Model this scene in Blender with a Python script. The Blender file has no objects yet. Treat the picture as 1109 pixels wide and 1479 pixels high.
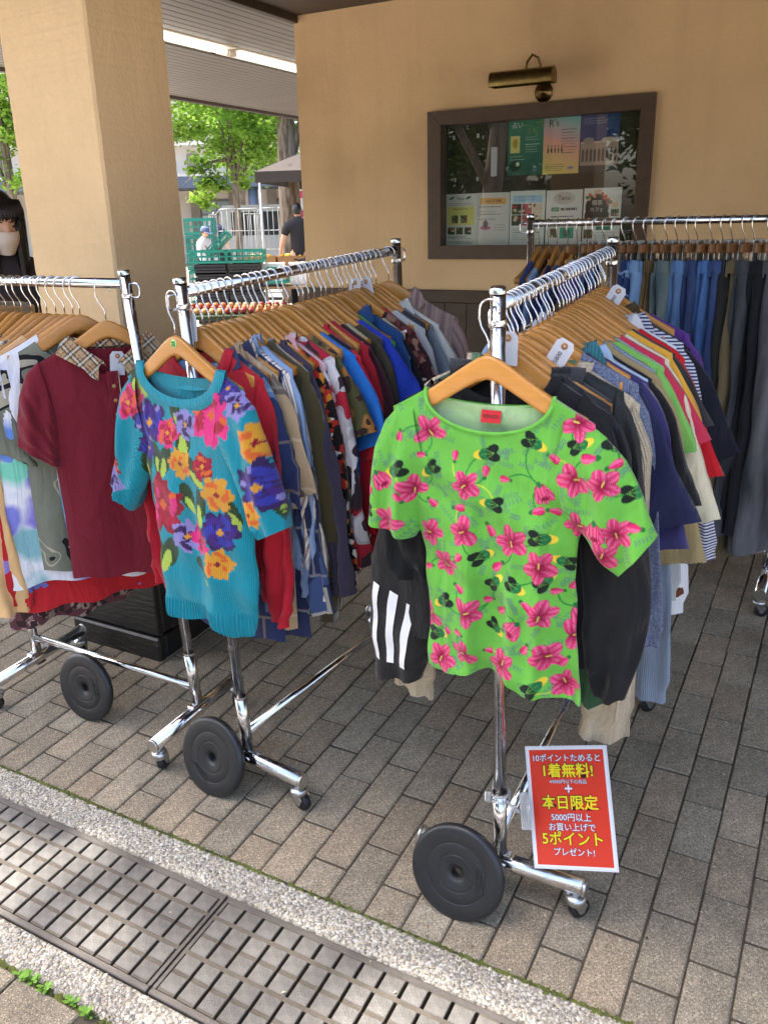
import bpy, bmesh, math, random
import numpy as np
from mathutils import Matrix, Vector, Euler
SC = bpy.context.scene
COL = SC.collection
# ------------------------------------------------------------------ camera, light, exposure
TILT = 0.07233                       # the pavement falls towards the street
G = Matrix.Rotation(TILT, 4, 'X')    # pavement frame -> world
cam_d = bpy.data.cameras.new('camera'); cam = bpy.data.objects.new('camera', cam_d); COL.objects.link(cam)
cam_d.sensor_fit = 'VERTICAL'; cam_d.sensor_height = 36.0; cam_d.lens = 29.449
cam_d.clip_start = 0.02; cam_d.clip_end = 500
_r = Vector((0.87896742, 0.47638129, -0.02184349)); _u = Vector((-0.13758684, 0.2971848, 0.94485505)); _f = Vector((-0.45660282, 0.82749143, -0.32675955))
cam.matrix_world = Matrix(((_r.x, _u.x, -_f.x, 0.0), (_r.y, _u.y, -_f.y, -0.1179463), (_r.z, _u.z, -_f.z, 1.6278245), (0, 0, 0, 1)))
SC.camera = cam
SUN_EL, SUN_AZ = math.radians(62), math.radians(-95)   # azimuth measured from +Y towards +X
world = bpy.data.worlds.new('World'); SC.world = world; world.use_nodes = True
nt = world.node_tree
sky = nt.nodes.new('ShaderNodeTexSky'); sky.sky_type = 'NISHITA'; sky.sun_disc = False
sky.sun_elevation = SUN_EL; sky.sun_rotation = SUN_AZ; sky.air_density = 1.0; sky.dust_density = 5.0; sky.ozone_density = 0.4
nt.links.new(sky.outputs['Color'], nt.nodes['Background'].inputs['Color'])
nt.nodes['Background'].inputs['Strength'].default_value = 0.15
sun_d = bpy.data.lights.new('sun', 'SUN'); sun = bpy.data.objects.new('sun', sun_d); COL.objects.link(sun)
sun_d.energy = 2.2; sun_d.angle = math.radians(1.5); sun_d.color = (1.0, 0.95, 0.87)
sv = Vector((math.sin(SUN_AZ) * math.cos(SUN_EL), math.cos(SUN_AZ) * math.cos(SUN_EL), math.sin(SUN_EL)))
sun.rotation_euler = sv.to_track_quat('Z', 'Y').to_euler()
SC.view_settings.view_transform = 'Standard'; SC.view_settings.look = 'None'
SC.view_settings.exposure = 2.3; SC.view_settings.gamma = 1.0; SC.view_settings.use_curve_mapping = False
SC.render.engine = 'CYCLES'
SC.cycles.max_bounces = 7; SC.cycles.diffuse_bounces = 5; SC.cycles.glossy_bounces = 4
SC.cycles.transmission_bounces = 6; SC.cycles.transparent_max_bounces = 8
SC.cycles.sample_clamp_indirect = 6.0; SC.cycles.caustics_reflective = False; SC.cycles.caustics_refractive = False
SC.cycles.use_denoising = True

# ------------------------------------------------------------------ helpers
def s2l(c):
    c = np.asarray(c, float)
    return np.where(c <= 0.04045, c / 12.92, ((c + 0.055) / 1.055) ** 2.4)
def rgb(r, g, b):
    return tuple(s2l(np.array([r, g, b]) / 255.0))
def gm(x, y, z=0.0, rz=0.0):
    return G @ Matrix.Translation((x, y, z)) @ Matrix.Rotation(rz, 4, 'Z')
def wp(x, y, z=0.0):
    return (G @ Vector((x, y, z)))
def wm(x, y, z=0.0, rz=0.0):
    return Matrix.Translation((x, y, z)) @ Matrix.Rotation(rz, 4, 'Z')
def tag(o, label=None, cat=None, group=None, kind=None):
    if label: o['label'] = label
    if cat: o['category'] = cat
    if group: o['group'] = group
    if kind: o['kind'] = kind
    return o
def empty(name, mtx, label=None, cat=None, group=None):
    o = bpy.data.objects.new(name, None); COL.objects.link(o); o.matrix_world = mtx; o.empty_display_size = 0.05
    return tag(o, label, cat, group)
def link(name, me, parent=None, mtx=None):
    o = bpy.data.objects.new(name, me); COL.objects.link(o)
    if parent is not None: o.parent = parent
    if mtx is not None:
        if parent is not None: o.matrix_local = mtx
        else: o.matrix_world = mtx
    return o
def mk(name, verts, faces, mat=None, smooth=True, uv=None, col=None, fmat=None):
    """verts Nx3; faces: list of index lists or Mx4 / Mx3 arrays"""
    me = bpy.data.meshes.new(name)
    v = np.asarray(verts, dtype=np.float32).reshape(-1, 3)
    if isinstance(faces, np.ndarray):
        m, k = faces.shape
        me.vertices.add(len(v)); me.vertices.foreach_set('co', v.ravel())
        me.loops.add(m * k); me.loops.foreach_set('vertex_index', faces.astype(np.int32).ravel())
        me.polygons.add(m); me.polygons.foreach_set('loop_start', np.arange(0, m * k, k, dtype=np.int32))
        me.polygons.foreach_set('loop_total', np.full(m, k, dtype=np.int32))
        me.update(calc_edges=True)
    else:
        me.from_pydata(v.tolist(), [], [list(map(int, f)) for f in faces]); me.update()
    if smooth: me.polygons.foreach_set('use_smooth', np.ones(len(me.polygons), dtype=bool))
    for m_ in (mat if isinstance(mat, (list, tuple)) else [mat]):
        if m_ is not None: me.materials.append(m_)
    if fmat is not None: me.polygons.foreach_set('material_index', np.asarray(fmat, dtype=np.int32))
    if uv is not None:
        l = me.uv_layers.new(name='UVMap'); li = np.zeros(len(me.loops), dtype=np.int32); me.loops.foreach_get('vertex_index', li)
        l.data.foreach_set('uv', np.asarray(uv, dtype=np.float32)[li].ravel())
    if col is not None:
        a = me.color_attributes.new(name='Col', type='FLOAT_COLOR', domain='POINT')
        c = np.ones((len(v), 4), dtype=np.float32); c[:, :3] = col; a.data.foreach_set('color', c.ravel())
    return me
def gridfaces(nu, nv, wrap=False):
    i = np.arange(nv - 1)[:, None]; j = np.arange(nu if wrap else nu - 1)[None, :]
    a = i * nu + j; b = i * nu + (j + 1) % nu; c = (i + 1) * nu + (j + 1) % nu; d = (i + 1) * nu + j
    return np.stack([a, b, c, d], -1).reshape(-1, 4)
class MB:
    """collects simple solids and links them as ONE mesh"""
    def __init__(s): s.v = []; s.f = []; s.n = 0; s.sm = []
    def add(s, v, f, smooth=False):
        v = np.asarray(v, float).reshape(-1, 3); s.v.append(v); s.f += [[int(i) + s.n for i in q] for q in f]; s.sm += [smooth] * len(f); s.n += len(v); return s
    def box(s, x0, x1, y0, y1, z0, z1, bev=0.0, m=None):
        if bev <= 0:
            v = np.array([(x, y, z) for z in (z0, z1) for y in (y0, y1) for x in (x0, x1)], float)
            f = [(0, 2, 3, 1), (4, 5, 7, 6), (0, 1, 5, 4), (2, 6, 7, 3), (0, 4, 6, 2), (1, 3, 7, 5)]
        else:
            bm = bmesh.new(); bmesh.ops.create_cube(bm, size=1.0)
            for q in bm.verts: q.co = Vector((x0 + (q.co.x + .5) * (x1 - x0), y0 + (q.co.y + .5) * (y1 - y0), z0 + (q.co.z + .5) * (z1 - z0)))
            bmesh.ops.bevel(bm, geom=list(bm.edges), offset=bev, segments=1, affect='EDGES', profile=0.5)
            bm.verts.index_update(); v = np.array([q.co[:] for q in bm.verts]); f = [[q.index for q in p.verts] for p in bm.faces]; bm.free()
        if m is not None: v = v @ np.array(m.to_3x3()).T + np.array(m.translation)
        return s.add(v, f)
    def tube(s, pts, r, n=10, cap=True, closed=False):
        pts = [Vector(p) for p in pts]; k = len(pts); rr = r if hasattr(r, '__len__') else [r] * k
        T = []
        for i in range(k):
            a = pts[(i - 1) % k] if (closed or i > 0) else pts[i]; b = pts[(i + 1) % k] if (closed or i < k - 1) else pts[i]
            T.append((b - a).normalized())
        ref = Vector((0, 0, 1)) if abs(T[0].z) < .9 else Vector((1, 0, 0)); N = (ref - T[0] * ref.dot(T[0])).normalized(); vs = []
        for i in range(k):
            N = (N - T[i] * N.dot(T[i])).normalized(); B = T[i].cross(N)
            for j in range(n):
                t = 2 * math.pi * j / n; vs.append(pts[i] + (N * math.cos(t) + B * math.sin(t)) * rr[i])
        f = []
        for i in range(k if closed else k - 1):
            for j in range(n):
                a = i * n + j; b = i * n + (j + 1) % n; c = ((i + 1) % k) * n + (j + 1) % n; d = ((i + 1) % k) * n + j; f.append((a, b, c, d))
        s.add([v[:] for v in vs], f, True)
        if cap and not closed:
            s.f.append([s.n - k * n + j for j in range(n)][::-1]); s.sm.append(False); s.f.append([s.n - n + j for j in range(n)]); s.sm.append(False)
        return s
    def lathe(s, prof, n=24, m=None, smooth=True):
        """prof: (r, z) pairs, turned about z"""
        k = len(prof); v = np.array([(r * math.cos(2 * math.pi * j / n), r * math.sin(2 * math.pi * j / n), z) for r, z in prof for j in range(n)])
        if m is not None: v = v @ np.array(m.to_3x3()).T + np.array(m.translation)
        return s.add(v, [(i * n + j, i * n + (j + 1) % n, (i + 1) * n + (j + 1) % n, (i + 1) * n + j) for i in range(k - 1) for j in range(n)], smooth)
    def mesh(s, name, mat):
        me = bpy.data.meshes.new(name); me.from_pydata(np.concatenate(s.v).tolist(), [], s.f); me.update()
        me.polygons.foreach_set('use_smooth', np.array(s.sm, dtype=bool)); me.materials.append(mat); return me
    def build(s, name, mat, parent=None, mtx=None):
        return link(name, s.mesh(name, mat), parent, mtx)
def quad(p0, p1, p2, p3):
    m = MB(); m.add([p0, p1, p2, p3], [(0, 1, 2, 3)]); return m

# ------------------------------------------------------------------ materials
MATS = {}
def node(N, t, **kw):
    n = N.new(t)
    for k, v in kw.items(): setattr(n, k, v)
    return n
def mat(name, color=(.5, .5, .5), rough=.6, metal=0.0, var=0.0, vscale=8.0, bump=0.0, bscale=60.0, spec=0.5, sheen=0.0, attr=False, objvar=0.0, build=None, emit=None, crease=0.0):
    if name in MATS: return MATS[name]
    m = bpy.data.materials.new(name); m.use_nodes = True; N = m.node_tree.nodes; L = m.node_tree.links; b = N['Principled BSDF']
    b.inputs['Roughness'].default_value = rough; b.inputs['Metallic'].default_value = metal; b.inputs['Specular IOR Level'].default_value = spec
    if sheen: b.inputs['Sheen Weight'].default_value = sheen; b.inputs['Sheen Roughness'].default_value = .5
    tc = N.new('ShaderNodeTexCoord')
    if attr:
        a = N.new('ShaderNodeAttribute'); a.attribute_name = 'Col'; csock = a.outputs['Color']
    else:
        r = N.new('ShaderNodeRGB'); r.outputs[0].default_value = (*color, 1); csock = r.outputs[0]
    if var:
        nz = N.new('ShaderNodeTexNoise'); nz.inputs['Scale'].default_value = vscale; nz.inputs['Detail'].default_value = 5; nz.inputs['Roughness'].default_value = .6
        L.new(tc.outputs['Object'], nz.inputs['Vector'])
        mr = N.new('ShaderNodeMapRange'); mr.inputs[1].default_value = .25; mr.inputs[2].default_value = .75; mr.inputs[3].default_value = 1 - var; mr.inputs[4].default_value = 1 + var
        L.new(nz.outputs[0], mr.inputs[0])
        mx = N.new('ShaderNodeVectorMath'); mx.operation = 'SCALE'; L.new(csock, mx.inputs[0]); L.new(mr.outputs[0], mx.inputs['Scale']); csock = mx.outputs[0]
    if objvar:
        oi = N.new('ShaderNodeObjectInfo'); mr = N.new('ShaderNodeMapRange'); mr.inputs[3].default_value = 1 - objvar; mr.inputs[4].default_value = 1 + objvar; L.new(oi.outputs['Random'], mr.inputs[0])
        mx = N.new('ShaderNodeVectorMath'); mx.operation = 'SCALE'; L.new(csock, mx.inputs[0]); L.new(mr.outputs[0], mx.inputs['Scale']); csock = mx.outputs[0]
    hsock = None
    if bump:
        nb = N.new('ShaderNodeTexNoise'); nb.inputs['Scale'].default_value = bscale; nb.inputs['Detail'].default_value = 3; L.new(tc.outputs['Object'], nb.inputs['Vector']); hsock = nb.outputs[0]
    if build:
        r = build(N, L, tc, csock, hsock)
        if r: csock = r[0] or csock; hsock = r[1] if len(r) > 1 else hsock
    if hsock is not None:
        bp = N.new('ShaderNodeBump'); bp.inputs['Strength'].default_value = bump or .3; bp.inputs['Distance'].default_value = .004; L.new(hsock, bp.inputs['Height']); L.new(bp.outputs[0], b.inputs['Normal'])
        if crease:
            mp = N.new('ShaderNodeMapping'); mp.inputs['Scale'].default_value = (13, 13, 4.5); L.new(tc.outputs['Object'], mp.inputs['Vector']); n3 = N.new('ShaderNodeTexNoise'); n3.inputs['Scale'].default_value = 1; n3.inputs['Detail'].default_value = 3; n3.inputs['Distortion'].default_value = 1.2; L.new(mp.outputs[0], n3.inputs['Vector'])
            b2 = N.new('ShaderNodeBump'); b2.inputs['Strength'].default_value = crease; b2.inputs['Distance'].default_value = .03; L.new(n3.outputs[0], b2.inputs['Height']); L.new(b2.outputs[0], bp.inputs['Normal'])
    L.new(csock, b.inputs['Base Color'])
    if emit: b.inputs['Emission Color'].default_value = (*emit[0], 1); b.inputs['Emission Strength'].default_value = emit[1]
    MATS[name] = m; return m
def ramp(N, L, src, stops, interp='LINEAR'):
    r = N.new('ShaderNodeValToRGB'); r.color_ramp.interpolation = interp
    while len(r.color_ramp.elements) < len(stops): r.color_ramp.elements.new(.5)
    for e, (p, c) in zip(r.color_ramp.elements, stops): e.position = p; e.color = (*c, 1)
    L.new(src, r.inputs[0]); return r.outputs[0]
def mixc(N, L, fac, a, b, mode='MIX'):
    m = N.new('ShaderNodeMix'); m.data_type = 'RGBA'; m.blend_type = mode
    if isinstance(fac, float): m.inputs[0].default_value = fac
    else: L.new(fac, m.inputs[0])
    for s, x in ((6, a), (7, b)):
        if isinstance(x, tuple): m.inputs[s].default_value = (*x, 1)
        else: L.new(x, m.inputs[s])
    return m.outputs[2]

def _smudge(N, L, tc, c, h):
    nz = node(N, 'ShaderNodeTexNoise'); nz.inputs['Scale'].default_value = 34; nz.inputs['Detail'].default_value = 6; L.new(tc.outputs['Object'], nz.inputs['Vector'])
    mr = node(N, 'ShaderNodeMapRange'); mr.inputs[1].default_value = .35; mr.inputs[2].default_value = .75; mr.inputs[3].default_value = .08; mr.inputs[4].default_value = .34; L.new(nz.outputs[0], mr.inputs[0]); L.new(mr.outputs[0], N['Principled BSDF'].inputs['Roughness'])
    return c, h
CHROME = mat('chrome', (.74, .74, .76), .1, 1.0, var=.08, vscale=25, build=_smudge)
STEEL = mat('bright_wire', (.8, .8, .82), .18, 1.0)
ZINC = mat('zinc_plate', (.55, .56, .57), .32, 1.0, var=.15, vscale=40)
BLACKR = mat('black_rubber', (.012, .012, .013), .6, bump=.2, bscale=200)
def _speck(N, L, tc, c, h):
    v = node(N, 'ShaderNodeTexVoronoi'); v.inputs['Scale'].default_value = 420; L.new(tc.outputs['Object'], v.inputs['Vector'])
    sp = node(N, 'ShaderNodeSeparateColor'); L.new(v.outputs['Color'], sp.inputs[0])
    g = ramp(N, L, sp.outputs[0], [(0, (.5, .5, .5)), (.55, (.95, .95, .95)), (.9, (1.3, 1.25, 1.2)), (1, (2.0, 1.95, 1.85))])
    c2 = mixc(N, L, 1.0, c, g, 'MULTIPLY')
    ge = node(N, 'ShaderNodeNewGeometry'); n1 = node(N, 'ShaderNodeTexNoise'); n1.inputs['Scale'].default_value = 2.6; n1.inputs['Detail'].default_value = 7; n1.inputs['Roughness'].default_value = .65; L.new(ge.outputs['Position'], n1.inputs['Vector'])
    c2 = mixc(N, L, 1.0, c2, ramp(N, L, n1.outputs[0], [(.33, (.74, .72, .69)), (.5, (1, 1, 1)), (.68, (1.1, 1.09, 1.07))]), 'MULTIPLY')
    n2 = node(N, 'ShaderNodeTexNoise'); n2.inputs['Scale'].default_value = 23; n2.inputs['Detail'].default_value = 3; L.new(ge.outputs['Position'], n2.inputs['Vector'])
    c2 = mixc(N, L, ramp(N, L, n2.outputs[0], [(.70, (0, 0, 0)), (.78, (.55, .55, .55))]), c2, rgb(74, 66, 60))
    oi = node(N, 'ShaderNodeObjectInfo'); sp2 = node(N, 'ShaderNodeMath', operation='FRACT'); m7 = node(N, 'ShaderNodeMath', operation='MULTIPLY'); m7.inputs[1].default_value = 7.31; L.new(oi.outputs['Random'], m7.inputs[0]); L.new(m7.outputs[0], sp2.inputs[0])
    c2 = mixc(N, L, 1.0, c2, ramp(N, L, sp2.outputs[0], [(0, (.97, 1.0, .99)), (.5, (1, 1, .96)), (1, (1.04, .98, .90))]), 'MULTIPLY')
    return c2, h
PAVER = mat('paver_concrete', rgb(146, 135, 119), .85, var=.14, vscale=9, objvar=.13, bump=.5, bscale=260, build=_speck)
# ------------------------------------------------------------------ ground
W = 0.1; X0, Y0 = -0.1944479 / .6127106 * 1.0 * 1.0, 0.0
X0 = -0.19444794 * (W / .06127106); Y0 = 0.80629474 * (W / .06127106); HL = W      # course lines at X0+a*W, joints at Y0+b*HL
EDGE = Y0 - HL
SLOPE_END = 3.9
JOINT = mat('joint_sand', rgb(80, 71, 60), .95, var=.4, vscale=30, bump=.6, bscale=150)
pav = tag(empty('pavement', G.copy()), kind='structure')
base = MB(); base.box(-3.6, 3.5, EDGE + .002, SLOPE_END, -.25, -.0052); base.build('bedding', JOINT, pav)
def pr_px(p):       # where a pavement point shows (used once, to pick which pavers are built one by one)
    q = cam.matrix_world.inverted() @ (G @ Vector(p)); return (0.5 + q.x / -q.z * 29.449 / 27.0, .5 - q.y / -q.z * 29.449 / 36.0) if q.z < -.05 else (9, 9)
random.seed(4)
pm = MB(); pm.box(-W / 2 + .0025, W / 2 - .0025, -HL + .0034, HL - .0034, -.05, 0, .0035); paver_me = pm.mesh('paver', PAVER)
ph = MB(); ph.box(-W / 2 + .0025, W / 2 - .0025, -HL / 2 + .0034, HL / 2 - .0034, -.05, 0, .0035); half_me = ph.mesh('paver', PAVER)
cand = []; rest = []
for a in range(-34, 36):
    xc = X0 + (a + .5) * W
    par = abs(a) % 2                                    # course a starts with a half paver when even
    segs = []
    first = 0 if a % 2 == 1 else 1
    if first == 0: segs.append((-1, 0))                 # half paver at the kerb
    b = first - (0 if first == 0 else 2) + (0 if first == 0 else 0)
    b = 0 if first == 0 else -1
    while Y0 + (b + 2) * HL < SLOPE_END: segs.append((b, b + 2)); b += 2
    for b0, b1 in segs:
        y0, y1 = Y0 + b0 * HL, Y0 + b1 * HL; yc = (y0 + y1) / 2; u, v = pr_px((xc, yc, 0))
        vis = -.04 < u < 1.04 and -.04 < v < 1.05
        hidden = (yc > 2.35 and xc < -.45) or (xc < -1.75 and yc > 2.0)
        (cand if vis and not hidden else rest).append((yc, xc, b1 - b0))
cand.sort(key=lambda t: (t[0] ** 2 + t[1] ** 2))
rest += cand[296:]
for yc, xc, n in cand[:296]:
    o = link('paver', paver_me if n == 2 else half_me, pav)
    o.matrix_local = Matrix.Translation((xc + random.gauss(0, .0006), yc + random.gauss(0, .0006), random.gauss(0, .0007))) @ Euler((random.gauss(0, .005), random.gauss(0, .006), random.gauss(0, .003))).to_matrix().to_4x4()
rm = MB()
for yc, xc, n in rest: rm.box(xc - W / 2 + .003, xc + W / 2 - .003, yc - n * HL / 2 + .003, yc + n * HL / 2 - .003, -.05, 0, .0035)
tag(rm.build('far_pavers', PAVER, pav), kind='stuff')
# concrete gutter strips with exposed pebbles
def _agg(N, L, tc, c, h):
    v = node(N, 'ShaderNodeTexVoronoi'); v.inputs['Scale'].default_value = 115; L.new(tc.outputs['Object'], v.inputs['Vector'])
    sp = node(N, 'ShaderNodeSeparateColor'); L.new(v.outputs['Color'], sp.inputs[0])
    col = ramp(N, L, sp.outputs[1], [(0, rgb(112, 106, 96)), (.3, rgb(152, 144, 132)), (.6, rgb(176, 168, 154)), (.85, rgb(194, 186, 174)), (1, rgb(128, 118, 104))])
    inv = node(N, 'ShaderNodeMath', operation='SUBTRACT'); inv.inputs[0].default_value = 1; L.new(v.outputs['Distance'], inv.inputs[1])
    edge = ramp(N, L, v.outputs['Distance'], [(0, (1, 1, 1)), (.45, (1, 1, 1)), (.75, (.62, .6, .57))])
    return mixc(N, L, 1.0, col, edge, 'MULTIPLY'), inv.outputs[0]
AGG = mat('exposed_aggregate', (.5, .5, .5), .85, bump=1.0, build=_agg)
PEB = mat('pebble', rgb(196, 190, 178), .7, objvar=0, var=.45, vscale=55, bump=.3, bscale=300)
XA, XB = -3.6, 3.5
GT0, GT1 = .832, 1.124
strip = tag(MB().box(XA, XB, GT1, EDGE, -.2, -.004, .004).build('gutter_kerb', AGG, None, G.copy()), kind='structure')
strip2 = tag(MB().box(XA, XB, .745, GT0, -.2, -.004, .004).build('gutter_kerb', AGG, None, G.copy()), kind='structure')
# a few pebbles proud of the wash-out surface
def pebbles(name, y0, y1, n, seed, host):
    rg = np.random.default_rng(seed); ico = bmesh.new(); bmesh.ops.create_icosphere(ico, subdivisions=1, radius=1)
    iv = np.array([v.co[:] for v in ico.verts]); itf = np.array([[v.index for v in f.verts] for f in ico.faces]); ico.free()
    xs = rg.uniform(-2.1, .1, n); ys = rg.uniform(y0 + .006, y1 - .006, n); r = rg.uniform(.0018, .0042, n) * (1 + .6 * rg.random(n) ** 3)
    V = iv[None] * (r[:, None, None] * rg.uniform(.7, 1.3, (n, 1, 3)) * np.array([1, 1, .55])) * (1 + .12 * rg.standard_normal((n, 12 if len(iv) == 12 else len(iv), 1)))
    an = rg.uniform(0, 6.28, n); c, s = np.cos(an)[:, None], np.sin(an)[:, None]
    P = np.stack([V[..., 0] * c - V[..., 1] * s + xs[:, None], V[..., 0] * s + V[..., 1] * c + ys[:, None], V[..., 2] - .0042], -1)
    F = (itf[None] + (np.arange(n) * len(iv))[:, None, None]).reshape(-1, 3)
    tint = rg.choice(np.array([rgb(196, 188, 174), rgb(184, 176, 162), rgb(164, 156, 145), rgb(206, 200, 190), rgb(158, 148, 134), rgb(134, 130, 124), rgb(190, 178, 154)]), n)
    me = mk(name, P.reshape(-1, 3), F, mat('pebble_print', attr=True, rough=.75, var=.15, vscale=90), True, col=np.repeat(tint, len(iv), 0))
    tag(link(name, me, host), kind='stuff')
pebbles('pebbles', GT1, EDGE, 9000, 1, strip); pebbles('pebbles', .745, GT0, 7000, 2, strip2)
# moss in the edge joint
rg = np.random.default_rng(7)
MOSS = mat('moss', rgb(98, 104, 48), .95, var=.6, vscale=40, bump=1, bscale=400)
def moss(name, y, w, n, xr, seed):
    rg = np.random.default_rng(seed); xs = rg.uniform(*xr, n)
    dens = .5 + .5 * np.sin(xs * 7 + 1) * np.sin(xs * 2.3); keep = rg.random(n) < (.35 + .65 * np.clip(dens, 0, 1)); xs = xs[keep]; n = len(xs)
    ys = y + rg.normal(0, w, n); r = rg.uniform(.003, .009, n)
    V = []; F = []
    for i in range(n):
        k = 6; b = len(V); V.append((xs[i], ys[i], -.002 + r[i] * .35))
        for j in range(k):
            t = 6.283 * j / k; q = r[i] * rg.uniform(.6, 1.2); V.append((xs[i] + q * math.cos(t), ys[i] + q * .8 * math.sin(t), -.006))
        F += [(b, b + 1 + j, b + 1 + (j + 1) % k) for j in range(k)]
    return tag(link(name, mk(name, V, np.array(F), MOSS, True), None, G.copy()), kind='stuff')
moss('moss', EDGE + .001, .004, 1500, (-2.3, .1), 3); moss('moss', .742, .005, 700, (-1.7, -.9), 5)
# drain grates
IRON = mat('cast_iron', rgb(108, 104, 99), .5, .18, var=.38, vscale=26, bump=.35, bscale=220, objvar=.08)
RUST = mat('grate_web', rgb(92, 83, 72), .75, .05, var=.25, vscale=25, bump=.4, bscale=160)
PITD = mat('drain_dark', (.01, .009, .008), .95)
tag(MB().box(XA, XB, GT0 - .002, GT1 + .002, -.35, -.16).build('drain_channel', PITD, None, G.copy()), kind='structure')
FB = .0155; RW = (GT1 - GT0 - .006 - 2 * FB) / 5; GL = .997
bt = MB(); bt.box(-.0229, .0229, -RW / 2 + .0056, RW / 2 - .0042, -.012, 0, .0014); block_me = bt.mesh('tread_block', IRON)
def grate(xr, label):
    xl = xr - GL + .003
    g = empty('drain_grate', G.copy() @ Matrix.Translation((0, 0, 0)), label, 'drain grate', 'iron drain grates in the gutter')
    y0, y1 = GT0 + .003, GT1 - .003
    f = MB(); f.box(xl, xr, y0, y0 + FB, -.05, -.002, .002); f.box(xl, xr, y1 - FB, y1, -.05, -.002, .002); f.box(xl, xl + .009, y0 + FB, y1 - FB, -.05, -.003); f.box(xr - .009, xr, y0 + FB, y1 - FB, -.05, -.003)
    f.build('frame', mat('grate_frame_iron', rgb(104, 98, 93), .42, .35, var=.2, vscale=12, bump=.2, bscale=120), g)
    w = MB(); n = 18; xs = [xl + .009 + (GL - .021) * (i + .5) / n for i in range(n)]
    for r in range(5):
        yc = y0 + FB + RW * (r + .5)
        if r in (1, 3): w.box(xl + .009, xr - .009, yc + RW / 2 - .0050, yc + RW / 2 + .0060, -.045, -.0022)
        if r in (0, 2): w.box(xl + .009, xr - .009, yc + RW / 2 - .0005, yc + RW / 2 + .0005, -.045, -.0105)
        for x in xs: w.box(x - .0231, x + .0231, yc - RW / 2 + .0002, yc + RW / 2 - .0002, -.045, -.0024)
        for x in xs:
            o = link('tread_block', block_me, g); o.matrix_local = Matrix.Translation((x, yc, -.001 + random.gauss(0, .0005))) @ Euler((random.gauss(0, .008), random.gauss(0, .008), 0)).to_matrix().to_4x4()
    w.build('web', RUST, g)
JX = -1.143
grate(JX - .0015, 'iron drain grate of raised blocks left of the visible grate joint')
grate(JX + GL + .0015, 'iron drain grate of raised blocks right of the visible grate joint')
# lower pavers by the street
low = tag(empty('street_pavement', G.copy()), kind='structure')
MB().box(XA, XB, -.2, .742, -.25, -.008).build('bedding', JOINT, low)
lw = MB().box(-.098, .098, -.0985, .0985, -.05, 0, .004).mesh('paver', PAVER)
for i in range(-8, 1):
    for j in range(3):
        o = link('paver', lw, low); o.matrix_local = Matrix.Translation((-1.335 + i * .2 + (.1 if j % 2 else 0), .738 - .1 - j * .2, random.gauss(0, .001)))
# street and plaza ground
BOUNCE_PAVING = mat('pale_bounce_paving', (.34, .32, .29), .9, var=.2, vscale=3, bump=.3, bscale=80)  # unseen street paving, made pale to bounce sunlight under the eave
PLAZA = mat('plaza_paving', rgb(150, 142, 132), .9, var=.2, vscale=1.5)
MB().box(-60, 60, -60, -.2, -.6, -.03).build('street', BOUNCE_PAVING, None, G.copy()).update_tag()
tag(bpy.data.objects['street'], kind='structure')
zt = SLOPE_END * math.sin(TILT); yt = SLOPE_END * math.cos(TILT)
o = MB().box(-80, 60, yt, 90, zt - .5, zt).build('plaza', PLAZA); tag(o, kind='structure')
o = MB().box(-80, -3.6, .0, SLOPE_END, -.5, -.004).build('side_paving', PLAZA, None, G.copy()); tag(o, kind='structure')
o = MB().box(3.5, 60, .0, SLOPE_END, -.5, -.004).build('side_paving', PLAZA, None, G.copy()); tag(o, kind='structure')

# ------------------------------------------------------------------ building
def _stucco(N, L, tc, c, h):
    n1 = node(N, 'ShaderNodeTexNoise'); n1.inputs['Scale'].default_value = 1.7; n1.inputs['Detail'].default_value = 6; L.new(tc.outputs['Object'], n1.inputs['Vector'])
    mp = node(N, 'ShaderNodeMapping'); mp.inputs['Scale'].default_value = (9, 9, .7); L.new(tc.outputs['Object'], mp.inputs['Vector'])
    n2 = node(N, 'ShaderNodeTexNoise'); n2.inputs['Scale'].default_value = 1; n2.inputs['Detail'].default_value = 4; L.new(mp.outputs[0], n2.inputs['Vector'])
    g1 = ramp(N, L, n1.outputs[0], [(.3, (.84, .82, .80)), (.48, (.98, .98, .98)), (.62, (1.05, 1.05, 1.05))])
    g2 = ramp(N, L, n2.outputs[0], [(.32, (.93, .92, .91)), (.5, (1, 1, 1))])
    c = mixc(N, L, 1.0, c, g1, 'MULTIPLY'); c = mixc(N, L, .6, c, mixc(N, L, 1.0, c, g2, 'MULTIPLY'))
    return c, h
STUCCO = mat('ochre_stucco', (.78, .53, .285), .8, var=.03, vscale=60, bump=.4, bscale=95, build=_stucco, crease=.10)
STUCCO_LIT = mat('ochre_stucco_lit', (.80, .545, .29), .8, var=.03, vscale=60, bump=.4, bscale=95, build=_stucco, crease=.10)  # same paint as the wall, colour lifted slightly for the brighter-lit column
DWOOD = mat('dark_brown_wood', rgb(62, 48, 38), .55, var=.25, vscale=14, bump=.25, bscale=80)
DWOOD2 = mat('dark_brown_board', rgb(76, 58, 44), .6, var=.3, vscale=10, bump=.3, bscale=60)
WY = 4.8; WX0 = -3.27
wl = empty('shop_wall', wm(0, 0, 0), 'ochre stucco shop wall with dark wainscot behind the racks', 'wall')
m = MB()      # wall with an opening for the notice window
NX0, NX1, NZ0, NZ1 = -2.335, -1.05, 1.418, 2.222
m.box(WX0, NX0, WY, WY + .35, 0, 3.2); m.box(NX1, 16, WY, WY + .35, 0, 3.2); m.box(NX0, NX1, WY, WY + .35, 0, NZ0); m.box(NX0, NX1, WY, WY + .35, NZ1, 3.2); m.box(NX0, NX1, WY + .12, WY + .35, NZ0, NZ1)
m.build('stucco', STUCCO, wl)
MB().box(WX0 - .012, 16, WY - .03, WY - .0015, 1.146, 1.222, .004).build('rail_board', DWOOD2, wl)
bx = WX0 - .01; k = 0
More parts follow.
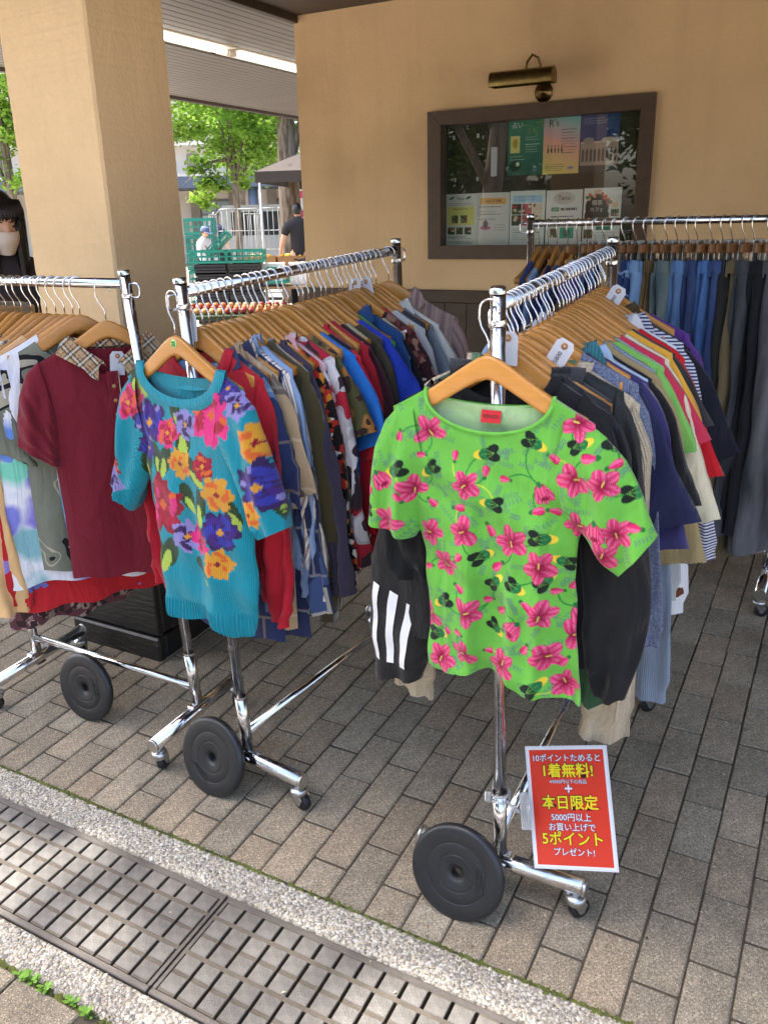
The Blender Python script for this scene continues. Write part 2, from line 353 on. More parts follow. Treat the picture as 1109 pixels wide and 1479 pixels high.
while bx < 2.0:
    MB().box(bx, bx + .147, WY - .018, WY - .002, .2, 1.146, .003).build('board', DWOOD2, wl); bx += .149
MB().box(WX0 - .012, WX0 - .002, WY - .01, WY + .35, .2, 1.22, .002).build('end_board', DWOOD2, wl)
# eave over the racks, slatted soffit over the passage
ev = empty('eave', wm(0, 0, 0), 'dark brown eave over the racks along the shop wall', 'roof')
EVY = 1.0
MB().box(WX0 + .03, 4.5, EVY + .15, WY - .002, 2.84, 2.93).build('ceiling_panel', mat('eave_underside', rgb(72, 60, 50), .7, var=.12, vscale=2), ev)
MB().box(WX0 - .02, WX0 + .03, EVY, WY + .2, 2.80, 3.1, .004).build('edge_beam', DWOOD, ev)
MB().box(WX0 + .03, 4.5, EVY, EVY + .15, 2.80, 3.1, .004).build('front_beam', DWOOD, ev)
so = empty('passage_soffit', wm(0, 0, 0), 'grey slatted soffit over the passage beside the shop', 'ceiling')
SLAT = mat('soffit_slat', rgb(104, 98, 92), .5, .1, var=.08, vscale=3)
SX0, SX1, SZ = -6.4, WX0 - .022, 2.9
MB().box(SX0, SX1, .9, 13, SZ + .02, SZ + .3).build('backing', mat('soffit_backing', (.03, .03, .03), .8), so)
MB().box(SX0 - .06, SX0 - .002, .9, 13, SZ - .03, SZ + .3, .005).build('edge_trim', DWOOD, so)
sl = MB().box(-.041, .041, .9, 13, 0, .018, .003).mesh('slat', SLAT)
sx = SX0 + .045
while sx < SX1 - .04:
    if not (-4.68 < sx < -4.32): link('slat', sl, so, Matrix.Translation((sx, 0, SZ)))
    sx += .09
fl_w = mat('fluorescent_tube', (.9, .9, .85), .4, emit=((1, .97, .9), 1.6))
for y0, lab in [(4.2, 'fluorescent strip light on the passage soffit nearer the column'), (5.72, 'fluorescent strip light on the passage soffit nearer the shop wall corner')]:
    t = empty('strip_light', wm(-4.5, y0, SZ), lab, 'ceiling light', 'strip lights on the passage soffit')
    MB().box(-.13, .13, 0, 1.46, -.002, .045, .004).build('housing', mat('light_housing', rgb(214, 206, 190), .5), t)
    MB().tube([(.04, .03, -.022), (.04, 1.43, -.022)], .017, 10).build('tube_lamp', fl_w, t)
    for ya in (0, 1.43): MB().box(.02, .06, ya, ya + .03, -.04, -.002).build('tube_socket', mat('light_housing'), t)
# column with black plinth
cl = empty('stucco_column', wm(-2.25, 2.06, .1), 'square ochre stucco column with weathered black plinth', 'column')
def sbox(x0, x1, y0, y1, z0, z1, r, nz, amp, seed):     # hand-trowelled box: slightly uneven arrises
    rgl = np.random.default_rng(seed); v = []; ring = 8
    for i in range(nz + 1):
        z = z0 + (z1 - z0) * i / nz
        for (cx, cy, a0) in ((x1, y1, 0), (x0, y1, 1), (x0, y0, 2), (x1, y0, 3)):
            sx_, sy_ = (1, 1) if a0 == 0 else (-1, 1) if a0 == 1 else (-1, -1) if a0 == 2 else (1, -1)
            e = rgl.normal(0, amp); q = [(cx - sx_ * r + e, cy + e * .5), (cx + e * .5, cy - sy_ * r + e)]
            if a0 in (0, 2): q = q[::-1]
            for px_, py_ in q: v.append((px_, py_, z))
    f = [(i * ring + j, i * ring + (j + 1) % ring, (i + 1) * ring + (j + 1) % ring, (i + 1) * ring + j) for i in range(nz) for j in range(ring)]
    return v, f
v, f = sbox(-.188, .188, -.16, .178, .25, 3.0, .008, 260, .0005, 3)
mm = MB(); mm.add(v, f); mm.build('shaft', STUCCO_LIT, cl)
def _peel(N, L, tc, c, h):
    mp = node(N, 'ShaderNodeMapping'); mp.inputs['Scale'].default_value = (7, 7, 30); L.new(tc.outputs['Object'], mp.inputs['Vector'])
    n2 = node(N, 'ShaderNodeTexNoise'); n2.inputs['Scale'].default_value = 3; n2.inputs['Detail'].default_value = 8; L.new(mp.outputs[0], n2.inputs['Vector'])
    return mixc(N, L, ramp(N, L, n2.outputs[0], [(.62, (0, 0, 0)), (.7, (1, 1, 1))]), c, rgb(78, 66, 54)), n2.outputs[0]
PEEL = mat('weathered_black_paint', (.014, .013, .012), .42, bump=.9, build=_peel)
pl = MB()
for (x0, x1, y0, y1) in [(-.205, .212, -.192, -.163), (-.205, .212, .181, .2), (.191, .212, -.163, .181), (-.205, -.191, -.163, .181)]:
    MB().box(x0, x1, y0, y1, .128, .42, .005).build('board', PEEL, cl)
for (x0, x1, y0, y1) in [(-.212, .224, -.206, -.17), (-.212, .224, .185, .21), (.198, .224, -.17, .185)]:
    MB().box(x0, x1, y0, y1, -.06, .124, .007).build('board', PEEL, cl)
# notice window
nb = empty('notice_window', wm(0, WY, 0), 'dark framed glass notice window set in the stucco wall', 'window')
FR = mat('window_frame_wood', rgb(82, 62, 46), .5, var=.2, vscale=20, bump=.2, bscale=90)
fw = .068
def mitre(a, b, c, d, y0, y1):
    v = [(p[0], y, p[1]) for y in (y0, y1) for p in (a, b, c, d)]; mb = MB(); mb.add(v, [(0, 1, 2, 3), (7, 6, 5, 4), (0, 4, 5, 1), (1, 5, 6, 2), (2, 6, 7, 3), (3, 7, 4, 0)]); return mb
e = .0006
o1 = [(NX0 - .012, NZ0 - .012), (NX1 + .012, NZ0 - .012), (NX1 + .012, NZ1 + .012), (NX0 - .012, NZ1 + .012)]
i1 = [(-2.262, 1.484), (-1.112, 1.484), (-1.112, 2.158), (-2.262, 2.158)]
for k in range(4):
    a, b = o1[k], o1[(k + 1) % 4]; c, d = i1[(k + 1) % 4], i1[k]
    ctr = (np.array(a) + np.array(b) + np.array(c) + np.array(d)) / 4
    pts = [tuple(ctr + (np.array(q) - ctr) * .9985) for q in (a, b, c, d)]
    mitre(*pts, -.028, .06).build('frame_bar', FR, nb)
MB().box(-2.30, -1.08, .085, .10, 1.45, 2.2).build('back_panel', mat('notice_back', rgb(58, 50, 42), .8, var=.15, vscale=6), nb)
GL_ = bpy.data.materials.new('window_glass'); GL_.use_nodes = True
_b = GL_.node_tree.nodes['Principled BSDF']; _b.inputs['Roughness'].default_value = .01; _b.inputs['Base Color'].default_value = (1, 1, 1, 1)
_n = GL_.node_tree.nodes; _l = GL_.node_tree.links
_tr = _n.new('ShaderNodeBsdfTransparent'); _tr.inputs[0].default_value = (.97, .985, .975, 1); _gl = _n.new('ShaderNodeBsdfGlossy'); _gl.inputs['Roughness'].default_value = .004
_fr = _n.new('ShaderNodeFresnel'); _fr.inputs[0].default_value = 2.1; _mx = _n.new('ShaderNodeMixShader')
_ge = _n.new('ShaderNodeNewGeometry'); _om = _n.new('ShaderNodeMath'); _om.operation = 'SUBTRACT'; _om.inputs[0].default_value = 1.0; _l.new(_ge.outputs['Backfacing'], _om.inputs[1]); _ml = _n.new('ShaderNodeMath'); _ml.operation = 'MULTIPLY'; _l.new(_om.outputs[0], _ml.inputs[0]); _l.new(_fr.outputs[0], _ml.inputs[1]); _l.new(_ml.outputs[0], _mx.inputs[0]); _l.new(_tr.outputs[0], _mx.inputs[1]); _l.new(_gl.outputs[0], _mx.inputs[2]); _l.new(_mx.outputs[0], _n['Material Output'].inputs[0])
MB().box(-2.264, -1.11, .030, .034, 1.482, 2.16).build('glass', GL_, nb)
# brass picture lamp
BR = mat('aged_brass', rgb(140, 122, 76), .3, 1.0, var=.25, vscale=30)
BRD = mat('dark_brass', rgb(112, 92, 58), .3, 1.0, var=.2, vscale=30)
lp = empty('picture_lamp', wm(-1.65, WY, 2.285), 'brass picture lamp with curved arm above the notice window', 'wall lamp')
MB().lathe([(.0, .034), (.012, .034), (.014, .024), (.03, .02), (.034, .012), (.05, .008), (.052, 0)], 28, Matrix.Rotation(math.pi / 2, 4, 'X') @ Matrix.Translation((0, 0, .002))).build('rosette', BRD, lp)
arm = [(0, -.03, .01), (.0, -.09, .05), (.01, -.10, .12), (.0, -.115, .155), (-.02, -.15, .165), (-.035, -.18, .13), (-.04, -.19, .09)]
MB().tube(arm, .0065, 8).build('arm', BRD, lp)
sh = MB(); pr_ = [(math.cos(t) * .052, math.sin(t) * .052) for t in np.linspace(-.5, 3.64, 15)]
vv = []; 
for xx in (-.235, .115):
    for (a, b) in pr_: vv.append((xx, -.185 + a * .95, .045 + b))
n_ = len(pr_); ff = [(i, i + 1, n_ + i + 1, n_ + i) for i in range(n_ - 1)]
sh.add(vv, ff, True); sh.add(vv[:n_], [list(range(n_))]); sh.add(vv[n_:], [list(range(n_))[::-1]])
sh.build('lamp_shade', BR, lp)
# beyond the grates the channel is covered by plain concrete lids
for x0_, x1_ in ((XA, JX - .0015 - GL - .002), (JX + 2 * GL + .0035, XB)):
    tag(MB().box(x0_, x1_, GT0 + .002, GT1 - .002, -.1, -.005, .004).build('gutter_lid', AGG, None, G.copy()), kind='structure')
# ------------------------------------------------------------------ clothes racks
RACKG = 'chrome clothes racks under the eave'
def caster():
    h = MB(); h.tube([(0, 0, .082), (0, 0, .066)], .009, 12); h.lathe([(.0, .068), (.021, .067), (.024, .06), (.023, .05), (.02, .046)], 16)
    v = []
    for s in (-1, 1):
        b = MB(); pts = [(-.016, s * .0145, .056), (.012, s * .0145, .058), (.022, s * .0145, .04), (.012, s * .0145, .018), (.002, s * .0145, .02)]
        pts2 = [(p[0], p[1] + s * .002, p[2]) for p in pts]; b.add(pts + pts2, [(0, 1, 2, 3, 4), (9, 8, 7, 6, 5)] + [(i, (i + 1) % 5, 5 + (i + 1) % 5, 5 + i) for i in range(5)]); h.v += b.v; h.f += [[i + h.n for i in q] for q in b.f]; h.sm += b.sm; h.n += b.n
    w = MB(); w.lathe([(.0, -.011), (.02, -.0115), (.0245, -.008), (.025, 0), (.0245, .008), (.02, .0115), (.0, .011)], 22, Matrix.Translation((.010, 0, .025)) @ Matrix.Rotation(math.pi / 2, 4, 'X'))
    return h.mesh('caster', ZINC), w.mesh('wheel', BLACKR)
CAST_ME, WHEEL_ME = caster()
CAPM = mat('zinc_cap', (.62, .62, .6), .3, 1.0)
def rack(ax, ay, bx, by, label, h=1.415):
    L_ = math.hypot(bx - ax, by - ay); rz = math.atan2(by - ay, bx - ax)
    R_ = empty('clothes_rack', gm(ax, ay, 0, rz), label, 'clothes rack', RACKG)
    for x, sg in ((0, -1), (L_, 1)):
        p = MB(); p.tube([(x, 0, .118), (x, 0, .30)], .0165, 18); p.tube([(x, 0, .298), (x, 0, h)], .0142, 18, cap=True); p.lathe([(.0168, 0), (.0175, .004), (.0168, .008)], 18, Matrix.Translation((x, 0, .294)))
        p.build('post', CHROME, R_)
        cp = MB(); cp.lathe([(.0, h + .004), (.012, h + .004), (.0158, h + .001), (.0158, h - .008)], 18, Matrix.Translation((x, 0, 0))); cp.build('post_cap', CHROME, R_); MB().lathe([(.0158, h - .064), (.0164, h - .060), (.0158, h - .054)], 18, Matrix.Translation((x, 0, 0))).build('post_ring', CHROME, R_)
        ft = MB(); ft.tube([(x, -.2, .098), (x, .2, .098)], .0205, 18); ft.build('foot', CHROME, R_)
        MB().tube([(x, -.206, .098), (x, -.1995, .098)], .0213, 18).build('foot_cap', CAPM, R_); MB().tube([(x, .1995, .098), (x, .206, .098)], .0213, 18).build('foot_cap', CAPM, R_)
        br = MB(); br.box(x - .014, x + .014, -.034, .034, .112, .124, .003); br.build('bracket', CHROME, R_); br = MB(); br.box(x - .004 * sg - .012, x - .004 * sg + .012, -.02, .02, .073, .079, .002); br.build('bracket', CHROME, R_); MB().tube([(x + sg * .018, -.02, .104), (x + sg * .018, .02, .104)], .004, 8).build('bolt', CHROME, R_)
        lp_ = MB(); z = h - .045
        pts = [(x + sg * .012, 0, z + .016), (x + sg * .036, 0, z + .016), (x + sg * .042, 0, z + .010), (x + sg * .042, 0, z - .012), (x + sg * .036, 0, z - .018), (x + sg * .012, 0, z - .018)]
        lp_.tube(pts, .003, 8); lp_.build('end_hook', STEEL, R_)
        for yy in (-.182, .182):
            c = link('caster', CAST_ME, R_, Matrix.Translation((x, yy, 0)) @ Matrix.Rotation(random.uniform(-2.5, 2.5), 4, 'Z')); w = link('wheel', WHEEL_ME, c)
    rl = MB(); rl.tube([(.01, 0, h - .03), (L_ - .01, 0, h - .03)], .0128, 18); rl.build('rail', CHROME, R_)
    bb = MB(); bb.tube([(.01, 0, .178), (L_ - .01, 0, .178)], .0118, 16); bb.build('base_bar', CHROME, R_)
    return R_, L_, rz
RAILZ = 1.385 + .0128
r_green = rack(-.55, 1.417, -.565, 2.272, 'chrome clothes rack whose end carries the lime green floral t-shirt')
r_teal = rack(-1.329, 1.476, -1.218, 2.31, 'chrome clothes rack whose end carries the turquoise flower sweater')
r_one = rack(-1.612, 1.593, -2.34, 1.60, 'chrome clothes rack by the column holding the maroon polo shirt')
r_jean = rack(-1.105, 3.19, -.150, 3.19, 'chrome clothes rack full of jeans against the shop wall')
# weight plates leaning on the racks
PLATE = mat('grey_black_plastic', (.018, .019, .022), .38, var=.2, vscale=20, bump=.12, bscale=180)
PG = 'weight plates on the rack bases'
FONT = None
def text_mesh(body, size, matl, off=0.0, extrude=0.0, align='CENTER', shear=0.0, space=1.0):
    c = bpy.data.curves.new('lettering', 'FONT'); c.body = body; c.size = size; c.align_x = align; c.align_y = 'CENTER'; c.offset = off; c.extrude = extrude; c.resolution_u = 3; c.shear = shear; c.space_character = space
    o = bpy.data.objects.new('lettering_curve', c); COL.objects.link(o); dg = bpy.context.evaluated_depsgraph_get(); dg.update()
    me = bpy.data.meshes.new_from_object(o.evaluated_get(dg)); bpy.data.objects.remove(o); bpy.data.curves.remove(c)
    me.materials.clear(); me.materials.append(matl); return me
def plate(x, y, ang, lean, spin, label, R_=.115):
    up = Vector((-math.sin(ang) * math.sin(lean), math.cos(ang) * math.sin(lean), math.cos(lean))); ex = Vector((math.cos(ang), math.sin(ang), 0)); n = ex.cross(up)   # faces the street
    n = -n if n.y > 0 else n
    c = Vector((x, y, .001)) + up * (R_)
    M = Matrix(((ex.x, up.x, n.x, c.x), (ex.y, up.y, n.y, c.y), (ex.z, up.z, n.z, c.z), (0, 0, 0, 1)))
    if M.to_3x3().determinant() < 0: M.col[0] *= -1
    r = empty('weight_plate', G @ M @ Matrix.Rotation(spin, 4, 'Z'), label, 'weight plate', PG)
    prof = [(.0135, -.03), (.0135, -.014), (.017, -.0095), (.026, -.0062), (.040, -.0046), (.0440, -.0042), (.0445, -.0044), (.0450, -.0060), (.0455, -.0044), (.0460, -.0042), (.0718, -.0042), (.0723, -.0044), (.0729, -.0062), (.0735, -.0044), (.0740, -.0042), (.1040, -.0036), (.1105, -.0058), (.114, -.0105), (.115, -.0165), (.1135, -.024), (.108, -.029), (.098, -.031), (.05, -.029), (.0135, -.03)]
    MB().lathe(prof, 64).build('disc', PLATE, r)
    MB().lathe([(.0165, -.0088), (.0140, -.0092), (.0122, -.0115), (.0122, -.032)], 28).build('bore_ring', mat('bore_ring', (.01, .01, .011), .5), r)
    tm = text_mesh('2.5KG', .019, PLATE, extrude=.0013); link('lettering', tm, r, Matrix.Rotation(-math.pi / 2, 4, 'Z') @ Matrix.Translation((0, .0585, -.0038)))
    fb = MB(); pts = [(-.034, .0495, -.0040), (.034, .0495, -.0040), (.034, .0675, -.0040), (-.034, .0675, -.0040)]; fb.tube(pts, .0011, 6, closed=True); fb.build('raised_border', PLATE, r, Matrix.Rotation(-math.pi / 2, 4, 'Z'))
    return r
plate(-.622, 1.283, .0, .3, .12, 'grey black 2.5 kg weight plate beside the red point sign')
plate(-1.418, 1.372, -.1, .3, -2.2, 'grey black 2.5 kg weight plate under the turquoise flower sweater')
plate(-2.017, 1.481, .0, .2, .25, 'grey black 2.5 kg weight plate leaning on the bar by the plinth')
# red laminated point card on the green shirt's rack
sg = empty('point_sign', G @ Matrix(((.9617, -.0302 * -1, -.2724, -.396), (.1162, .8552, .5051, 1.447), (.2482, -.5174, .8190, .289), (0, 0, 0, 1))), 'red laminated card about points with yellow and white lettering clipped to a post', 'sign')
# local frame: x right, y into the card, z up
SW, SH = .187, .263
LAM = mat('laminate_film', (.6, .62, .67), .12, spec=.6)
MB().box(-SW / 2, SW / 2, 0, .0007, -SH / 2, SH / 2).build('laminate', LAM, sg)
flat = lambda nm, x0, x1, z0, z1, y, m: quad((x0, y, z0), (x1, y, z0), (x1, y, z1), (x0, y, z1)).build(nm, m, sg)
flat('paper', -SW / 2 + .004, SW / 2 - .004, -SH / 2 + .004, SH / 2 - .004, -.0003, mat('white_print_paper', (.66, .67, .71), .18))
flat('red_panel', -SW / 2 + .009, SW / 2 - .009, -SH / 2 + .0085, SH / 2 - .0085, -.0006, mat('red_print', rgb(200, 58, 42), .16))
YEL = mat('yellow_print', rgb(222, 206, 36), .2); WHT = mat('white_print', (.68, .69, .74), .2); NAVY = mat('navy_print', rgb(34, 30, 78), .25); BLK = mat('black_print', rgb(26, 18, 14), .25)
RX = Matrix.Rotation(math.pi / 2, 4, 'X')
def sline(t, z, size, fg, bg, off, bold, sp=1.0, dx=0.0):
    link('lettering_outline', text_mesh(t, size, bg, off + bold, space=sp), sg, Matrix.Translation((dx, -.0009, z)) @ RX)
    link('lettering', text_mesh(t, size, fg, bold, space=sp), sg, Matrix.Translation((dx, -.0012, z)) @ RX)
sline('10ポイントためると', .104, .0176, WHT, NAVY, .0008, .00012)
sline('1着無料!', .076, .0318, YEL, BLK, .0014, .0006)
sline('※5000円以下の商品', .0535, .0098, WHT, NAVY, .0005, .0000)
sline('+', .0375, .033, WHT, NAVY, .0009, .0006)
sline('本日限定', .0075, .0318, YEL, BLK, .0014, .0006)
sline('5000円以上', -.0228, .0182, WHT, NAVY, .0008, .00012)
sline('お買い上げで', -.0436, .0178, WHT, NAVY, .0008, .00012)
sline('5ポイント', -.0688, .0312, YEL, BLK, .0010, .0004)
sline('プレゼント!', -.0955, .0178, WHT, NAVY, .0008, .00012)
CLR = bpy.data.materials.new('clear_plastic'); CLR.use_nodes = True; _b = CLR.node_tree.nodes['Principled BSDF']; _b.inputs['Transmission Weight'].default_value = .75; _b.inputs['Roughness'].default_value = .12; _b.inputs['Base Color'].default_value = (.93, .95, .97, 1); _b.inputs['IOR'].default_value = 1.35
ck = empty('sign_clip', gm(-.535, 1.40, .30), 'clear plastic clip holding the red card to the post', 'clip')
c1 = MB(); c1.tube([(.022 * math.cos(t) - .014, .017 + .021 * math.sin(t), 0) for t in np.linspace(-2.6, 2.6, 14)], .0028, 6)
c1.tube([(.022 * math.cos(t) - .014, .017 + .021 * math.sin(t), -.016) for t in np.linspace(-2.6, 2.6, 14)], .0028, 6); c1.box(-.044, -.028, -.006, .0, -.022, .008, .002).box(-.04, -.03, .03, .04, -.022, .008, .002); c1.tube([(.022 * math.cos(2.6) - .014, .017 + .021 * math.sin(2.6), -.018), (.022 * math.cos(2.6) - .014, .017 + .021 * math.sin(2.6), .002)], .0028, 6); c1.build('post_jaw', CLR, ck)
c2 = MB(); c2.tube([(.008, .0, -.005), (.026, -.006, -.014), (.042, -.008, -.02)], .004, 8); c2.lathe([(0, .008), (.006, .005), (.008, 0), (.006, -.005), (0, -.008)], 12, Matrix.Translation((.026, -.006, -.014))); c2.build('ball_joint', CLR, ck)
c3 = MB(); mj = Matrix.Translation((.052, .004, -.02)) @ Matrix(((.9617, .0302, -.2724), (.1162, .8552, .5051), (.2482, -.5174, .8190))).to_4x4(); c3.box(-.012, .010, -.0045, -.002, -.04, .04, .001, mj); c3.build('card_jaw', CLR, ck); MB().box(-.012, .004, .0015, .004, -.04, .04, .001, mj).build('card_jaw', CLR, ck)
# ------------------------------------------------------------------ hangers
def _wood(N, L, tc, c, h):
    mp = node(N, 'ShaderNodeMapping'); mp.inputs['Scale'].default_value = (4, 60, 60); L.new(tc.outputs['Object'], mp.inputs['Vector'])
    n2 = node(N, 'ShaderNodeTexNoise'); n2.inputs['Scale'].default_value = 2; n2.inputs['Detail'].default_value = 5; L.new(mp.outputs[0], n2.inputs['Vector'])
    g = ramp(N, L, n2.outputs[0], [(.3, (.93, .91, .87)), (.65, (1.04, 1.03, 1.02))]); return mixc(N, L, 1.0, c, g, 'MULTIPLY'), h
HWOOD = mat('varnished_beech', rgb(188, 130, 62), .3, var=.07, objvar=.17, build=_wood)
PALEW = mat('pale_beech', rgb(186, 152, 104), .45, objvar=.1, build=_wood)
def arm_drop(ax):
    q = math.sqrt(ax * ax + .02 ** 2) - .02
    return .78 * q - .8 * q * q
HTOP = -.094                                # top of the wood below the rail top
def hanger_mesh(mt=HWOOD, half=.178, name='wooden_hanger', hk=1.0, rk=1.0):
    nu = 29; sec = [(-.5, -.36), (-.36, -.5), (.36, -.5), (.5, -.36), (.5, .36), (.36, .5), (-.36, .5), (-.5, .36)]
    xs = np.sin(np.linspace(-1, 1, nu) * math.pi / 2 * .98) * half; V = []
    for x in xs:
        a = abs(x) / half; zt = HTOP - arm_drop(abs(x)); hh = (.043 - .012 * a) * hk; th = .0135 + .010 * a ** 3
        yc = .016 * rk * a ** 2; e = max(0, (a - .93) / .07); hh *= (1 - .35 * e * e)
        for (sy, sz) in sec: V.append((x, yc + sy * th, zt - hh * .5 + sz * hh))
    F = [(i * 8 + j, i * 8 + (j + 1) % 8, (i + 1) * 8 + (j + 1) % 8, (i + 1) * 8 + j) for i in range(nu - 1) for j in range(8)]
    F += [tuple(range(8))[::-1], tuple(range((nu - 1) * 8, nu * 8))]
    return mk(name, V, F, mt, True)
def hook_pts(r=.0185, z0=HTOP + .002):
    pts = [(0, 0, z0), (0, 0, -.072)]
    pts += [(-.004, 0, -.062), (-.014, 0, -.046), (-.0185, 0, -.032)]
    for t in np.linspace(math.pi * 1.02, -.35, 13): pts.append((r * math.cos(t), 0, -r + .0022 + r * math.sin(t) + .0))
    return pts
HOOK_ME = MB().tube(hook_pts(), .0019, 7).mesh('hook', STEEL)
HANG_ME = hanger_mesh(); HANG_VAR = [HANG_ME, hanger_mesh(half=.172, hk=1.18, rk=.6), hanger_mesh(half=.186, hk=.9, rk=1.5), hanger_mesh(half=.178, hk=1.05, rk=-.4)]; HANG_PALE = hanger_mesh(PALEW)
def hanger(M, label, group, me=HANG_ME):
    o = link('wooden_hanger', me, None, M); tag(o, label, 'hanger', group); link('hook', HOOK_ME, o); return o

# ------------------------------------------------------------------ garments
def smooth_noise(rg, n, k):
    x = np.linspace(0, 1, n); y = np.zeros(n)
    for i in range(1, k + 1): y += rg.normal() / i ** .7 * np.sin(2 * math.pi * (i * x * .7 + rg.random()))
    return y
def garment_meshes(P, matl, seed):
    """cloth of one garment hung at the origin: x across, -y front, z down. Returns [(name, mesh)]"""
    rg = np.random.default_rng(seed); g = P.get
    sw = g('sw', .205); nw = g('nw', .095); nf = g('nf', .07); nbk = g('nb', .022); L = g('L', .62); cw = g('cw', sw + .01); hw = g('hw', cw); T = g('T', .016)
    nu, nv = g('nu', 26), g('nv', 26); A = g('A', .012); z0 = HTOP + .004; cs = g('shift', 0.0); hem = g('hem', None)
    def zsh(ax): return z0 - arm_drop(min(ax, .21)) - max(0, ax - .21) * .9
    ztip = zsh(sw)
    u = np.linspace(-1, 1, nu) if not g('uu') else g('uu')
    u = np.sign(u) * np.abs(u) ** .92
    zneck = zsh(nw)
    out = []
    fr = rg.uniform(0, 6.28, 6); kx = rg.uniform(9, 24, 3) * g('kf', 1.0); ph2 = rg.uniform(0, 6.28, 3)
    wob = rg.normal(0, .006, 4)
    def sheet(sgn):
        V = np.zeros((nv, nu, 3)); UV = np.zeros((nv, nu, 2))
        for j in range(nu):
            ax = abs(u[j]) * sw
            if ax < nw:
                d = (nf if sgn < 0 else nbk); q = math.sqrt(max(0, 1 - (ax / nw) ** 2)); zt = zneck - d * q ** (.9 if sgn < 0 else .7)
            else: zt = zsh(ax)
            xr = u[j] * sw
            zb = -L + wob[0] * math.sin(u[j] * 4 + fr[0]) + g('hemw', .004) * math.sin(u[j] * 9 + fr[1])
            if hem is not None: zb = np.interp(u[j], hem[0], hem[1]) + (.012 if sgn > 0 else 0)
            v = np.linspace(0, 1, nv) ** .95; z = zt + v * (zb - zt)
            s = np.clip((ztip - z) / .16, 0, 1)
            q = np.clip((ztip - z) / max(.05, (ztip + L)), 0, 1)
            wprof = g('wprof')
            if wprof: Wd = np.interp(-z, wprof[0], wprof[1])
            else: Wd = sw + (cw - sw) * s + (hw - cw) * q
            Wd = np.where(z > ztip, sw, Wd)
            x = u[j] * Wd + cs * q
            below = np.clip((zt - z) / .14, 0, 1)
            tt = (.0075 + (T - .0075) * below) * math.sqrt(max(0.0, 1 - abs(u[j]) ** 3.2))
            fold = np.zeros(nv)
            for i in range(3): fold += np.sin(kx[i] * x * 2 + fr[i] + 1.6 * np.sin(3 * z + ph2[i])) * (1, .7, .5)[i]
            fa = A * np.clip((zt - z - .03) / .45, 0, 1) ** 1.1
            edge = 1 - abs(u[j]) ** 6
            yc = .7 * fa * fold + g('yb', .006) * (abs(u[j]) ** 2)
            own = .35 * fa * np.sin(kx[1] * 1.7 * x + fr[3] * sgn + 2 * z) * edge
            V[:, j, 0] = x; V[:, j, 1] = yc + sgn * tt + own * sgn; V[:, j, 2] = z
            UV[:, j, 0] = x; UV[:, j, 1] = z
        return V, UV
    F_, UF = sheet(-1); B_, UB = sheet(1)
    # sew the sides: last column shared position
    for e in (0, -1):
        mid = (F_[:, e] + B_[:, e]) / 2; zf = F_[:, e, 2]; mid[:, 2] = zf; F_[:, e] = mid; B_[:, e] = mid
    gf = gridfaces(nu, nv); n = nu * nv
    V = np.concatenate([F_.reshape(-1, 3), B_.reshape(-1, 3)]); UV = np.concatenate([UF.reshape(-1, 2), UB.reshape(-1, 2) + [0, 0]])
    Fc = np.concatenate([gf[:, ::1], gf[:, ::-1] + n])
    # shoulder seam strips
    st = []
    for j in range(nu - 1):
        if (abs(u[j]) * sw >= nw * .97 and abs(u[j + 1]) * sw >= nw * .97): st.append((j, n + j, n + j + 1, j + 1))
    Fc = np.concatenate([Fc, np.array(st)])
    printer = g('print')
    info = dict(ztip=ztip, zneck=zneck, zsh=zsh, F=F_, B=B_, u=u, sw=sw, nw=nw)
    out.append(('body', V, Fc, UV, F_.shape))
    # sleeves
    for sd in (-1, 1):
        S = g('sleeveL' if sd < 0 else 'sleeveR', g('sleeve', None))
        if S is None: continue
        ns, nr = S.get('ns', 15), S.get('nr', 14)
        if 'top' in S:
            top = np.array(S['top']); bot = np.array(S['bot'])
        else:
            ln = S['l']; w0 = S.get('w0', .17); w1 = S.get('w1', .085); a0 = math.radians(S.get('a0', 58)); a1 = math.radians(S.get('a1', 80))
            def path(p, l, off):
                pts = [np.array(p)]; m = 8
                for i in range(m):
                    t = (i + .5) / m; a = a0 + (a1 - a0) * min(1, t * l / .13); pts.append(pts[-1] + l / m * np.array([math.cos(a), -math.sin(a)]))
                return np.array(pts)
            top = path((sw - .012, ztip + .005), ln, -.25)
            e = a1; d = np.array([math.cos(e), -math.sin(e)]); nrm = np.array([-d[1] * -1, d[0] * -1]); nrm = np.array([math.sin(e), math.cos(e)])
            b0 = np.array([sw - .03, ztip - w0]); b1 = top[-1] - nrm * w1 * np.array([1, 1])
            tt_ = np.linspace(0, 1, 9)[:, None]; bulge = np.array([np.sin(np.linspace(0, math.pi, 9)) * .02 * (1 if ln > .3 else .4), np.zeros(9)]).T
            bot = b0 + (b1 - b0) * tt_ - bulge * np.array([S.get('bul', -1.0), 0])
        t = np.linspace(0, 1, ns); ti = np.linspace(0, 1, len(top)); tb = np.linspace(0, 1, len(bot))
        tp = np.stack([np.interp(t, ti, top[:, 0]), np.interp(t, ti, top[:, 1])], 1); bp = np.stack([np.interp(t, tb, bot[:, 0]), np.interp(t, tb, bot[:, 1])], 1)
        if 'top' in S:      # smooth polyline a little
            for _ in range(2): tp[1:-1] = (tp[:-2] + 2 * tp[1:-1] + tp[2:]) / 4; bp[1:-1] = (bp[:-2] + 2 * bp[1:-1] + bp[2:]) / 4
        th0 = S.get('t0', .012); th1 = S.get('t1', .022); fy = rg.uniform(0, 6.28, 3); yo = S.get('y', 0.0)
        V = np.zeros((ns, nr, 3)); UV = np.zeros((ns, nr, 2))
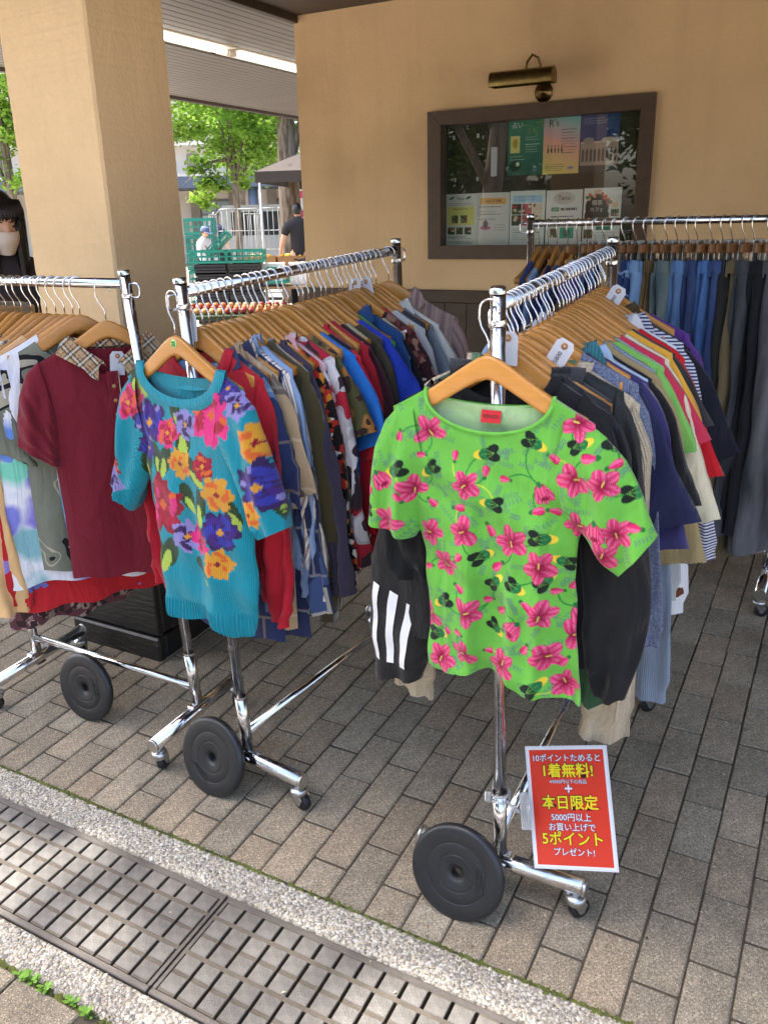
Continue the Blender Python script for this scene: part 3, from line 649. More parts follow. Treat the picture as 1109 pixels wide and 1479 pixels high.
        for i in range(ns):
            c = (tp[i] + bp[i]) / 2; h = (tp[i] - bp[i]) / 2; q = t[i]
            th = th0 + (th1 - th0) * min(1, q * 2.2)
            if S.get('cuff') and q > .93: h = h * S['cuff']; th *= S['cuff']
            for k in range(nr):
                a = 2 * math.pi * k / nr; ca, sa = math.cos(a), math.sin(a)
                wr = 1 + .10 * math.sin(3 * a + fy[0] + q * 5) * q
                fd = S.get('fold', .006) * math.sin(q * 10 + fy[1] + 2 * ca) * q + S.get('fold', .006) * .8 * math.sin(ca * 6 + fy[2] + 3 * q) * min(1, q * 3)
                if S.get('l', 0) > .3 or ('top' in S and nr < 60): fd += .0045 * math.sin(q * 27 + 3.5 * ca + fy[0]) * math.exp(-((q - .55) / .28) ** 2) + .003 * math.sin(q * 41 - 4 * ca + fy[2]) * q
                V[i, k] = (sd * (c[0] + h[0] * ca * wr) if 'top' not in S else (c[0] + h[0] * ca), yo * q + .004 + sa * th * wr + fd, c[1] + h[1] * ca)
                UV[i, k] = (V[i, k, 0] if S.get('flatuv') else sa * th * 3 + ca * np.linalg.norm(h), V[i, k, 2])
        F = gridfaces(nr, ns, True)
        if sd > 0 or 'top' in S: F = F[:, ::-1]
        out.append(('sleeve', V.reshape(-1, 3), F, UV.reshape(-1, 2), None))
    return out, info
def collar_mesh(P, info, h=.032, spread=.0, seed=0):
    """stand-and-fall collar round the neck opening"""
    nw, zn, nf, nb = info['nw'], info['zneck'], P.get('nf', .07), P.get('nb', .022); n = 21; V = []; UV = []
    for i in range(n):
        a = math.pi * (i / (n - 1)) ; x = nw * math.cos(a) * 1.02
        f = abs(math.cos(a)); q = math.sin(a)
        zf = zn - nb * q + .004; yb = .012 * q + .006
        for (dy, dz) in ((0, 0), (.003, .018), (.012, .012), (.02 , -.012)):
            V.append((x * (1 + dy * 2), yb + dy * q, zf + dz)); UV.append((x, dz))
    for side in (1, -1):
        b = len(V)
        for i in range(7):
            t = i / 6; x = side * (nw * 1.02 - t * (nw - .012)); z = zn - nf * .8 * t + .006; y = -.012 - .006 * t
            for (k, dx, dz) in ((0, 0, 0), (1, side * .006, .014), (2, side * .018, .0), (3, side * (.034 - .01 * t), -.03 + .006 * t - (.012 * (t > .8)))):
                V.append((x + dx, y - .004 * k, z + dz)); UV.append((x + dx, z + dz))
    F = [(i * 4 + k, i * 4 + k + 1, i * 4 + k + 5, i * 4 + k + 4) for i in range(n - 1) for k in range(3)]
    for s in range(2):
        b = n * 4 + s * 28; F += [(b + i * 4 + k, b + i * 4 + k + 1, b + i * 4 + k + 5, b + i * 4 + k + 4) for i in range(6) for k in range(3)]
    return V, F, UV

# cloth materials --------------------------------------------------
def hsv_like(c, k): return tuple(min(1, x * k) for x in c)
def cloth(name, c, kind='jersey', pat=None, c2=None, c3=None, sc=1.0):
    if name in MATS: return MATS[name]
    k_ = .82; c = tuple(x * k_ for x in c); c2 = tuple(x * k_ for x in c2) if c2 else tuple(x * .7 for x in c); c3 = tuple(x * k_ for x in c3) if c3 else c2
    def bld(N, L, tc, cs, h):
        uv = node(N, 'ShaderNodeUVMap'); uv.uv_map = 'UVMap'; U = uv.outputs[0]; O = tc.outputs['Object']
        def wave(vec, s, rot=0.0, dist=0.0, prof='SIN', d='X'):
            mp = node(N, 'ShaderNodeMapping'); mp.inputs['Rotation'].default_value = (0, 0, rot); L.new(vec, mp.inputs['Vector'])
            w = node(N, 'ShaderNodeTexWave', wave_profile=prof); w.bands_direction = d; w.inputs['Scale'].default_value = s; w.inputs['Distortion'].default_value = dist; w.inputs['Detail Scale'].default_value = 1; L.new(mp.outputs[0], w.inputs['Vector']); return w.outputs['Fac']
        def vor(s, out='Color', rnd=1.0, feat='F1'):
            v = node(N, 'ShaderNodeTexVoronoi', feature=feat); v.inputs['Scale'].default_value = s; v.inputs['Randomness'].default_value = rnd
            nz = node(N, 'ShaderNodeTexNoise'); nz.inputs['Scale'].default_value = s * 1.3; L.new(O, nz.inputs['Vector'])
            ad = node(N, 'ShaderNodeVectorMath', operation='MULTIPLY_ADD'); ad.inputs[1].default_value = (.7 / s,) * 3; L.new(nz.outputs['Color'], ad.inputs[0]); L.new(O, ad.inputs[2]); L.new(ad.outputs[0], v.inputs['Vector']); return v
        c0 = c
        if pat == 'stripe':      # fine alternating stripes
            f = wave(U, 22 * sc); col = ramp(N, L, f, [(0, c), (.5, c), (.52, c2), (1, c2)], 'CONSTANT')
        elif pat == 'diag':
            f = wave(U, 9 * sc, .5); f2 = wave(U, 37 * sc, .5)
            col = ramp(N, L, f, [(0, c), (.55, c2), (.66, c), (.72, c3), (.9, c)], 'CONSTANT'); col = mixc(N, L, ramp(N, L, f2, [(0, (0, 0, 0)), (.62, (.75, .75, .75))], 'CONSTANT'), col, mixc(N, L, .4, col, c2))
        elif pat == 'hstripe':
            f = wave(U, 12 * sc, 0, 0, 'SIN', 'Y'); col = ramp(N, L, f, [(0, c), (.5, c2)], 'CONSTANT')
        elif pat == 'multi':
            f = wave(U, 26 * sc, .12); f2 = wave(U, 11 * sc, .12); col = ramp(N, L, f, [(0, c), (.35, c2), (.6, c3), (.8, c)], 'LINEAR'); col = mixc(N, L, ramp(N, L, f2, [(0, (0, 0, 0)), (.8, (.8, .8, .8))], 'CONSTANT'), col, hsv_like(c2, 1.3))
        elif pat == 'floral':    # blossoms of c2 with hearts of c3 on c
            v = vor(16 * sc); col = ramp(N, L, v.outputs['Distance'], [(0, c3), (.16, c3), (.2, c2), (.42, hsv_like(c2, .75)), (.5, c)], 'CONSTANT')
            v2 = vor(34 * sc); s2 = node(N, 'ShaderNodeSeparateColor'); L.new(v2.outputs['Color'], s2.inputs[0]); f = node(N, 'ShaderNodeMath', operation='GREATER_THAN'); f.inputs[1].default_value = .72; L.new(s2.outputs[0], f.inputs[0]); col = mixc(N, L, f.outputs[0], col, c3)
        elif pat == 'dots':
            v = vor(60 * sc); s2 = node(N, 'ShaderNodeSeparateColor'); L.new(v.outputs['Color'], s2.inputs[0]); col = ramp(N, L, s2.outputs[0], [(0, c), (.4, c2), (.62, c3), (.8, c), (.93, (.75, .7, .6))], 'CONSTANT')
        elif pat == 'patch':     # patchwork of oblongs with bordered fields
            br = node(N, 'ShaderNodeTexBrick'); br.offset = .35; br.inputs['Scale'].default_value = 7 * sc; br.inputs['Mortar Size'].default_value = .025; br.inputs['Color1'].default_value = (*c, 1); br.inputs['Color2'].default_value = (*c, 1); br.inputs['Mortar'].default_value = (*c3, 1); br.inputs['Brick Width'].default_value = .62; br.inputs['Row Height'].default_value = .8; L.new(U, br.inputs['Vector'])
            v = node(N, 'ShaderNodeTexVoronoi', distance='CHEBYCHEV'); v.inputs['Scale'].default_value = 11 * sc; L.new(U, v.inputs['Vector']); s2 = node(N, 'ShaderNodeSeparateColor'); L.new(v.outputs['Color'], s2.inputs[0])
            p = ramp(N, L, s2.outputs[0], [(0, c), (.45, c2), (.62, c), (.75, c3), (.84, c)], 'CONSTANT'); col = mixc(N, L, .68, br.outputs['Color'], p)
        elif pat == 'abstract':
            nz = node(N, 'ShaderNodeTexNoise'); nz.inputs['Scale'].default_value = 5 * sc; nz.inputs['Detail'].default_value = 1.5; nz.inputs['Distortion'].default_value = 1.6; L.new(O, nz.inputs['Vector'])
            col = ramp(N, L, nz.outputs[0], [(0, c2), (.36, c3), (.40, c), (.57, c2), (.60, c), (.67, c3), (.7, c)], 'CONSTANT')
        elif pat == 'water':     # watercolour blossom on white
            v = vor(9 * sc); s2 = node(N, 'ShaderNodeSeparateColor'); L.new(v.outputs['Color'], s2.inputs[0]); pc = ramp(N, L, s2.outputs[0], [(0, c2), (.5, c3), (.8, rgb(120, 200, 170)), (1, c2)]); sepz = node(N, 'ShaderNodeSeparateXYZ'); L.new(O, sepz.inputs[0])
            low_ = node(N, 'ShaderNodeMapRange'); low_.inputs[1].default_value = -.20; low_.inputs[2].default_value = -.34; L.new(sepz.outputs[2], low_.inputs[0])
            fl = ramp(N, L, v.outputs['Distance'], [(.40, (1, 1, 1)), (.62, (0, 0, 0))]); mm_ = node(N, 'ShaderNodeMath', operation='MULTIPLY'); L.new(fl, mm_.inputs[0]); L.new(low_.outputs[0], mm_.inputs[1]); col = mixc(N, L, mm_.outputs[0], c, pc)
        elif pat == 'plaid':
            f = wave(U, 7 * sc); g_ = wave(U, 7 * sc, 0, 0, 'SIN', 'Y'); col = mixc(N, L, ramp(N, L, f, [(0, (0, 0, 0)), (.6, (.8,) * 3)], 'CONSTANT'), c, c2); col = mixc(N, L, ramp(N, L, g_, [(0, (0, 0, 0)), (.6, (.7,) * 3)], 'CONSTANT'), col, c3)
        elif pat == 'camo':
            nz = node(N, 'ShaderNodeTexNoise'); nz.inputs['Scale'].default_value = 9 * sc; nz.inputs['Detail'].default_value = 3; L.new(O, nz.inputs['Vector']); col = ramp(N, L, nz.outputs[0], [(0, c), (.46, hsv_like(c, 1.5)), (.58, c)], 'CONSTANT')
            v = vor(9 * sc); s2 = node(N, 'ShaderNodeSeparateColor'); L.new(v.outputs['Color'], s2.inputs[0]); a_ = node(N, 'ShaderNodeMath', operation='GREATER_THAN'); a_.inputs[1].default_value = .6; L.new(s2.outputs[0], a_.inputs[0]); b_ = node(N, 'ShaderNodeMath', operation='LESS_THAN'); b_.inputs[1].default_value = .3; L.new(v.outputs['Distance'], b_.inputs[0]); m_ = node(N, 'ShaderNodeMath', operation='MULTIPLY'); L.new(a_.outputs[0], m_.inputs[0]); L.new(b_.outputs[0], m_.inputs[1]); col = mixc(N, L, m_.outputs[0], col, c2)
        elif pat == 'spots':     # isolated motifs on a plain ground
            v = vor(11 * sc); s2 = node(N, 'ShaderNodeSeparateColor'); L.new(v.outputs['Color'], s2.inputs[0]); nz = node(N, 'ShaderNodeTexNoise'); nz.inputs['Scale'].default_value = 30; L.new(O, nz.inputs['Vector'])
            ad = node(N, 'ShaderNodeMath', operation='MULTIPLY_ADD'); ad.inputs[1].default_value = .5; L.new(nz.outputs[0], ad.inputs[0]); L.new(v.outputs['Distance'], ad.inputs[2]); m_ = node(N, 'ShaderNodeMath', operation='LESS_THAN'); m_.inputs[1].default_value = .46; L.new(ad.outputs[0], m_.inputs[0]); col = mixc(N, L, m_.outputs[0], c, ramp(N, L, s2.outputs[0], [(0, c2), (.6, c3)], 'CONSTANT'))
        elif pat == 'wash':      # faded denim
            mp = node(N, 'ShaderNodeMapping'); mp.inputs['Scale'].default_value = (7, 7, 1.6); L.new(O, mp.inputs['Vector']); nz = node(N, 'ShaderNodeTexNoise'); nz.inputs['Scale'].default_value = 1.6 * sc; nz.inputs['Detail'].default_value = 6; L.new(mp.outputs[0], nz.inputs['Vector']); col = ramp(N, L, nz.outputs[0], [(.34, mixt(c, (0, 0, 0), .25)), (.5, mixt(c, c2, .5)), (.62, c2)])
        elif pat == 'marl':
            nz = node(N, 'ShaderNodeTexNoise'); nz.inputs['Scale'].default_value = 260; nz.inputs['Detail'].default_value = 2; L.new(O, nz.inputs['Vector']); col = ramp(N, L, nz.outputs[0], [(.38, c), (.62, c2)])
        else: col = cs
        if kind == 'knit': h = wave(U, 62, 0, .4)
        elif kind == 'rib': h = wave(U, 40, 0, .2)
        elif kind == 'cable':
            a_ = wave(U, 22, 0, 1.5); b_ = wave(U, 60, 0, 0, 'SIN', 'Y'); ml = node(N, 'ShaderNodeMath', operation='MULTIPLY_ADD'); ml.inputs[1].default_value = .4; L.new(b_, ml.inputs[0]); L.new(a_, ml.inputs[2]); h = ml.outputs[0]
        elif kind == 'denim': h = wave(U, 300, .8)
        return col, h
    return mat(name, c, .82 if kind != 'nylon' else .5, var=.07, vscale=14, bump={'jersey': .18, 'knit': .55, 'rib': .6, 'cable': .9, 'denim': .25, 'woven': .12, 'nylon': .1, 'velvet': .1}[kind], bscale=420, sheen={'velvet': .6}.get(kind, .12), spec=.25, build=bld, crease={'nylon': .5, 'jersey': .4, 'woven': .45, 'denim': .4, 'velvet': .3}.get(kind, .22))
def mixt(a, b, t): return tuple(x + (y - x) * t for x, y in zip(a, b))
SLV = {'n': None,
       's': dict(l=.21, w0=.17, w1=.155, a0=46, a1=66, t1=.013, fold=.008),
       'm': dict(l=.31, w0=.17, w1=.14, a0=48, a1=74, t1=.013, fold=.009),
       'l': dict(l=.58, w0=.17, w1=.09, a0=50, a1=84, t1=.015, ns=26, cuff=.8, fold=.011, nr=18),
       'L': dict(l=.62, w0=.18, w1=.105, a0=48, a1=86, t1=.020, ns=28, cuff=.72, fold=.015, nr=20)}
def dress(root_name, M, P, matl, label, cat, group, seed, sleeve_mat=None, collar=None, extra=None):
    parts, info = garment_meshes(P, matl, seed); root = None
    for (nm, V, F, UV, shp) in parts:
        me = mk(root_name if nm == 'body' else 'sleeve', V, F, matl if nm == 'body' or sleeve_mat is None else sleeve_mat, True, UV)
        if nm == 'body': root = link(root_name, me, None, M); tag(root, label, cat, group)
        else: link('sleeve', me, root)
    if collar is not None:
        V, F, UV = collar_mesh(P, info); link('collar', mk('collar', V, F, collar, True, UV), root)
    return root, info
# ------------------------------------------------------------------ prints drawn on a grid and carried by the cloth itself
class Canvas:
    def __init__(s, x0, x1, z0, z1, px, base):
        s.x0, s.z0, s.px = x0, z0, px; s.w = int((x1 - x0) * px); s.h = int((z1 - z0) * px); s.a = np.empty((s.h, s.w, 3)); s.a[:] = base
        s.X, s.Z = np.meshgrid(x0 + (np.arange(s.w) + .5) / px, z0 + (np.arange(s.h) + .5) / px)
    def win(s, x, z, r):
        i0 = max(0, int((x - r - s.x0) * s.px)); i1 = min(s.w, int((x + r - s.x0) * s.px) + 2); j0 = max(0, int((z - r - s.z0) * s.px)); j1 = min(s.h, int((z + r - s.z0) * s.px) + 2)
        return (slice(j0, j1), slice(i0, i1)) if i1 > i0 and j1 > j0 else None
    def put(s, w, m, c):
        t = s.a[w]; m = np.clip(m, 0, 1)[..., None]; t[:] = t * (1 - m) + np.asarray(c) * m
    def polar(s, x, z, r, fn, col, soft=None):
        w = s.win(x, z, r * 1.6)
        if w is None: return
        dx, dz = s.X[w] - x, s.Z[w] - z; R_ = np.hypot(dx, dz); a = np.arctan2(dz, dx); f = fn(a) * r; s.put(w, (f - R_) * s.px * (soft or 1) + .5, col(a, R_ / np.maximum(f, 1e-6)) if callable(col) else col)
    def ell(s, x, z, ra, rb, ang, col):
        w = s.win(x, z, max(ra, rb))
        if w is None: return
        dx, dz = s.X[w] - x, s.Z[w] - z; c, n = math.cos(ang), math.sin(ang); p = dx * c + dz * n; q = -dx * n + dz * c; d = np.sqrt((p / ra) ** 2 + (q / rb) ** 2); s.put(w, (1 - d) * min(ra, rb) * s.px + .5, col(p / ra, q / rb) if callable(col) else col)
    def stroke(s, pts, wd, col):
        pts = np.array(pts); c = pts.mean(0); r = np.abs(pts - c).max() + wd * 2; w = s.win(c[0], c[1], r)
        if w is None: return
        D = np.full(s.X[w].shape, 9.0)
        for a, b in zip(pts[:-1], pts[1:]):
            d = b - a; t = np.clip(((s.X[w] - a[0]) * d[0] + (s.Z[w] - a[1]) * d[1]) / max(1e-9, d @ d), 0, 1); D = np.minimum(D, np.hypot(s.X[w] - a[0] - t * d[0], s.Z[w] - a[1] - t * d[1]))
        s.put(w, (wd - D) * s.px + .5, col)
    def rect(s, x0, x1, z0, z1, col):
        m = (s.X > x0) & (s.X < x1) & (s.Z > z0) & (s.Z < z1); s.a[m] = col
    def sample(s, x, z, quant=None, k=.74):
        if quant: x = (np.floor(x / quant[0]) + .5) * quant[0]; z = (np.floor(z / quant[1]) + .5) * quant[1]
        i = np.clip(((x - s.x0) * s.px).astype(int), 0, s.w - 1); j = np.clip(((z - s.z0) * s.px).astype(int), 0, s.h - 1); return s.a[j, i] * k
PK = np.array(rgb(226, 44, 112)); PKD = np.array(rgb(150, 14, 62)); PKL = np.array(rgb(250, 150, 186)); LIME = np.array(rgb(112, 192, 74)); VINE = np.array(rgb(38, 140, 62)); GREYB = np.array(rgb(96, 146, 112)); LEAFD = np.array(rgb(18, 34, 26)); LEAFG = np.array(rgb(24, 120, 66)); YELO = np.array(rgb(244, 214, 62))
BIG = [(-111,-240),(169,-201),(-33,-333),(-144,-357),(171,-298),(223,-300),(-192,-427),(-34,-425),(59,-432),(-110,-443),(180,-384),(249,-384),(-76,-501),(116,-473),(-119,-630),(-29,-593),(122,-567),(-88,-714),(-31,-682),(49,-690),(134,-655),(177,-612),(167,-715),(228,-432)]
BELL = [(-217,-332),(109,-319),(77,-597),(212,-374),(177,-558),(-51,-747)]
BUD = [(-170,-252),(-58,-283),(3,-307),(42,-316),(-105,-379),(-47,-381),(106,-367),(135,-365),(131,-265),(197,-256),(236,-267),(14,-418),(-235,-370),(32,-488),(-45,-481),(-46,-546),(11,-567),(42,-578),(95,-643),(164,-668),(14,-674),(-73,-645),(-43,-641),(146,-523),(172,-509),(281,-370),(-124,-286),(-169,-374),(-119,-521),(94,-550)]
LEAF = [(-171,-318),(-103,-310),(11,-271),(88,-240),(26,-364),(172,-239),(229,-233),(267,-314),(111,-416),(-5,-477),(22,-527),(66,-516),(122,-505),(162,-464),(24,-617),(-107,-668),(-77,-582),(-245,-411),(112,-723)]
def green_canvas():
    C = Canvas(-.34, .36, -.82, -.13, 1500, LIME); r = np.random.default_rng(21)
    for _ in range(430):                                   # pale grey-green sprigs
        x, z, a = r.uniform(-.33, .35), r.uniform(-.81, -.14), r.uniform(0, 6.28); ln = r.uniform(.014, .03)
        for k in range(5):
            t = k / 4; px_, pz = x + math.cos(a) * ln * t, z + math.sin(a) * ln * t
            for sd in (-1, 1): C.ell(px_ + sd * .0028 * math.sin(a), pz - sd * .0028 * math.cos(a), .0028, .0012, a + sd * .8, GREYB)
        C.stroke([(x, z), (x + math.cos(a) * ln, z + math.sin(a) * ln)], .0004, GREYB)
    allp = [np.array(p) / 1000 for p in BIG + BELL]; minor = [np.array(p) / 1000 for p in BUD + LEAF]
    for p in minor:                                        # vines joining small motifs to the nearest blossom
        d = [np.hypot(*(p - q)) for q in allp]; q = allp[int(np.argmin(d))]
        if min(d) < .14:
            m = (p + q) / 2 + np.array([-(q - p)[1], (q - p)[0]]) * r.choice([-.45, .45]); t = np.linspace(0, 1, 14)[:, None]; C.stroke((1 - t) ** 2 * p + 2 * t * (1 - t) * m + t * t * q, 0.0014, VINE if r.random() < .75 else np.array(rgb(190, 210, 70)))
    for (x, z) in LEAF:
        x, z = x / 1000, z / 1000; a = r.uniform(-.9, .9) + math.pi * r.integers(2); R_ = r.uniform(.0135, .0185)
        tip = (x + math.cos(a) * R_ * .95, z + math.sin(a) * R_ * .95)
        C.ell(tip[0], tip[1], R_ * .95, R_ * .5, a, YELO); C.ell(x + math.cos(a) * R_ * .35, z + math.sin(a) * R_ * .35, R_ * .95, R_ * .66, a, LEAFG)
        for sd in (-1, 1): C.ell(x - math.cos(a) * R_ * .3 + sd * math.sin(a) * R_ * .38, z - math.sin(a) * R_ * .3 - sd * math.cos(a) * R_ * .38, R_ * .75, R_ * .5, a + sd * .35, LEAFD)
        for k in range(5):
            aa = a + (k - 2) * .35; C.stroke([(x - math.cos(a) * R_ * .5, z - math.sin(a) * R_ * .5), (x + math.cos(aa) * R_ * .9, z + math.sin(aa) * R_ * .9)], .00045, LEAFG if k % 2 else np.array(rgb(120, 170, 60)))
    def flower(x, z, R_, n=5, ph=None, sq=1.0, miss=None):
        ph = r.uniform(0, 6.28) if ph is None else ph
        for k in range(n):
            if miss is not None and k == miss: continue
            a = ph + 2 * math.pi * k / n + r.uniform(-.16, .16); d = R_ * .52; L_ = R_ * r.uniform(.5, .64); Wd = R_ * r.uniform(.32, .44)
            def pc(p, q, s0=r.uniform(0, 6)):
                st = .5 + .5 * np.sin(q * 7 + p * 2 + s0); e = np.clip((p + .75) / 1.0, 0, 1); base = PKD * (1 - e)[..., None] + PK * e[..., None]; return base * (1 - .5 * st[..., None] * e[..., None]) + PKL * (.5 * st * e)[..., None]
            C.ell(x + math.cos(a) * d, z + math.sin(a) * d * sq, L_ * 1.03, Wd * 1.06, a, PKD); C.ell(x + math.cos(a) * d, z + math.sin(a) * d * sq, L_, Wd, a, pc)
            for q in (-.3, 0, .3): C.stroke([(x + math.cos(a) * d * .3, z + math.sin(a) * d * .3), (x + math.cos(a + q * .7) * R_ * .85, z + math.sin(a + q * .7) * R_ * .85)], .00042, PKD)
        C.ell(x, z, R_ * .16, R_ * .16, 0, PKD); C.stroke([(x, z), (x + math.cos(ph + .6) * R_ * .32, z + math.sin(ph + .6) * R_ * .32)], .0012, np.array(rgb(214, 200, 90)))
    for i, (x, z) in enumerate(BIG): flower(x / 1000, z / 1000, r.uniform(.025, .031), 5, None, 1, r.integers(5) if r.random() < .45 else None)
    for (x, z) in BELL:
        x, z = x / 1000, z / 1000; a = r.uniform(-2.2, -.9); R_ = .029
        for k in (-1, 1, 0):
            aa = a + k * .45; C.ell(x + math.cos(aa) * R_ * .5, z + math.sin(aa) * R_ * .5, R_ * .72, R_ * .36, aa, PKD); C.ell(x + math.cos(aa) * R_ * .5, z + math.sin(aa) * R_ * .5, R_ * .69, R_ * .32, aa, lambda p, q: PK * (1 - .5 * (.5 + .5 * np.sin(q * 8))[..., None]) + PKL * (.5 * (.5 + .5 * np.sin(q * 8)))[..., None])
        C.ell(x + math.cos(a) * R_ * .85, z + math.sin(a) * R_ * .85, R_ * .16, R_ * .26, a, PKD); C.ell(x - math.cos(a) * R_ * .1, z - math.sin(a) * R_ * .1, R_ * .22, R_ * .16, a, LEAFG)
    for (x, z) in BUD:
        x, z = x / 1000, z / 1000; a = r.uniform(0, 6.28); R_ = r.uniform(.009, .0135); C.ell(x - math.cos(a) * R_ * .9, z - math.sin(a) * R_ * .9, R_ * .45, R_ * .35, a, VINE * .7)
        for k in (-.5, .5, 0): C.ell(x + math.cos(a + k) * R_ * .2, z + math.sin(a + k) * R_ * .2, R_ * .95, R_ * .52, a + k * .6, PKD if k == -.5 else PK if k == .5 else lambda p, q: PK * (1 - .45 * (q > .1)[..., None]) + PKL * (.45 * (q > .1))[..., None])
    return C
TEAL = np.array(rgb(22, 148, 168)); KC = dict(pink=rgb(232, 48, 132), org=rgb(226, 106, 46), red=rgb(176, 24, 58), crim=rgb(150, 18, 46), pur=rgb(72, 40, 132), dpur=rgb(58, 34, 92), lav=rgb(150, 140, 206), yel=rgb(226, 160, 48), dgr=rgb(44, 70, 40), lime=rgb(178, 204, 84), blue=rgb(58, 60, 168)); KC = {k: np.array(v) for k, v in KC.items()}
FL = [(-167,-223,60,0),(-102,-265,85,1),(-41,-283,45,0),(106,-227,115,2),(160,-162,40,1),(194,-194,42,3),(-1,-351,50,4),(77,-345,40,5),(-77,-462,125,6),(-5,-532,60,3),(43,-528,55,7),(113,-497,75,1),(114,-407,62,4),(100,-578,52,4),(242,-269,62,4),(251,-364,90,1),(223,-431,42,4),(-251,-384,45,5),(-256,-433,42,3),(20,-256,50,3),(-120,-330,36,1)]
LF = [(-149,-167),(-82,-348),(-52,-349),(-105,-586),(-66,-583),(-12,-235),(9,-286),(40,-360),(58,-442),(9,-431),(146,-446),(43,-607),(297,-399),(-132,-376)]
def teal_canvas():
    C = Canvas(-.34, .36, -.86, -.12, 900, TEAL); r = np.random.default_rng(5)
    def leaf(x, z, a, R_):
        C.ell(x, z, R_, R_ * .5, a, KC['dgr']); C.ell(x + math.cos(a) * R_ * .45, z + math.sin(a) * R_ * .45 - .004, R_ * .62, R_ * .26, a + .25, KC['lime'])
    for (x, z) in LF: leaf(x / 1000, (z - 35) / 1000, r.uniform(-2.2, -.6), r.uniform(.036, .05))
    pal = {0: ('pink', 'org', 'red', 'yel'), 1: ('dpur', 'pur', 'blue', 'yel'), 2: ('pink', 'red', 'pink', 'org'), 3: ('lav', 'dpur', 'lav', 'yel'), 4: ('yel', 'org', 'yel', 'crim'), 5: ('crim', 'org', 'red', 'yel'), 6: ('crim', 'pink', 'red', 'org'), 7: ('pink', 'pink', 'crim', 'org')}
    for (x, z, s, t) in FL:
        x, z = x / 1000, (z - 35) / 1000; R_ = s / 1000 * .50 + .013; c = [KC[k] for k in pal[t]]; ph = r.uniform(0, 6.28); n = int(r.integers(5, 7))
        fn = lambda a: .90 + .12 * np.cos(n * (a - ph)) + .07 * np.sin(11 * a + ph * 3) + .05 * np.sin(17 * a)
        C.polar(x, z, R_, fn, c[0])
        for k in range(n):
            a = ph + 2 * math.pi * k / n; C.ell(x + math.cos(a) * R_ * .60, z + math.sin(a) * R_ * .60, R_ * .34, R_ * .17, a + 1.2, c[1] if k % 2 else c[2]); C.ell(x + math.cos(a + .5) * R_ * .42, z + math.sin(a + .5) * R_ * .42, R_ * .2, R_ * .1, a, c[2] if k % 2 else c[1])
            if s > 80: C.ell(x + math.cos(a + .3) * R_ * .72, z + math.sin(a + .3) * R_ * .72, R_ * .16, R_ * .10, a, KC['lav'] if t == 1 else c[3] if k % 3 == 0 else c[2])
        C.polar(x, z, R_ * .34, lambda a: .8 + .25 * np.cos(5 * a + ph), c[2] if t != 3 else c[1]); C.polar(x, z, R_ * .17, lambda a: .9 + .2 * np.cos(4 * a), c[3])
    return C
PRINT_CLOTH = lambda nm, kind: cloth_attr(nm, kind)
def cloth_attr(name, kind):
    def bld(N, L, tc, cs, h):
        uv = node(N, 'ShaderNodeUVMap'); uv.uv_map = 'UVMap'
        if kind == 'knit':
            w = node(N, 'ShaderNodeTexWave'); w.inputs['Scale'].default_value = 78; w.inputs['Distortion'].default_value = .6; L.new(uv.outputs[0], w.inputs['Vector']); return cs, w.outputs['Fac']
        return cs, h
    return mat(name, (1, 1, 1), .85, attr=True, var=.05, vscale=40, bump=.4 if kind == 'knit' else .15, bscale=420, sheen=.15, spec=.2, build=bld, crease=.3 if kind == 'knit' else .42)
def front_garment(root_name, M, P, canvas, matl, label, cat, group, seed, quant=None, inner=None, base=None):
    parts, info = garment_meshes(P, matl, seed); root = None
    for (nm, V, F, UV, shp) in parts:
        V = V.copy()
        c = canvas.sample(V[:, 0], V[:, 2], quant).copy()
        if nm == 'body':
            n = shp[0] * shp[1]
            if inner is not None: c[n:] = c[n:] * (1 - inner[1]) + np.array(inner[0]) * inner[1]
        if P.get('post'): P['post'](nm, V, c, info, shp)
        me = mk(root_name if nm == 'body' else 'sleeve', V, F, matl, True, UV, c)
        if nm == 'body': root = link(root_name, me, None, M); tag(root, label, cat, group)
        else: link('sleeve', me, root)
    return root, info
# lime green floral t-shirt on the end hook
GO = Matrix.Translation((-.553, 1.280, 1.496))
RACKGRP = {'g': 'clothes on the rack with the lime green t-shirt', 't': 'clothes on the rack with the turquoise sweater', 'r': 'clothes on the rack by the column', 'j': 'clothes on the jeans rack'}
HG = {k: 'hangers' + v[7:] for k, v in RACKGRP.items()}
def post_green(nm, V, c, info, shp):
    if nm == 'sleeve':
        V[:, 1] += .006 * np.sin(V[:, 0] * 95 + 2) * np.clip((-.26 - V[:, 2]) / .1, 0, 1)
    else:
        q = np.clip((-.30 - V[:, 2]) / .25, 0, 1); x = V[:, 0] - .02 * q
        V[:, 1] += q * (.011 * np.tanh(3 * np.sin(x * 46 + .7 + .8 * q)) + .006 * np.sin(x * 83 + 2)); V[:, 1] += .004 * np.sin(x * 30 + V[:, 2] * 40) * np.clip((-.2 - V[:, 2]) / .1, 0, 1) + .0022 * np.sin(V[:, 2] * 75 + x * 35)
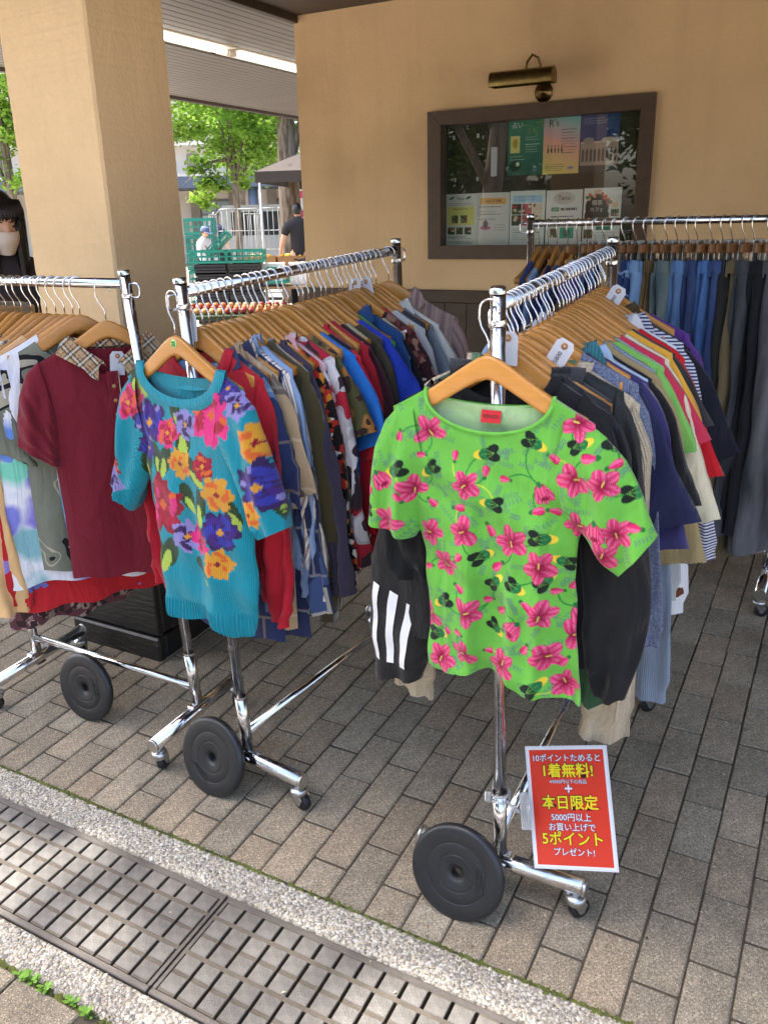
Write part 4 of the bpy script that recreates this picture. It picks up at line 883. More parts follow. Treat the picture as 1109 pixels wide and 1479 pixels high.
GP = dict(sw=.196, nw=.120, nf=.072, nb=.024, L=.75, T=.020, A=.006, nu=230, nv=360, shift=.036, wprof=([.2, .27, .36, .42, .50, .62, .76], [.196, .194, .178, .162, .154, .154, .168]), hem=([-1, -.55, -.12, .1, .35, .6, 1], [-.748, -.742, -.718, -.720, -.742, -.740, -.752]), hemw=.003, post=post_green,
          sleeveR=dict(top=[(.150, -.190), (.183, -.201), (.215, -.225), (.25, -.262), (.285, -.318), (.315, -.386)], bot=[(.120, -.34), (.160, -.378), (.180, -.402), (.205, -.43), (.228, -.452), (.252, -.476)], ns=240, nr=240, t0=.022, t1=.034, fold=.006),
          sleeveL=dict(top=[(-.150, -.190), (-.183, -.201), (-.210, -.229), (-.232, -.28), (-.247, -.36), (-.258, -.440)], bot=[(-.11, -.34), (-.138, -.378), (-.141, -.40), (-.142, -.43), (-.142, -.448), (-.150, -.462)], ns=240, nr=240, t0=.022, t1=.034, fold=.006))
gs, gi = front_garment('tee_shirt', GO, GP, green_canvas(), cloth_attr('green_print_jersey', 'jersey'), 'lime green t-shirt printed with pink hibiscus on the end hook', 't-shirt', RACKGRP['g'], 11, None, (tuple(np.array(rgb(206, 226, 186)) * .74), .62))
def band(info, P, r, drop, n=60, jit=0, rib=0, w=.012):
    """narrow neckband following both sides of the opening"""
    nw, zn = info['nw'], info['zneck']; V = []; m = 7
    for i in range(2 * n):
        a = math.pi * i / n; x = nw * math.cos(a); q = abs(math.sin(a)); fr_ = a > math.pi
        z = zn - (P['nf'] if fr_ else P['nb']) * q ** (.9 if fr_ else .7); y = (-1 if fr_ else 1) * .0085 * min(1, q * 3)
        tz = -1.0 if fr_ else -.85; rb = 1 + rib * math.sin(i * 2 * math.pi / 2.0 * 1.0)
        nx, nz = (math.cos(a) * (1 if True else 0), -q if fr_ else -q * .7); ln = math.hypot(nx, nz) or 1; nx, nz = nx / ln, nz / ln
        for k in range(m):
            t = k / (m - 1); bul = math.sin(t * math.pi) * r; V.append((x + nx * w * t, y + (-1 if fr_ else 1) * (bul + .0012) * rb, z + nz * w * t + .002))
    F = [(i * m + k, i * m + k + 1, ((i + 1) % (2 * n)) * m + k + 1, ((i + 1) % (2 * n)) * m + k) for i in range(2 * n) for k in range(m - 1)]
    return V, F
V, F = band(gi, GP, .0012, 0, 40, w=.007); link('neckband', mk('neckband', V, F, cloth('lime_binding', tuple(LIME), 'jersey'), True, np.array(V)[:, [0, 2]]), gs)
nl = MB(); nl.box(-.019, .019, .0000, .0012, -.0115, .0115, .0005); lb = nl.build('neck_label', mat('red_woven_label', rgb(188, 26, 40), .8, bump=.3, bscale=900), gs, Matrix.Translation((.006, .0015, gi['zneck'] - .044)) @ Matrix.Rotation(-.25, 4, 'X'))
link('lettering', text_mesh('KENZO', .0085, mat('dark_thread', rgb(50, 40, 30), .8), .0001), lb, Matrix.Translation((0, -.0008, 0)) @ RX)
hanger(GO, 'wooden hanger carrying the lime green hibiscus t-shirt', HG['g'])
# turquoise sweater
TO = Matrix.Translation((-1.3107, 1.3186, 1.495)) @ Matrix.Rotation(-.145, 4, 'Z')
def post_teal(nm, V, c, info, shp):
    x, z = V[:, 0], V[:, 2]
    if nm == 'body':
        q = np.clip((-.30 - z) / .25, 0, 1); V[:, 1] += q * (.008 * np.sin(x * 40 + 1.2) + .005 * np.sin(x * 71 + 2 + z * 4)); rib = np.clip((-.735 - z) / .012, 0, 1); V[:, 1] += rib * .0022 * np.sin(x * 2 * math.pi / .0072); V[:, 1] += .003 * np.sin(z * 55 + x * 30)
        c[z < -.735] = TEAL * .74
    else:
        sd = np.sign(x.mean()); e = (z < (-.49 if sd < 0 else -.505) - .25 * (np.abs(x) - .24)); c[e] = TEAL * .74; V[:, 1] += np.where(e, .0018 * np.sin(x * 2 * math.pi / .0072), 0)
TP = dict(sw=.2, nw=.122, nf=.075, nb=.028, L=.80, T=.026, A=.007, nu=220, nv=330, shift=.016, wprof=([.2, .30, .42, .50, .62, .70, .745, .80], [.2, .189, .178, .173, .173, .170, .158, .144]), hem=([-1, -.35, .1, .45, .7, 1], [-.785, -.793, -.778, -.786, -.806, -.798]), hemw=.002, post=post_teal,
          sleeveR=dict(top=[(.150, -.190), (.186, -.204), (.222, -.232), (.252, -.31), (.278, -.41), (.300, -.492)], bot=[(.115, -.36), (.155, -.40), (.170, -.445), (.19, -.485), (.207, -.51), (.226, -.53)], ns=190, nr=180, t0=.028, t1=.036, fold=.007),
          sleeveL=dict(top=[(-.150, -.190), (-.186, -.204), (-.22, -.235), (-.248, -.325), (-.270, -.41), (-.287, -.478)], bot=[(-.115, -.37), (-.150, -.42), (-.168, -.455), (-.186, -.49), (-.208, -.525), (-.238, -.552)], ns=190, nr=180, t0=.028, t1=.036, fold=.007))
ts, ti = front_garment('sweater', TO, TP, teal_canvas(), cloth_attr('intarsia_knit', 'knit'), 'turquoise knit sweater with big bright flowers on the end hook', 'sweater', RACKGRP['t'], 12, (.0042, .0034), (TEAL * .68, .75))
V, F = band(ti, TP, .0035, 0, 62, rib=.55, w=.030); link('neckband', mk('neckband', V, F, cloth('turquoise_rib', tuple(TEAL * .95), 'knit'), True, np.array(V)[:, [0, 2]]), ts)
th = hanger(TO, 'wooden hanger with a green sticker carrying the turquoise flower sweater', HG['t'])
MB().lathe([(0, 0), (.0095, 0), (.0095, -.0012), (0, -.0012)], 18, Matrix.Rotation(math.pi / 2, 4, 'X') @ Matrix.Translation((0, 0, 0))).build('sticker', mat('sticker_pale_green', rgb(196, 226, 150), .5), th, Matrix.Translation((.0, -.0078, -.112)))
[MB().box(dx - .0028, dx + .0028, -.0098, -.0088, -.112 + dz - .0028, -.112 + dz + .0028).build('clover_leaf', mat('sticker_green', rgb(60, 140, 60), .5), th) for dx in (-.0032, .0032) for dz in (-.0032, .0032)]
# maroon polo with checked collar
PO = Matrix.Translation((-1.70, 1.491, 1.497)) @ Matrix.Rotation(.80, 4, 'Z')
MAR = rgb(118, 22, 40)
def plaid_canvas():
    C = Canvas(-.2, .2, -.3, .06, 1400, np.array(rgb(206, 176, 136)))
    for d in (0, 1):
        A_ = C.X + C.Z * .0 if d == 0 else C.Z
        A_ = (C.X * .8 + C.Z * .6) if d == 0 else (C.Z * .8 - C.X * .6)
        for off, wd, col in ((0, .0016, rgb(24, 20, 24)), (.005, .0016, rgb(240, 234, 224)), (.010, .0016, rgb(24, 20, 24)), (.019, .0007, rgb(140, 30, 36))):
            m = np.abs((A_ - off) % .034 - .017) < wd * 1.15; C.a[m] = C.a[m] * .25 + np.array(col) * .75
    return C
PP = dict(sw=.195, nw=.098, nf=.085, nb=.02, L=.80, T=.022, A=.012, cw=.19, hw=.185, nu=60, nv=60, hemw=.004, wprof=([.2, .3, .42, .6, .8], [.195, .19, .178, .172, .176]), sleeve=None,
          sleeveL=dict(top=[(-.18, -.19), (-.215, -.22), (-.24, -.28), (-.258, -.36), (-.262, -.405)], bot=[(-.15, -.37), (-.15, -.40), (-.155, -.43), (-.158, -.455), (-.165, -.475)], ns=40, nr=40, t0=.02, t1=.034, fold=.007),
          sleeveR=dict(top=[(.18, -.19), (.215, -.22), (.24, -.28), (.258, -.36), (.268, -.42)], bot=[(.15, -.37), (.15, -.40), (.155, -.43), (.158, -.455), (.165, -.475)], ns=30, nr=30, t0=.02, t1=.034, fold=.007))
MARC = cloth('maroon_pique', MAR, 'jersey')
polo, pi_ = dress('polo_shirt', PO, PP, MARC, 'maroon polo shirt with a beige checked collar by the column', 'polo shirt', RACKGRP['r'], 14)
V, F, UV = collar_mesh(PP, pi_)
pc = plaid_canvas(); VV = np.array(V)
# refine the collar so the check shows
bm = bmesh.new(); bv = [bm.verts.new(p) for p in V]; bm.verts.index_update()
for q in F: bm.faces.new([bv[i] for i in q])
bmesh.ops.subdivide_edges(bm, edges=list(bm.edges), cuts=9, use_grid_fill=True); bm.verts.index_update()
VV = np.array([v.co[:] for v in bm.verts]); FF = [[v.index for v in f.verts] for f in bm.faces]; bm.free()
link('collar', mk('collar', VV, FF, cloth_attr('checked_collar', 'jersey'), True, VV[:, [0, 2]], pc.sample(VV[:, 0], VV[:, 2] + .0)), polo)
pk = MB(); pk.box(-.016, .016, -.028, -.0255, -.36, pi_['zneck'] - .075, .001); pk.build('placket', MARC, polo)
MB().box(.0135, .0155, -.029, -.0278, -.36, pi_['zneck'] - .075).build('placket_trim', cloth('placket_stripe', rgb(222, 200, 170), 'woven', 'hstripe', rgb(40, 20, 24), sc=3), polo)
for zz in (-.262, -.30, -.338):
    MB().lathe([(0, .002), (.004, .0022), (.0055, .001), (.0055, 0)], 14, Matrix.Translation((0, -.029, zz)) @ Matrix.Rotation(math.pi / 2, 4, 'X')).build('button', mat('horn_button', rgb(150, 110, 66), .3), polo)
hanger(PO, 'wooden hanger carrying the maroon polo shirt by the column', HG['r'])
# ------------------------------------------------------------------ the rows of clothes
WORD = {'tee_shirt': 't-shirt', 'shirt': 'shirt', 'sweatshirt': 'sweatshirt', 'sweater': 'sweater', 'jacket': 'jacket', 'blouse': 'blouse', 'cardigan': 'cardigan', 'vest': 'vest', 'dress': 'dress', 'hoodie': 'hoodie'}
TAGM = mat('price_tag_paper', (.64, .64, .68), .6)
def price_tag(M, label, price=None):
    t = MB(); t.add([(-.019, 0, 0), (.019, 0, 0), (.019, 0, .052), (.012, 0, .062), (-.012, 0, .062), (-.019, 0, .052), (-.019, .0006, 0), (.019, .0006, 0), (.019, .0006, .052), (.012, .0006, .062), (-.012, .0006, .062), (-.019, .0006, .052)], [(0, 1, 2, 3, 4, 5), (11, 10, 9, 8, 7, 6)] + [(i, 6 + i, 6 + (i + 1) % 6, (i + 1) % 6) for i in range(6)])
    o = t.build('price_tag', TAGM, None, M); tag(o, label, 'price tag', 'paper price tags on the hangers')
    MB().lathe([(.0025, .0006), (.0065, .0006), (.0065, 0), (.0025, 0)], 14, Matrix.Translation((0, -.0006, .050)) @ Matrix.Rotation(math.pi / 2, 4, 'X')).build('eyelet', mat('kraft_eyelet', rgb(176, 120, 60), .6), o)
    if price: link('lettering', text_mesh(price, .012, mat('grey_ink', rgb(90, 90, 100), .8), .0001), o, Matrix.Translation((0, -.0007, .022)) @ Matrix.Rotation(-math.pi / 2, 4, 'Y') @ RX)
    return o
rgn = np.random.default_rng(99)
def on_rail(Rk, L_, rz0, s, turn=0.0, lat=0.0, tilt=0.0):
    M0 = Rk.matrix_world @ Vector((s, lat, RAILZ)); return Matrix.Translation(M0) @ Matrix.Rotation(rz0 - math.pi / 2 + turn, 4, 'Z') @ Matrix.Rotation(tilt, 4, 'Y')
def row(key, Rk, L_, rz0, items, s0, s1, turn=0.0, jitter=.07, phr=''):
    n = len(items); gp = np.cumsum([0.0] + [(t[9].get('gap', 1.0) if len(t) > 9 else 1.0) for t in items[1:]]); gp /= max(gp[-1], 1e-6)
    for i, it in enumerate(items):
        nm, c, kind, pat, c2, c3, slv, Lg, desc = it[:9]; ex = it[9] if len(it) > 9 else {}
        s = s0 + (s1 - s0) * gp[i] + rgn.normal(0, .0022); M = on_rail(Rk, L_, rz0, s, turn + ex.get('turn', rgn.normal(0, jitter)), 0, rgn.normal(0, .018))
        m = cloth('cloth_' + desc.replace(' ', '_')[:44] + key, c, kind, pat, c2, c3, ex.get('sc', 1.0))
        P = dict(sw=rgn.uniform(.215, .235), nw=rgn.uniform(.085, .118), nf=rgn.uniform(.045, .085), nb=rgn.uniform(.012, .028), L=Lg, T=rgn.uniform(.013, .02), A=rgn.uniform(.006, .013), cw=rgn.uniform(.205, .235), nu=22, nv=26, hemw=.006, shift=rgn.normal(0, .01)); P['hw'] = P['cw'] + rgn.uniform(-.02, .02)
        P.update(ex.get('P', {})); P['sw'] = min(P['sw'], {'t': .198, 'g': .212, 'r': .205, 'j': .2}[key] + rgn.uniform(-.006, .006)); P['sw'] = ex.get('SW', P['sw']); P['cw'] = P['sw'] + rgn.uniform(-.005, .018); P['hw'] = P['cw'] + rgn.uniform(-.02, .02); S = SLV[slv]
        if S is not None:
            S = dict(S); S['l'] *= rgn.uniform(.93, 1.07); S['w1'] *= rgn.uniform(.9, 1.15); S['a0'] += rgn.normal(0, 4); S['a1'] += rgn.normal(0, 2.5); S['y'] = rgn.normal(0, .012); S.update(ex.get('S', {})); P['sleeve'] = S
        o, info = dress(nm, M, P, m, desc, WORD[nm], RACKGRP[key], int(rgn.integers(1e6)), None, m if ex.get('collar') else (cloth(*ex['collar_c']) if 'collar_c' in ex else None))
        if ex.get('stand'):
            V, F = band(info, P, .003, 0, 22, w=ex['stand']); link('neckband', mk('neckband', V, F, m, True, np.array(V)[:, [0, 2]]), o)
        if ex.get('fn'): ex['fn'](o, P, info, M)
        hanger(M, 'wooden hanger carrying the ' + ' '.join(desc.split()[:11]), HG[key], HANG_VAR[int(rgn.integers(4))])
        if ex.get('tag'): price_tag(M @ Matrix.Translation((ex['tag'][0], -.018, HTOP - arm_drop(abs(ex['tag'][0])) - .030)) @ Matrix.Rotation(ex['tag'][1], 4, 'Y'), 'white paper price tag on the hanger of the ' + ' '.join(desc.split()[:6]), ex['tag'][2] if len(ex['tag']) > 2 else None)
NVY = rgb(28, 32, 58); DNV = rgb(20, 23, 40); BLKC = rgb(24, 24, 28); CRIM = rgb(164, 22, 40); REDC = rgb(204, 28, 46); OLV = rgb(72, 62, 32); CREAM = rgb(226, 214, 188); KHAKI = rgb(172, 154, 116); WHITE = rgb(226, 228, 234); LBL = rgb(150, 172, 206); GRY = rgb(140, 142, 146)
C_ = dict(collar=True)
def patch_label(o, P, info, M):
    t = text_mesh('FELIX', .030, mat('white_thread', rgb(220, 220, 214), .8), .0004)
def white_band(o, P, info, M):
    mw = mat('white_rugby_panel', (.62, .62, .62), .85)
    for S in [c for c in o.children if c.name.startswith('sleeve')]:
        S.data.materials.append(mw); k = len(S.data.polygons); f = np.zeros(k, dtype=np.int32); f[int(k * .12):int(k * .42)] = 1; S.data.polygons.foreach_set('material_index', f)
teal_items = [
 ('sweatshirt', rgb(176, 20, 40), 'jersey', None, None, None, 'L', .66, 'crimson sweatshirt with a folded neck behind the turquoise sweater', dict(stand=.03, turn=.02, P=dict(sw=.225, cw=.235, nw=.085), tag=(.0, .05))),
 ('shirt', rgb(38, 50, 92), 'woven', 'patch', rgb(104, 140, 178), rgb(186, 160, 124), 'm', .87, 'navy patchwork shirt with blue and tan oblongs, hem below the turquoise sweater', dict(collar=True, turn=.0, P=dict(sw=.23, hw=.25))),
 ('shirt', rgb(176, 150, 118), 'woven', 'patch', rgb(34, 40, 64), rgb(226, 210, 180), 'm', .84, 'tan and navy patchwork shirt behind the navy patchwork shirt', C_),
 ('shirt', rgb(36, 46, 84), 'woven', 'patch', rgb(70, 92, 140), rgb(196, 190, 176), 'l', .88, 'deep navy print shirt beside the tan and navy patchwork shirt', C_),
 ('shirt', rgb(236, 230, 220), 'woven', 'diag', rgb(170, 110, 80), rgb(40, 60, 120), 'l', .86, 'white shirt with diagonal tan, navy and yellow stripes', dict(collar=True, sc=1.0, P=dict(sw=.23))),
 ('shirt', rgb(140, 166, 206), 'woven', None, None, None, 'l', .70, 'pale blue button shirt between the striped shirt and the olive sweatshirt', C_),
 ('sweatshirt', OLV, 'velvet', None, None, None, 'L', .82, 'olive green sweatshirt with long plain sleeves', dict(gap=1.7, SW=.214, stand=.022, P=dict(sw=.232, cw=.245), S=dict(l=.66, w1=.15))),
 ('sweater', rgb(70, 62, 84), 'knit', None, None, None, 'l', .68, 'charcoal purple sweater behind the olive sweatshirt', dict(stand=.02)),
 ('blouse', rgb(30, 20, 20), 'woven', 'dots', rgb(196, 50, 34), rgb(220, 140, 50), 'l', .72, 'black blouse with small red and orange print', dict(P=dict(sw=.23))),
 ('shirt', rgb(222, 178, 184), 'woven', 'floral', rgb(200, 60, 84), rgb(240, 230, 226), 'l', .70, 'pink and white flower print shirt', C_),
 ('dress', rgb(186, 34, 56), 'woven', 'floral', rgb(226, 220, 222), rgb(60, 40, 50), 'l', .80, 'red dress with large white flowers', dict(sc=.55, P=dict(sw=.23))),
 ('shirt', rgb(92, 88, 52), 'woven', 'floral', rgb(176, 120, 60), rgb(60, 40, 34), 's', .76, 'olive and gold paisley shirt behind the red dress', dict(sc=1.4)),
 ('tee_shirt', rgb(40, 118, 206), 'jersey', None, None, None, 's', .66, 'bright blue t-shirt with a short sleeve', dict(gap=1.8, SW=.212, P=dict(sw=.235), S=dict(l=.24))),
 ('tee_shirt', DNV, 'jersey', None, None, None, 's', .70, 'dark navy t-shirt between the blue and the red t-shirts', {}),
 ('tee_shirt', REDC, 'jersey', None, None, None, 's', .68, 'large bright red t-shirt with a wide sleeve', dict(gap=1.8, SW=.222, P=dict(sw=.24, cw=.25), S=dict(l=.26, w1=.18), stand=.016)),
 ('sweatshirt', rgb(178, 30, 44), 'jersey', None, None, None, 'l', .66, 'dull red sweatshirt behind the large red t-shirt', dict(P=dict(sw=.225))),
 ('sweater', rgb(72, 22, 34), 'knit', None, None, None, 'm', .66, 'dark maroon sweater behind the dull red sweatshirt', {}),
 ('vest', rgb(180, 168, 132), 'jersey', None, None, None, 'n', .60, 'khaki sleeveless vest with the hanger tip showing', dict(P=dict(sw=.17, cw=.21))),
 ('jacket', rgb(70, 62, 48), 'woven', None, None, None, 'L', .68, 'olive brown jacket behind the khaki vest', dict(P=dict(sw=.235))),
 ('tee_shirt', rgb(34, 62, 176), 'jersey', None, None, None, 's', .66, 'royal blue t-shirt behind the olive brown jacket', {}),
 ('shirt', rgb(84, 152, 62), 'jersey', 'hstripe', rgb(80, 148, 58), rgb(80, 148, 58), 'l', .68, 'green rugby shirt with a white band on the sleeve', dict(fn=white_band, gap=1.5, SW=.21, P=dict(sw=.24))),
 ('shirt', rgb(34, 74, 128), 'denim', None, None, None, 'l', .66, 'mid blue denim shirt behind the green rugby shirt', C_),
 ('tee_shirt', BLKC, 'jersey', None, None, None, 's', .64, 'black t-shirt behind the blue denim shirt', {}),
 ('sweater', rgb(214, 200, 176), 'knit', None, None, None, 'l', .66, 'cream sweater behind the black t-shirt', {}),
 ('blouse', rgb(58, 26, 30), 'woven', 'dots', rgb(110, 50, 50), rgb(150, 110, 90), 'm', .68, 'dark brown print blouse behind the cream sweater', {}),
 ('tee_shirt', rgb(186, 26, 44), 'jersey', None, None, None, 's', .66, 'red t-shirt near the far end of the turquoise rack', dict(P=dict(sw=.225))),
 ('sweatshirt', rgb(196, 194, 190), 'jersey', None, None, None, 'l', .64, 'pale grey sweatshirt near the striped brown jacket', dict(tag=(-.02, .2))),
 ('sweatshirt', rgb(54, 56, 64), 'jersey', None, None, None, 'l', .66, 'charcoal sweatshirt near the striped brown jacket', dict(tag=(.02, -.2))),
 ('tee_shirt', rgb(128, 134, 142), 'jersey', 'marl', rgb(120, 126, 134), None, 's', .64, 'mid grey t-shirt next to the striped brown jacket', {}),
 ('shirt', rgb(214, 212, 202), 'woven', 'spots', rgb(40, 60, 40), rgb(40, 50, 90), 's', .64, 'white leaf print shirt last on the turquoise rack rail', C_),
]
for it in teal_items:
    pass
row('t', *r_teal, teal_items, .035, .735, .0, .05)
# striped brown jacket hung square on the far end
SJ = on_rail(*r_teal, .80, .55)
SJm = cloth('striped_brown_cloth', rgb(176, 146, 134), 'woven', 'multi', rgb(120, 94, 92), rgb(206, 180, 166), sc=.7)
sj, sji = dress('jacket', SJ, dict(sw=.205, nw=.075, nf=.10, L=.70, T=.03, A=.012, cw=.22, hw=.235, nu=44, nv=44, sleeve=dict(SLV['L'], l=.5, w1=.12)), SJm, 'brown striped jacket hanging at the far end of the turquoise rack', 'jacket', RACKGRP['t'], 77, None, SJm)
hanger(SJ, 'wooden hanger carrying the brown striped jacket', HG['t'])
MB().box(.09, .17, -.038, -.034, -.41, -.385, .002).build('pocket_flap', SJm, sj); MB().lathe([(0, .002), (.006, .002), (.007, 0)], 14, Matrix.Translation((.165, -.038, -.41)) @ Matrix.Rotation(math.pi / 2, 4, 'X')).build('button', mat('dark_button', (.02, .018, .016), .3), sj)

def stripes3(o, P, info, M):       # three white bands down the sleeve at local -x
    S = [c for c in o.children if c.name.startswith('sleeve')][0]; me = S.data; v = np.zeros(len(me.vertices) * 3, np.float32); me.vertices.foreach_get('co', v); v = v.reshape(-1, 24, 3); n = len(v)
    for k in (16, 18, 20):
        V = []
        for i in range(int(n * .60), n - 3):
            r_ = v[i]; c = r_.mean(0)
            for j, f in ((k, .05), (k, .5), (k, .95)):
                p = r_[j % 24] * (1 - f) + r_[(j + 1) % 24] * f; V.append(p + np.array((0, -.0025, 0)))
        m_ = len(V) // 3; F = [(i * 3 + k2, i * 3 + k2 + 1, i * 3 + k2 + 4, i * 3 + k2 + 3) for i in range(m_ - 1) for k2 in range(2)]
        link('sleeve_stripe', mk('sleeve_stripe', V, F, mat('white_braid', (.78, .78, .8), .8, bump=.3, bscale=500), True), o)
def rim(colr, nmx):
    def f(o, P, info, M):
        z0 = info['zsh']; V = []
        xs = np.linspace(-info['nw'], -.26, 14)
        for x in xs: V += [(x, -.012, z0(abs(x)) - .004), (x, -.004, z0(abs(x)) + .004), (x, .006, z0(abs(x)) + .003)]
        F = [(i * 3 + k, i * 3 + k + 1, i * 3 + k + 4, i * 3 + k + 3) for i in range(13) for k in range(2)]; link('shoulder_piping', mk('shoulder_piping', V, F, mat(nmx, colr, .6), True), o)
    return f
green_items = [
 ('sweatshirt', rgb(24, 24, 27), 'jersey', None, None, None, 'L', .72, 'heavy black sweatshirt with a wide sleeve behind the lime t-shirt', dict(turn=.02, stand=.02, P=dict(sw=.205, sleeveL=dict(top=[(-.15, -.165), (-.2, -.23), (-.232, -.38), (-.25, -.50), (-.236, -.565)], bot=[(-.11, -.36), (-.13, -.45), (-.14, -.52), (-.15, -.585), (-.17, -.61)], ns=30, nr=20, t0=.02, t1=.03, fold=.012), sleeveR=dict(top=[(.15, -.165), (.205, -.225), (.25, -.38), (.305, -.56), (.298, -.67), (.275, -.765)], bot=[(.11, -.36), (.15, -.45), (.165, -.54), (.178, -.63), (.19, -.71), (.208, -.775)], ns=34, nr=24, t0=.02, t1=.034, fold=.012)))),
 ('jacket', rgb(26, 26, 31), 'nylon', None, None, None, 'L', .70, 'black track jacket with three white stripes on its sleeve', dict(turn=-.02, fn=stripes3, stand=.035, SW=.190, S=dict(l=.42), P=dict(nw=.08, sleeveL=dict(top=[(-.15, -.165), (-.205, -.225), (-.268, -.38), (-.325, -.60), (-.342, -.74), (-.326, -.87)], bot=[(-.11, -.36), (-.14, -.45), (-.15, -.55), (-.16, -.68), (-.18, -.78), (-.205, -.85)], ns=34, nr=24, t0=.02, t1=.032, fold=.009)))),
 ('sweatshirt', rgb(44, 82, 54), 'jersey', None, None, None, 'L', .74, 'dark green sweatshirt with ribbed cuffs below the black sweatshirt', dict(SW=.188, P=dict(L=.78), )),
 ('hoodie', rgb(58, 60, 64), 'jersey', None, None, None, 'l', .72, 'charcoal hoodie with a thick collar behind the green sweatshirt', dict(stand=.045, SW=.186, P=dict(nw=.09), S=dict(l=.46))),
 ('jacket', rgb(34, 36, 38), 'nylon', None, None, None, 'l', .70, 'black jacket with bright orange shoulder piping', dict(fn=rim(rgb(226, 90, 40), 'orange_piping'), SW=.190, turn=.12, S=dict(l=.46))),
 ('sweater', rgb(104, 142, 104), 'rib', None, None, None, 'l', .68, 'sage green ribbed sweater behind the orange piped jacket', dict(stand=.02, SW=.186, P=dict(sw=.205), )),
 ('sweater', rgb(216, 198, 170), 'cable', None, None, None, 'L', .84, 'cream cable knit sweater whose ribbed hem hangs lowest', dict(stand=.03, gap=1.8, SW=.226, P=dict(sw=.245, cw=.24, L=.84, T=.028), S=dict(l=.78, w1=.13, cuff=.85, ns=30))),
 ('sweater', rgb(92, 102, 134), 'knit', 'marl', rgb(134, 144, 172), None, 'l', .80, 'blue grey flecked sweater behind the cream cable sweater', dict(SW=.20)),
 ('tee_shirt', rgb(32, 36, 72), 'jersey', None, None, None, 's', .72, 'navy t-shirt behind the blue grey flecked sweater', dict(gap=1.6, P=dict(sw=.255), S=dict(l=.30, w1=.2))),
 ('sweater', rgb(48, 42, 98), 'velvet', None, None, None, 'm', .66, 'indigo velvet top with teal trim at neck and cuffs', dict(collar_c=('teal_trim', rgb(58, 128, 140), 'rib'), gap=1.3, P=dict(sw=.25), S=dict(l=.36, w1=.17))),
 ('shirt', rgb(176, 200, 232), 'woven', None, None, None, 'l', .66, 'pale blue shirt behind the indigo velvet top', C_),
 ('tee_shirt', rgb(22, 20, 24), 'jersey', None, None, None, 'm', .68, 'black t-shirt between the pale blue shirt and the khaki sweatshirt', {}),
 ('sweatshirt', rgb(166, 146, 104), 'jersey', None, None, None, 'm', .66, 'khaki beige sweatshirt with rolled sleeve', dict(stand=.024, gap=1.9, SW=.228, P=dict(sw=.26), S=dict(l=.42, w1=.15))),
 ('sweater', rgb(150, 166, 188), 'knit', None, None, None, 'l', .80, 'light blue grey knit sweater with a long sleeve', dict(gap=1.2, P=dict(sw=.245), S=dict(l=.80, w1=.13))),
 ('tee_shirt', rgb(132, 196, 96), 'jersey', None, None, None, 's', .72, 'pale lime t-shirt behind the light blue grey sweater', {}),
 ('sweatshirt', rgb(176, 178, 180), 'jersey', None, None, None, 'l', .74, 'light grey sweatshirt behind the pale lime t-shirt', {}),
 ('tee_shirt', rgb(208, 54, 86), 'jersey', None, None, None, 's', .66, 'rose pink t-shirt behind the light grey sweatshirt', dict(P=dict(sw=.24))),
 ('tee_shirt', rgb(20, 20, 24), 'jersey', None, None, None, 's', .68, 'black t-shirt behind the rose pink t-shirt', dict(P=dict(sw=.23))),
 ('sweater', rgb(230, 220, 190), 'jersey', None, None, None, 'm', .74, 'ivory long t-shirt beside the yellow t-shirt', dict(P=dict(sw=.24), S=dict(l=.40))),
 ('tee_shirt', rgb(236, 176, 60), 'jersey', None, None, None, 's', .66, 'mustard yellow t-shirt behind the ivory one', {}),
 ('tee_shirt', rgb(54, 52, 54), 'jersey', None, None, None, 's', .66, 'dark grey t-shirt between the mustard and the scarlet t-shirts', {}),
 ('tee_shirt', rgb(206, 26, 40), 'jersey', None, None, None, 's', .70, 'large scarlet t-shirt with a wide sleeve near the jeans', dict(gap=2.2, SW=.235, P=dict(sw=.265, cw=.26), S=dict(l=.30, w1=.20))),
 ('shirt', rgb(232, 234, 240), 'woven', 'spots', rgb(110, 60, 40), rgb(70, 70, 80), 'l', .74, 'white shirt printed with brown horses and a buttoned cuff', dict(collar=True, P=dict(sw=.255), S=dict(l=.70, w1=.13), sc=1.2)),
 ('shirt', rgb(220, 222, 230), 'woven', 'hstripe', rgb(50, 56, 110), None, 'l', .76, 'white shirt with fine navy stripes behind the horse print shirt', dict(collar=True, sc=3.2)),
 ('tee_shirt', rgb(20, 22, 38), 'jersey', None, None, None, 's', .70, 'midnight navy t-shirt with a wide sleeve near the jeans', dict(gap=1.8, SW=.232, P=dict(sw=.265, cw=.25), S=dict(l=.30, w1=.19), tag=(.03, .5, '¥3800'))),
 ('shirt', rgb(76, 62, 38), 'woven', 'camo', rgb(206, 66, 44), None, 's', .70, 'olive brown shirt printed with red flowers at the far end', dict(collar=True, gap=1.3, P=dict(sw=.26))),
 ('cardigan', rgb(92, 48, 140), 'knit', None, None, None, 'l', .70, 'purple cardigan last but one on the lime rack', {}),
 ('tee_shirt', rgb(228, 230, 232), 'jersey', None, None, None, 's', .68, 'white t-shirt last on the lime rack', {}),
]
green_items[0][9]['tag'] = (.01, .0); green_items[4][9]['tag'] = (.055, .55, '¥5800')
row('g', *r_green, green_items, .045, .80, .0, .05)
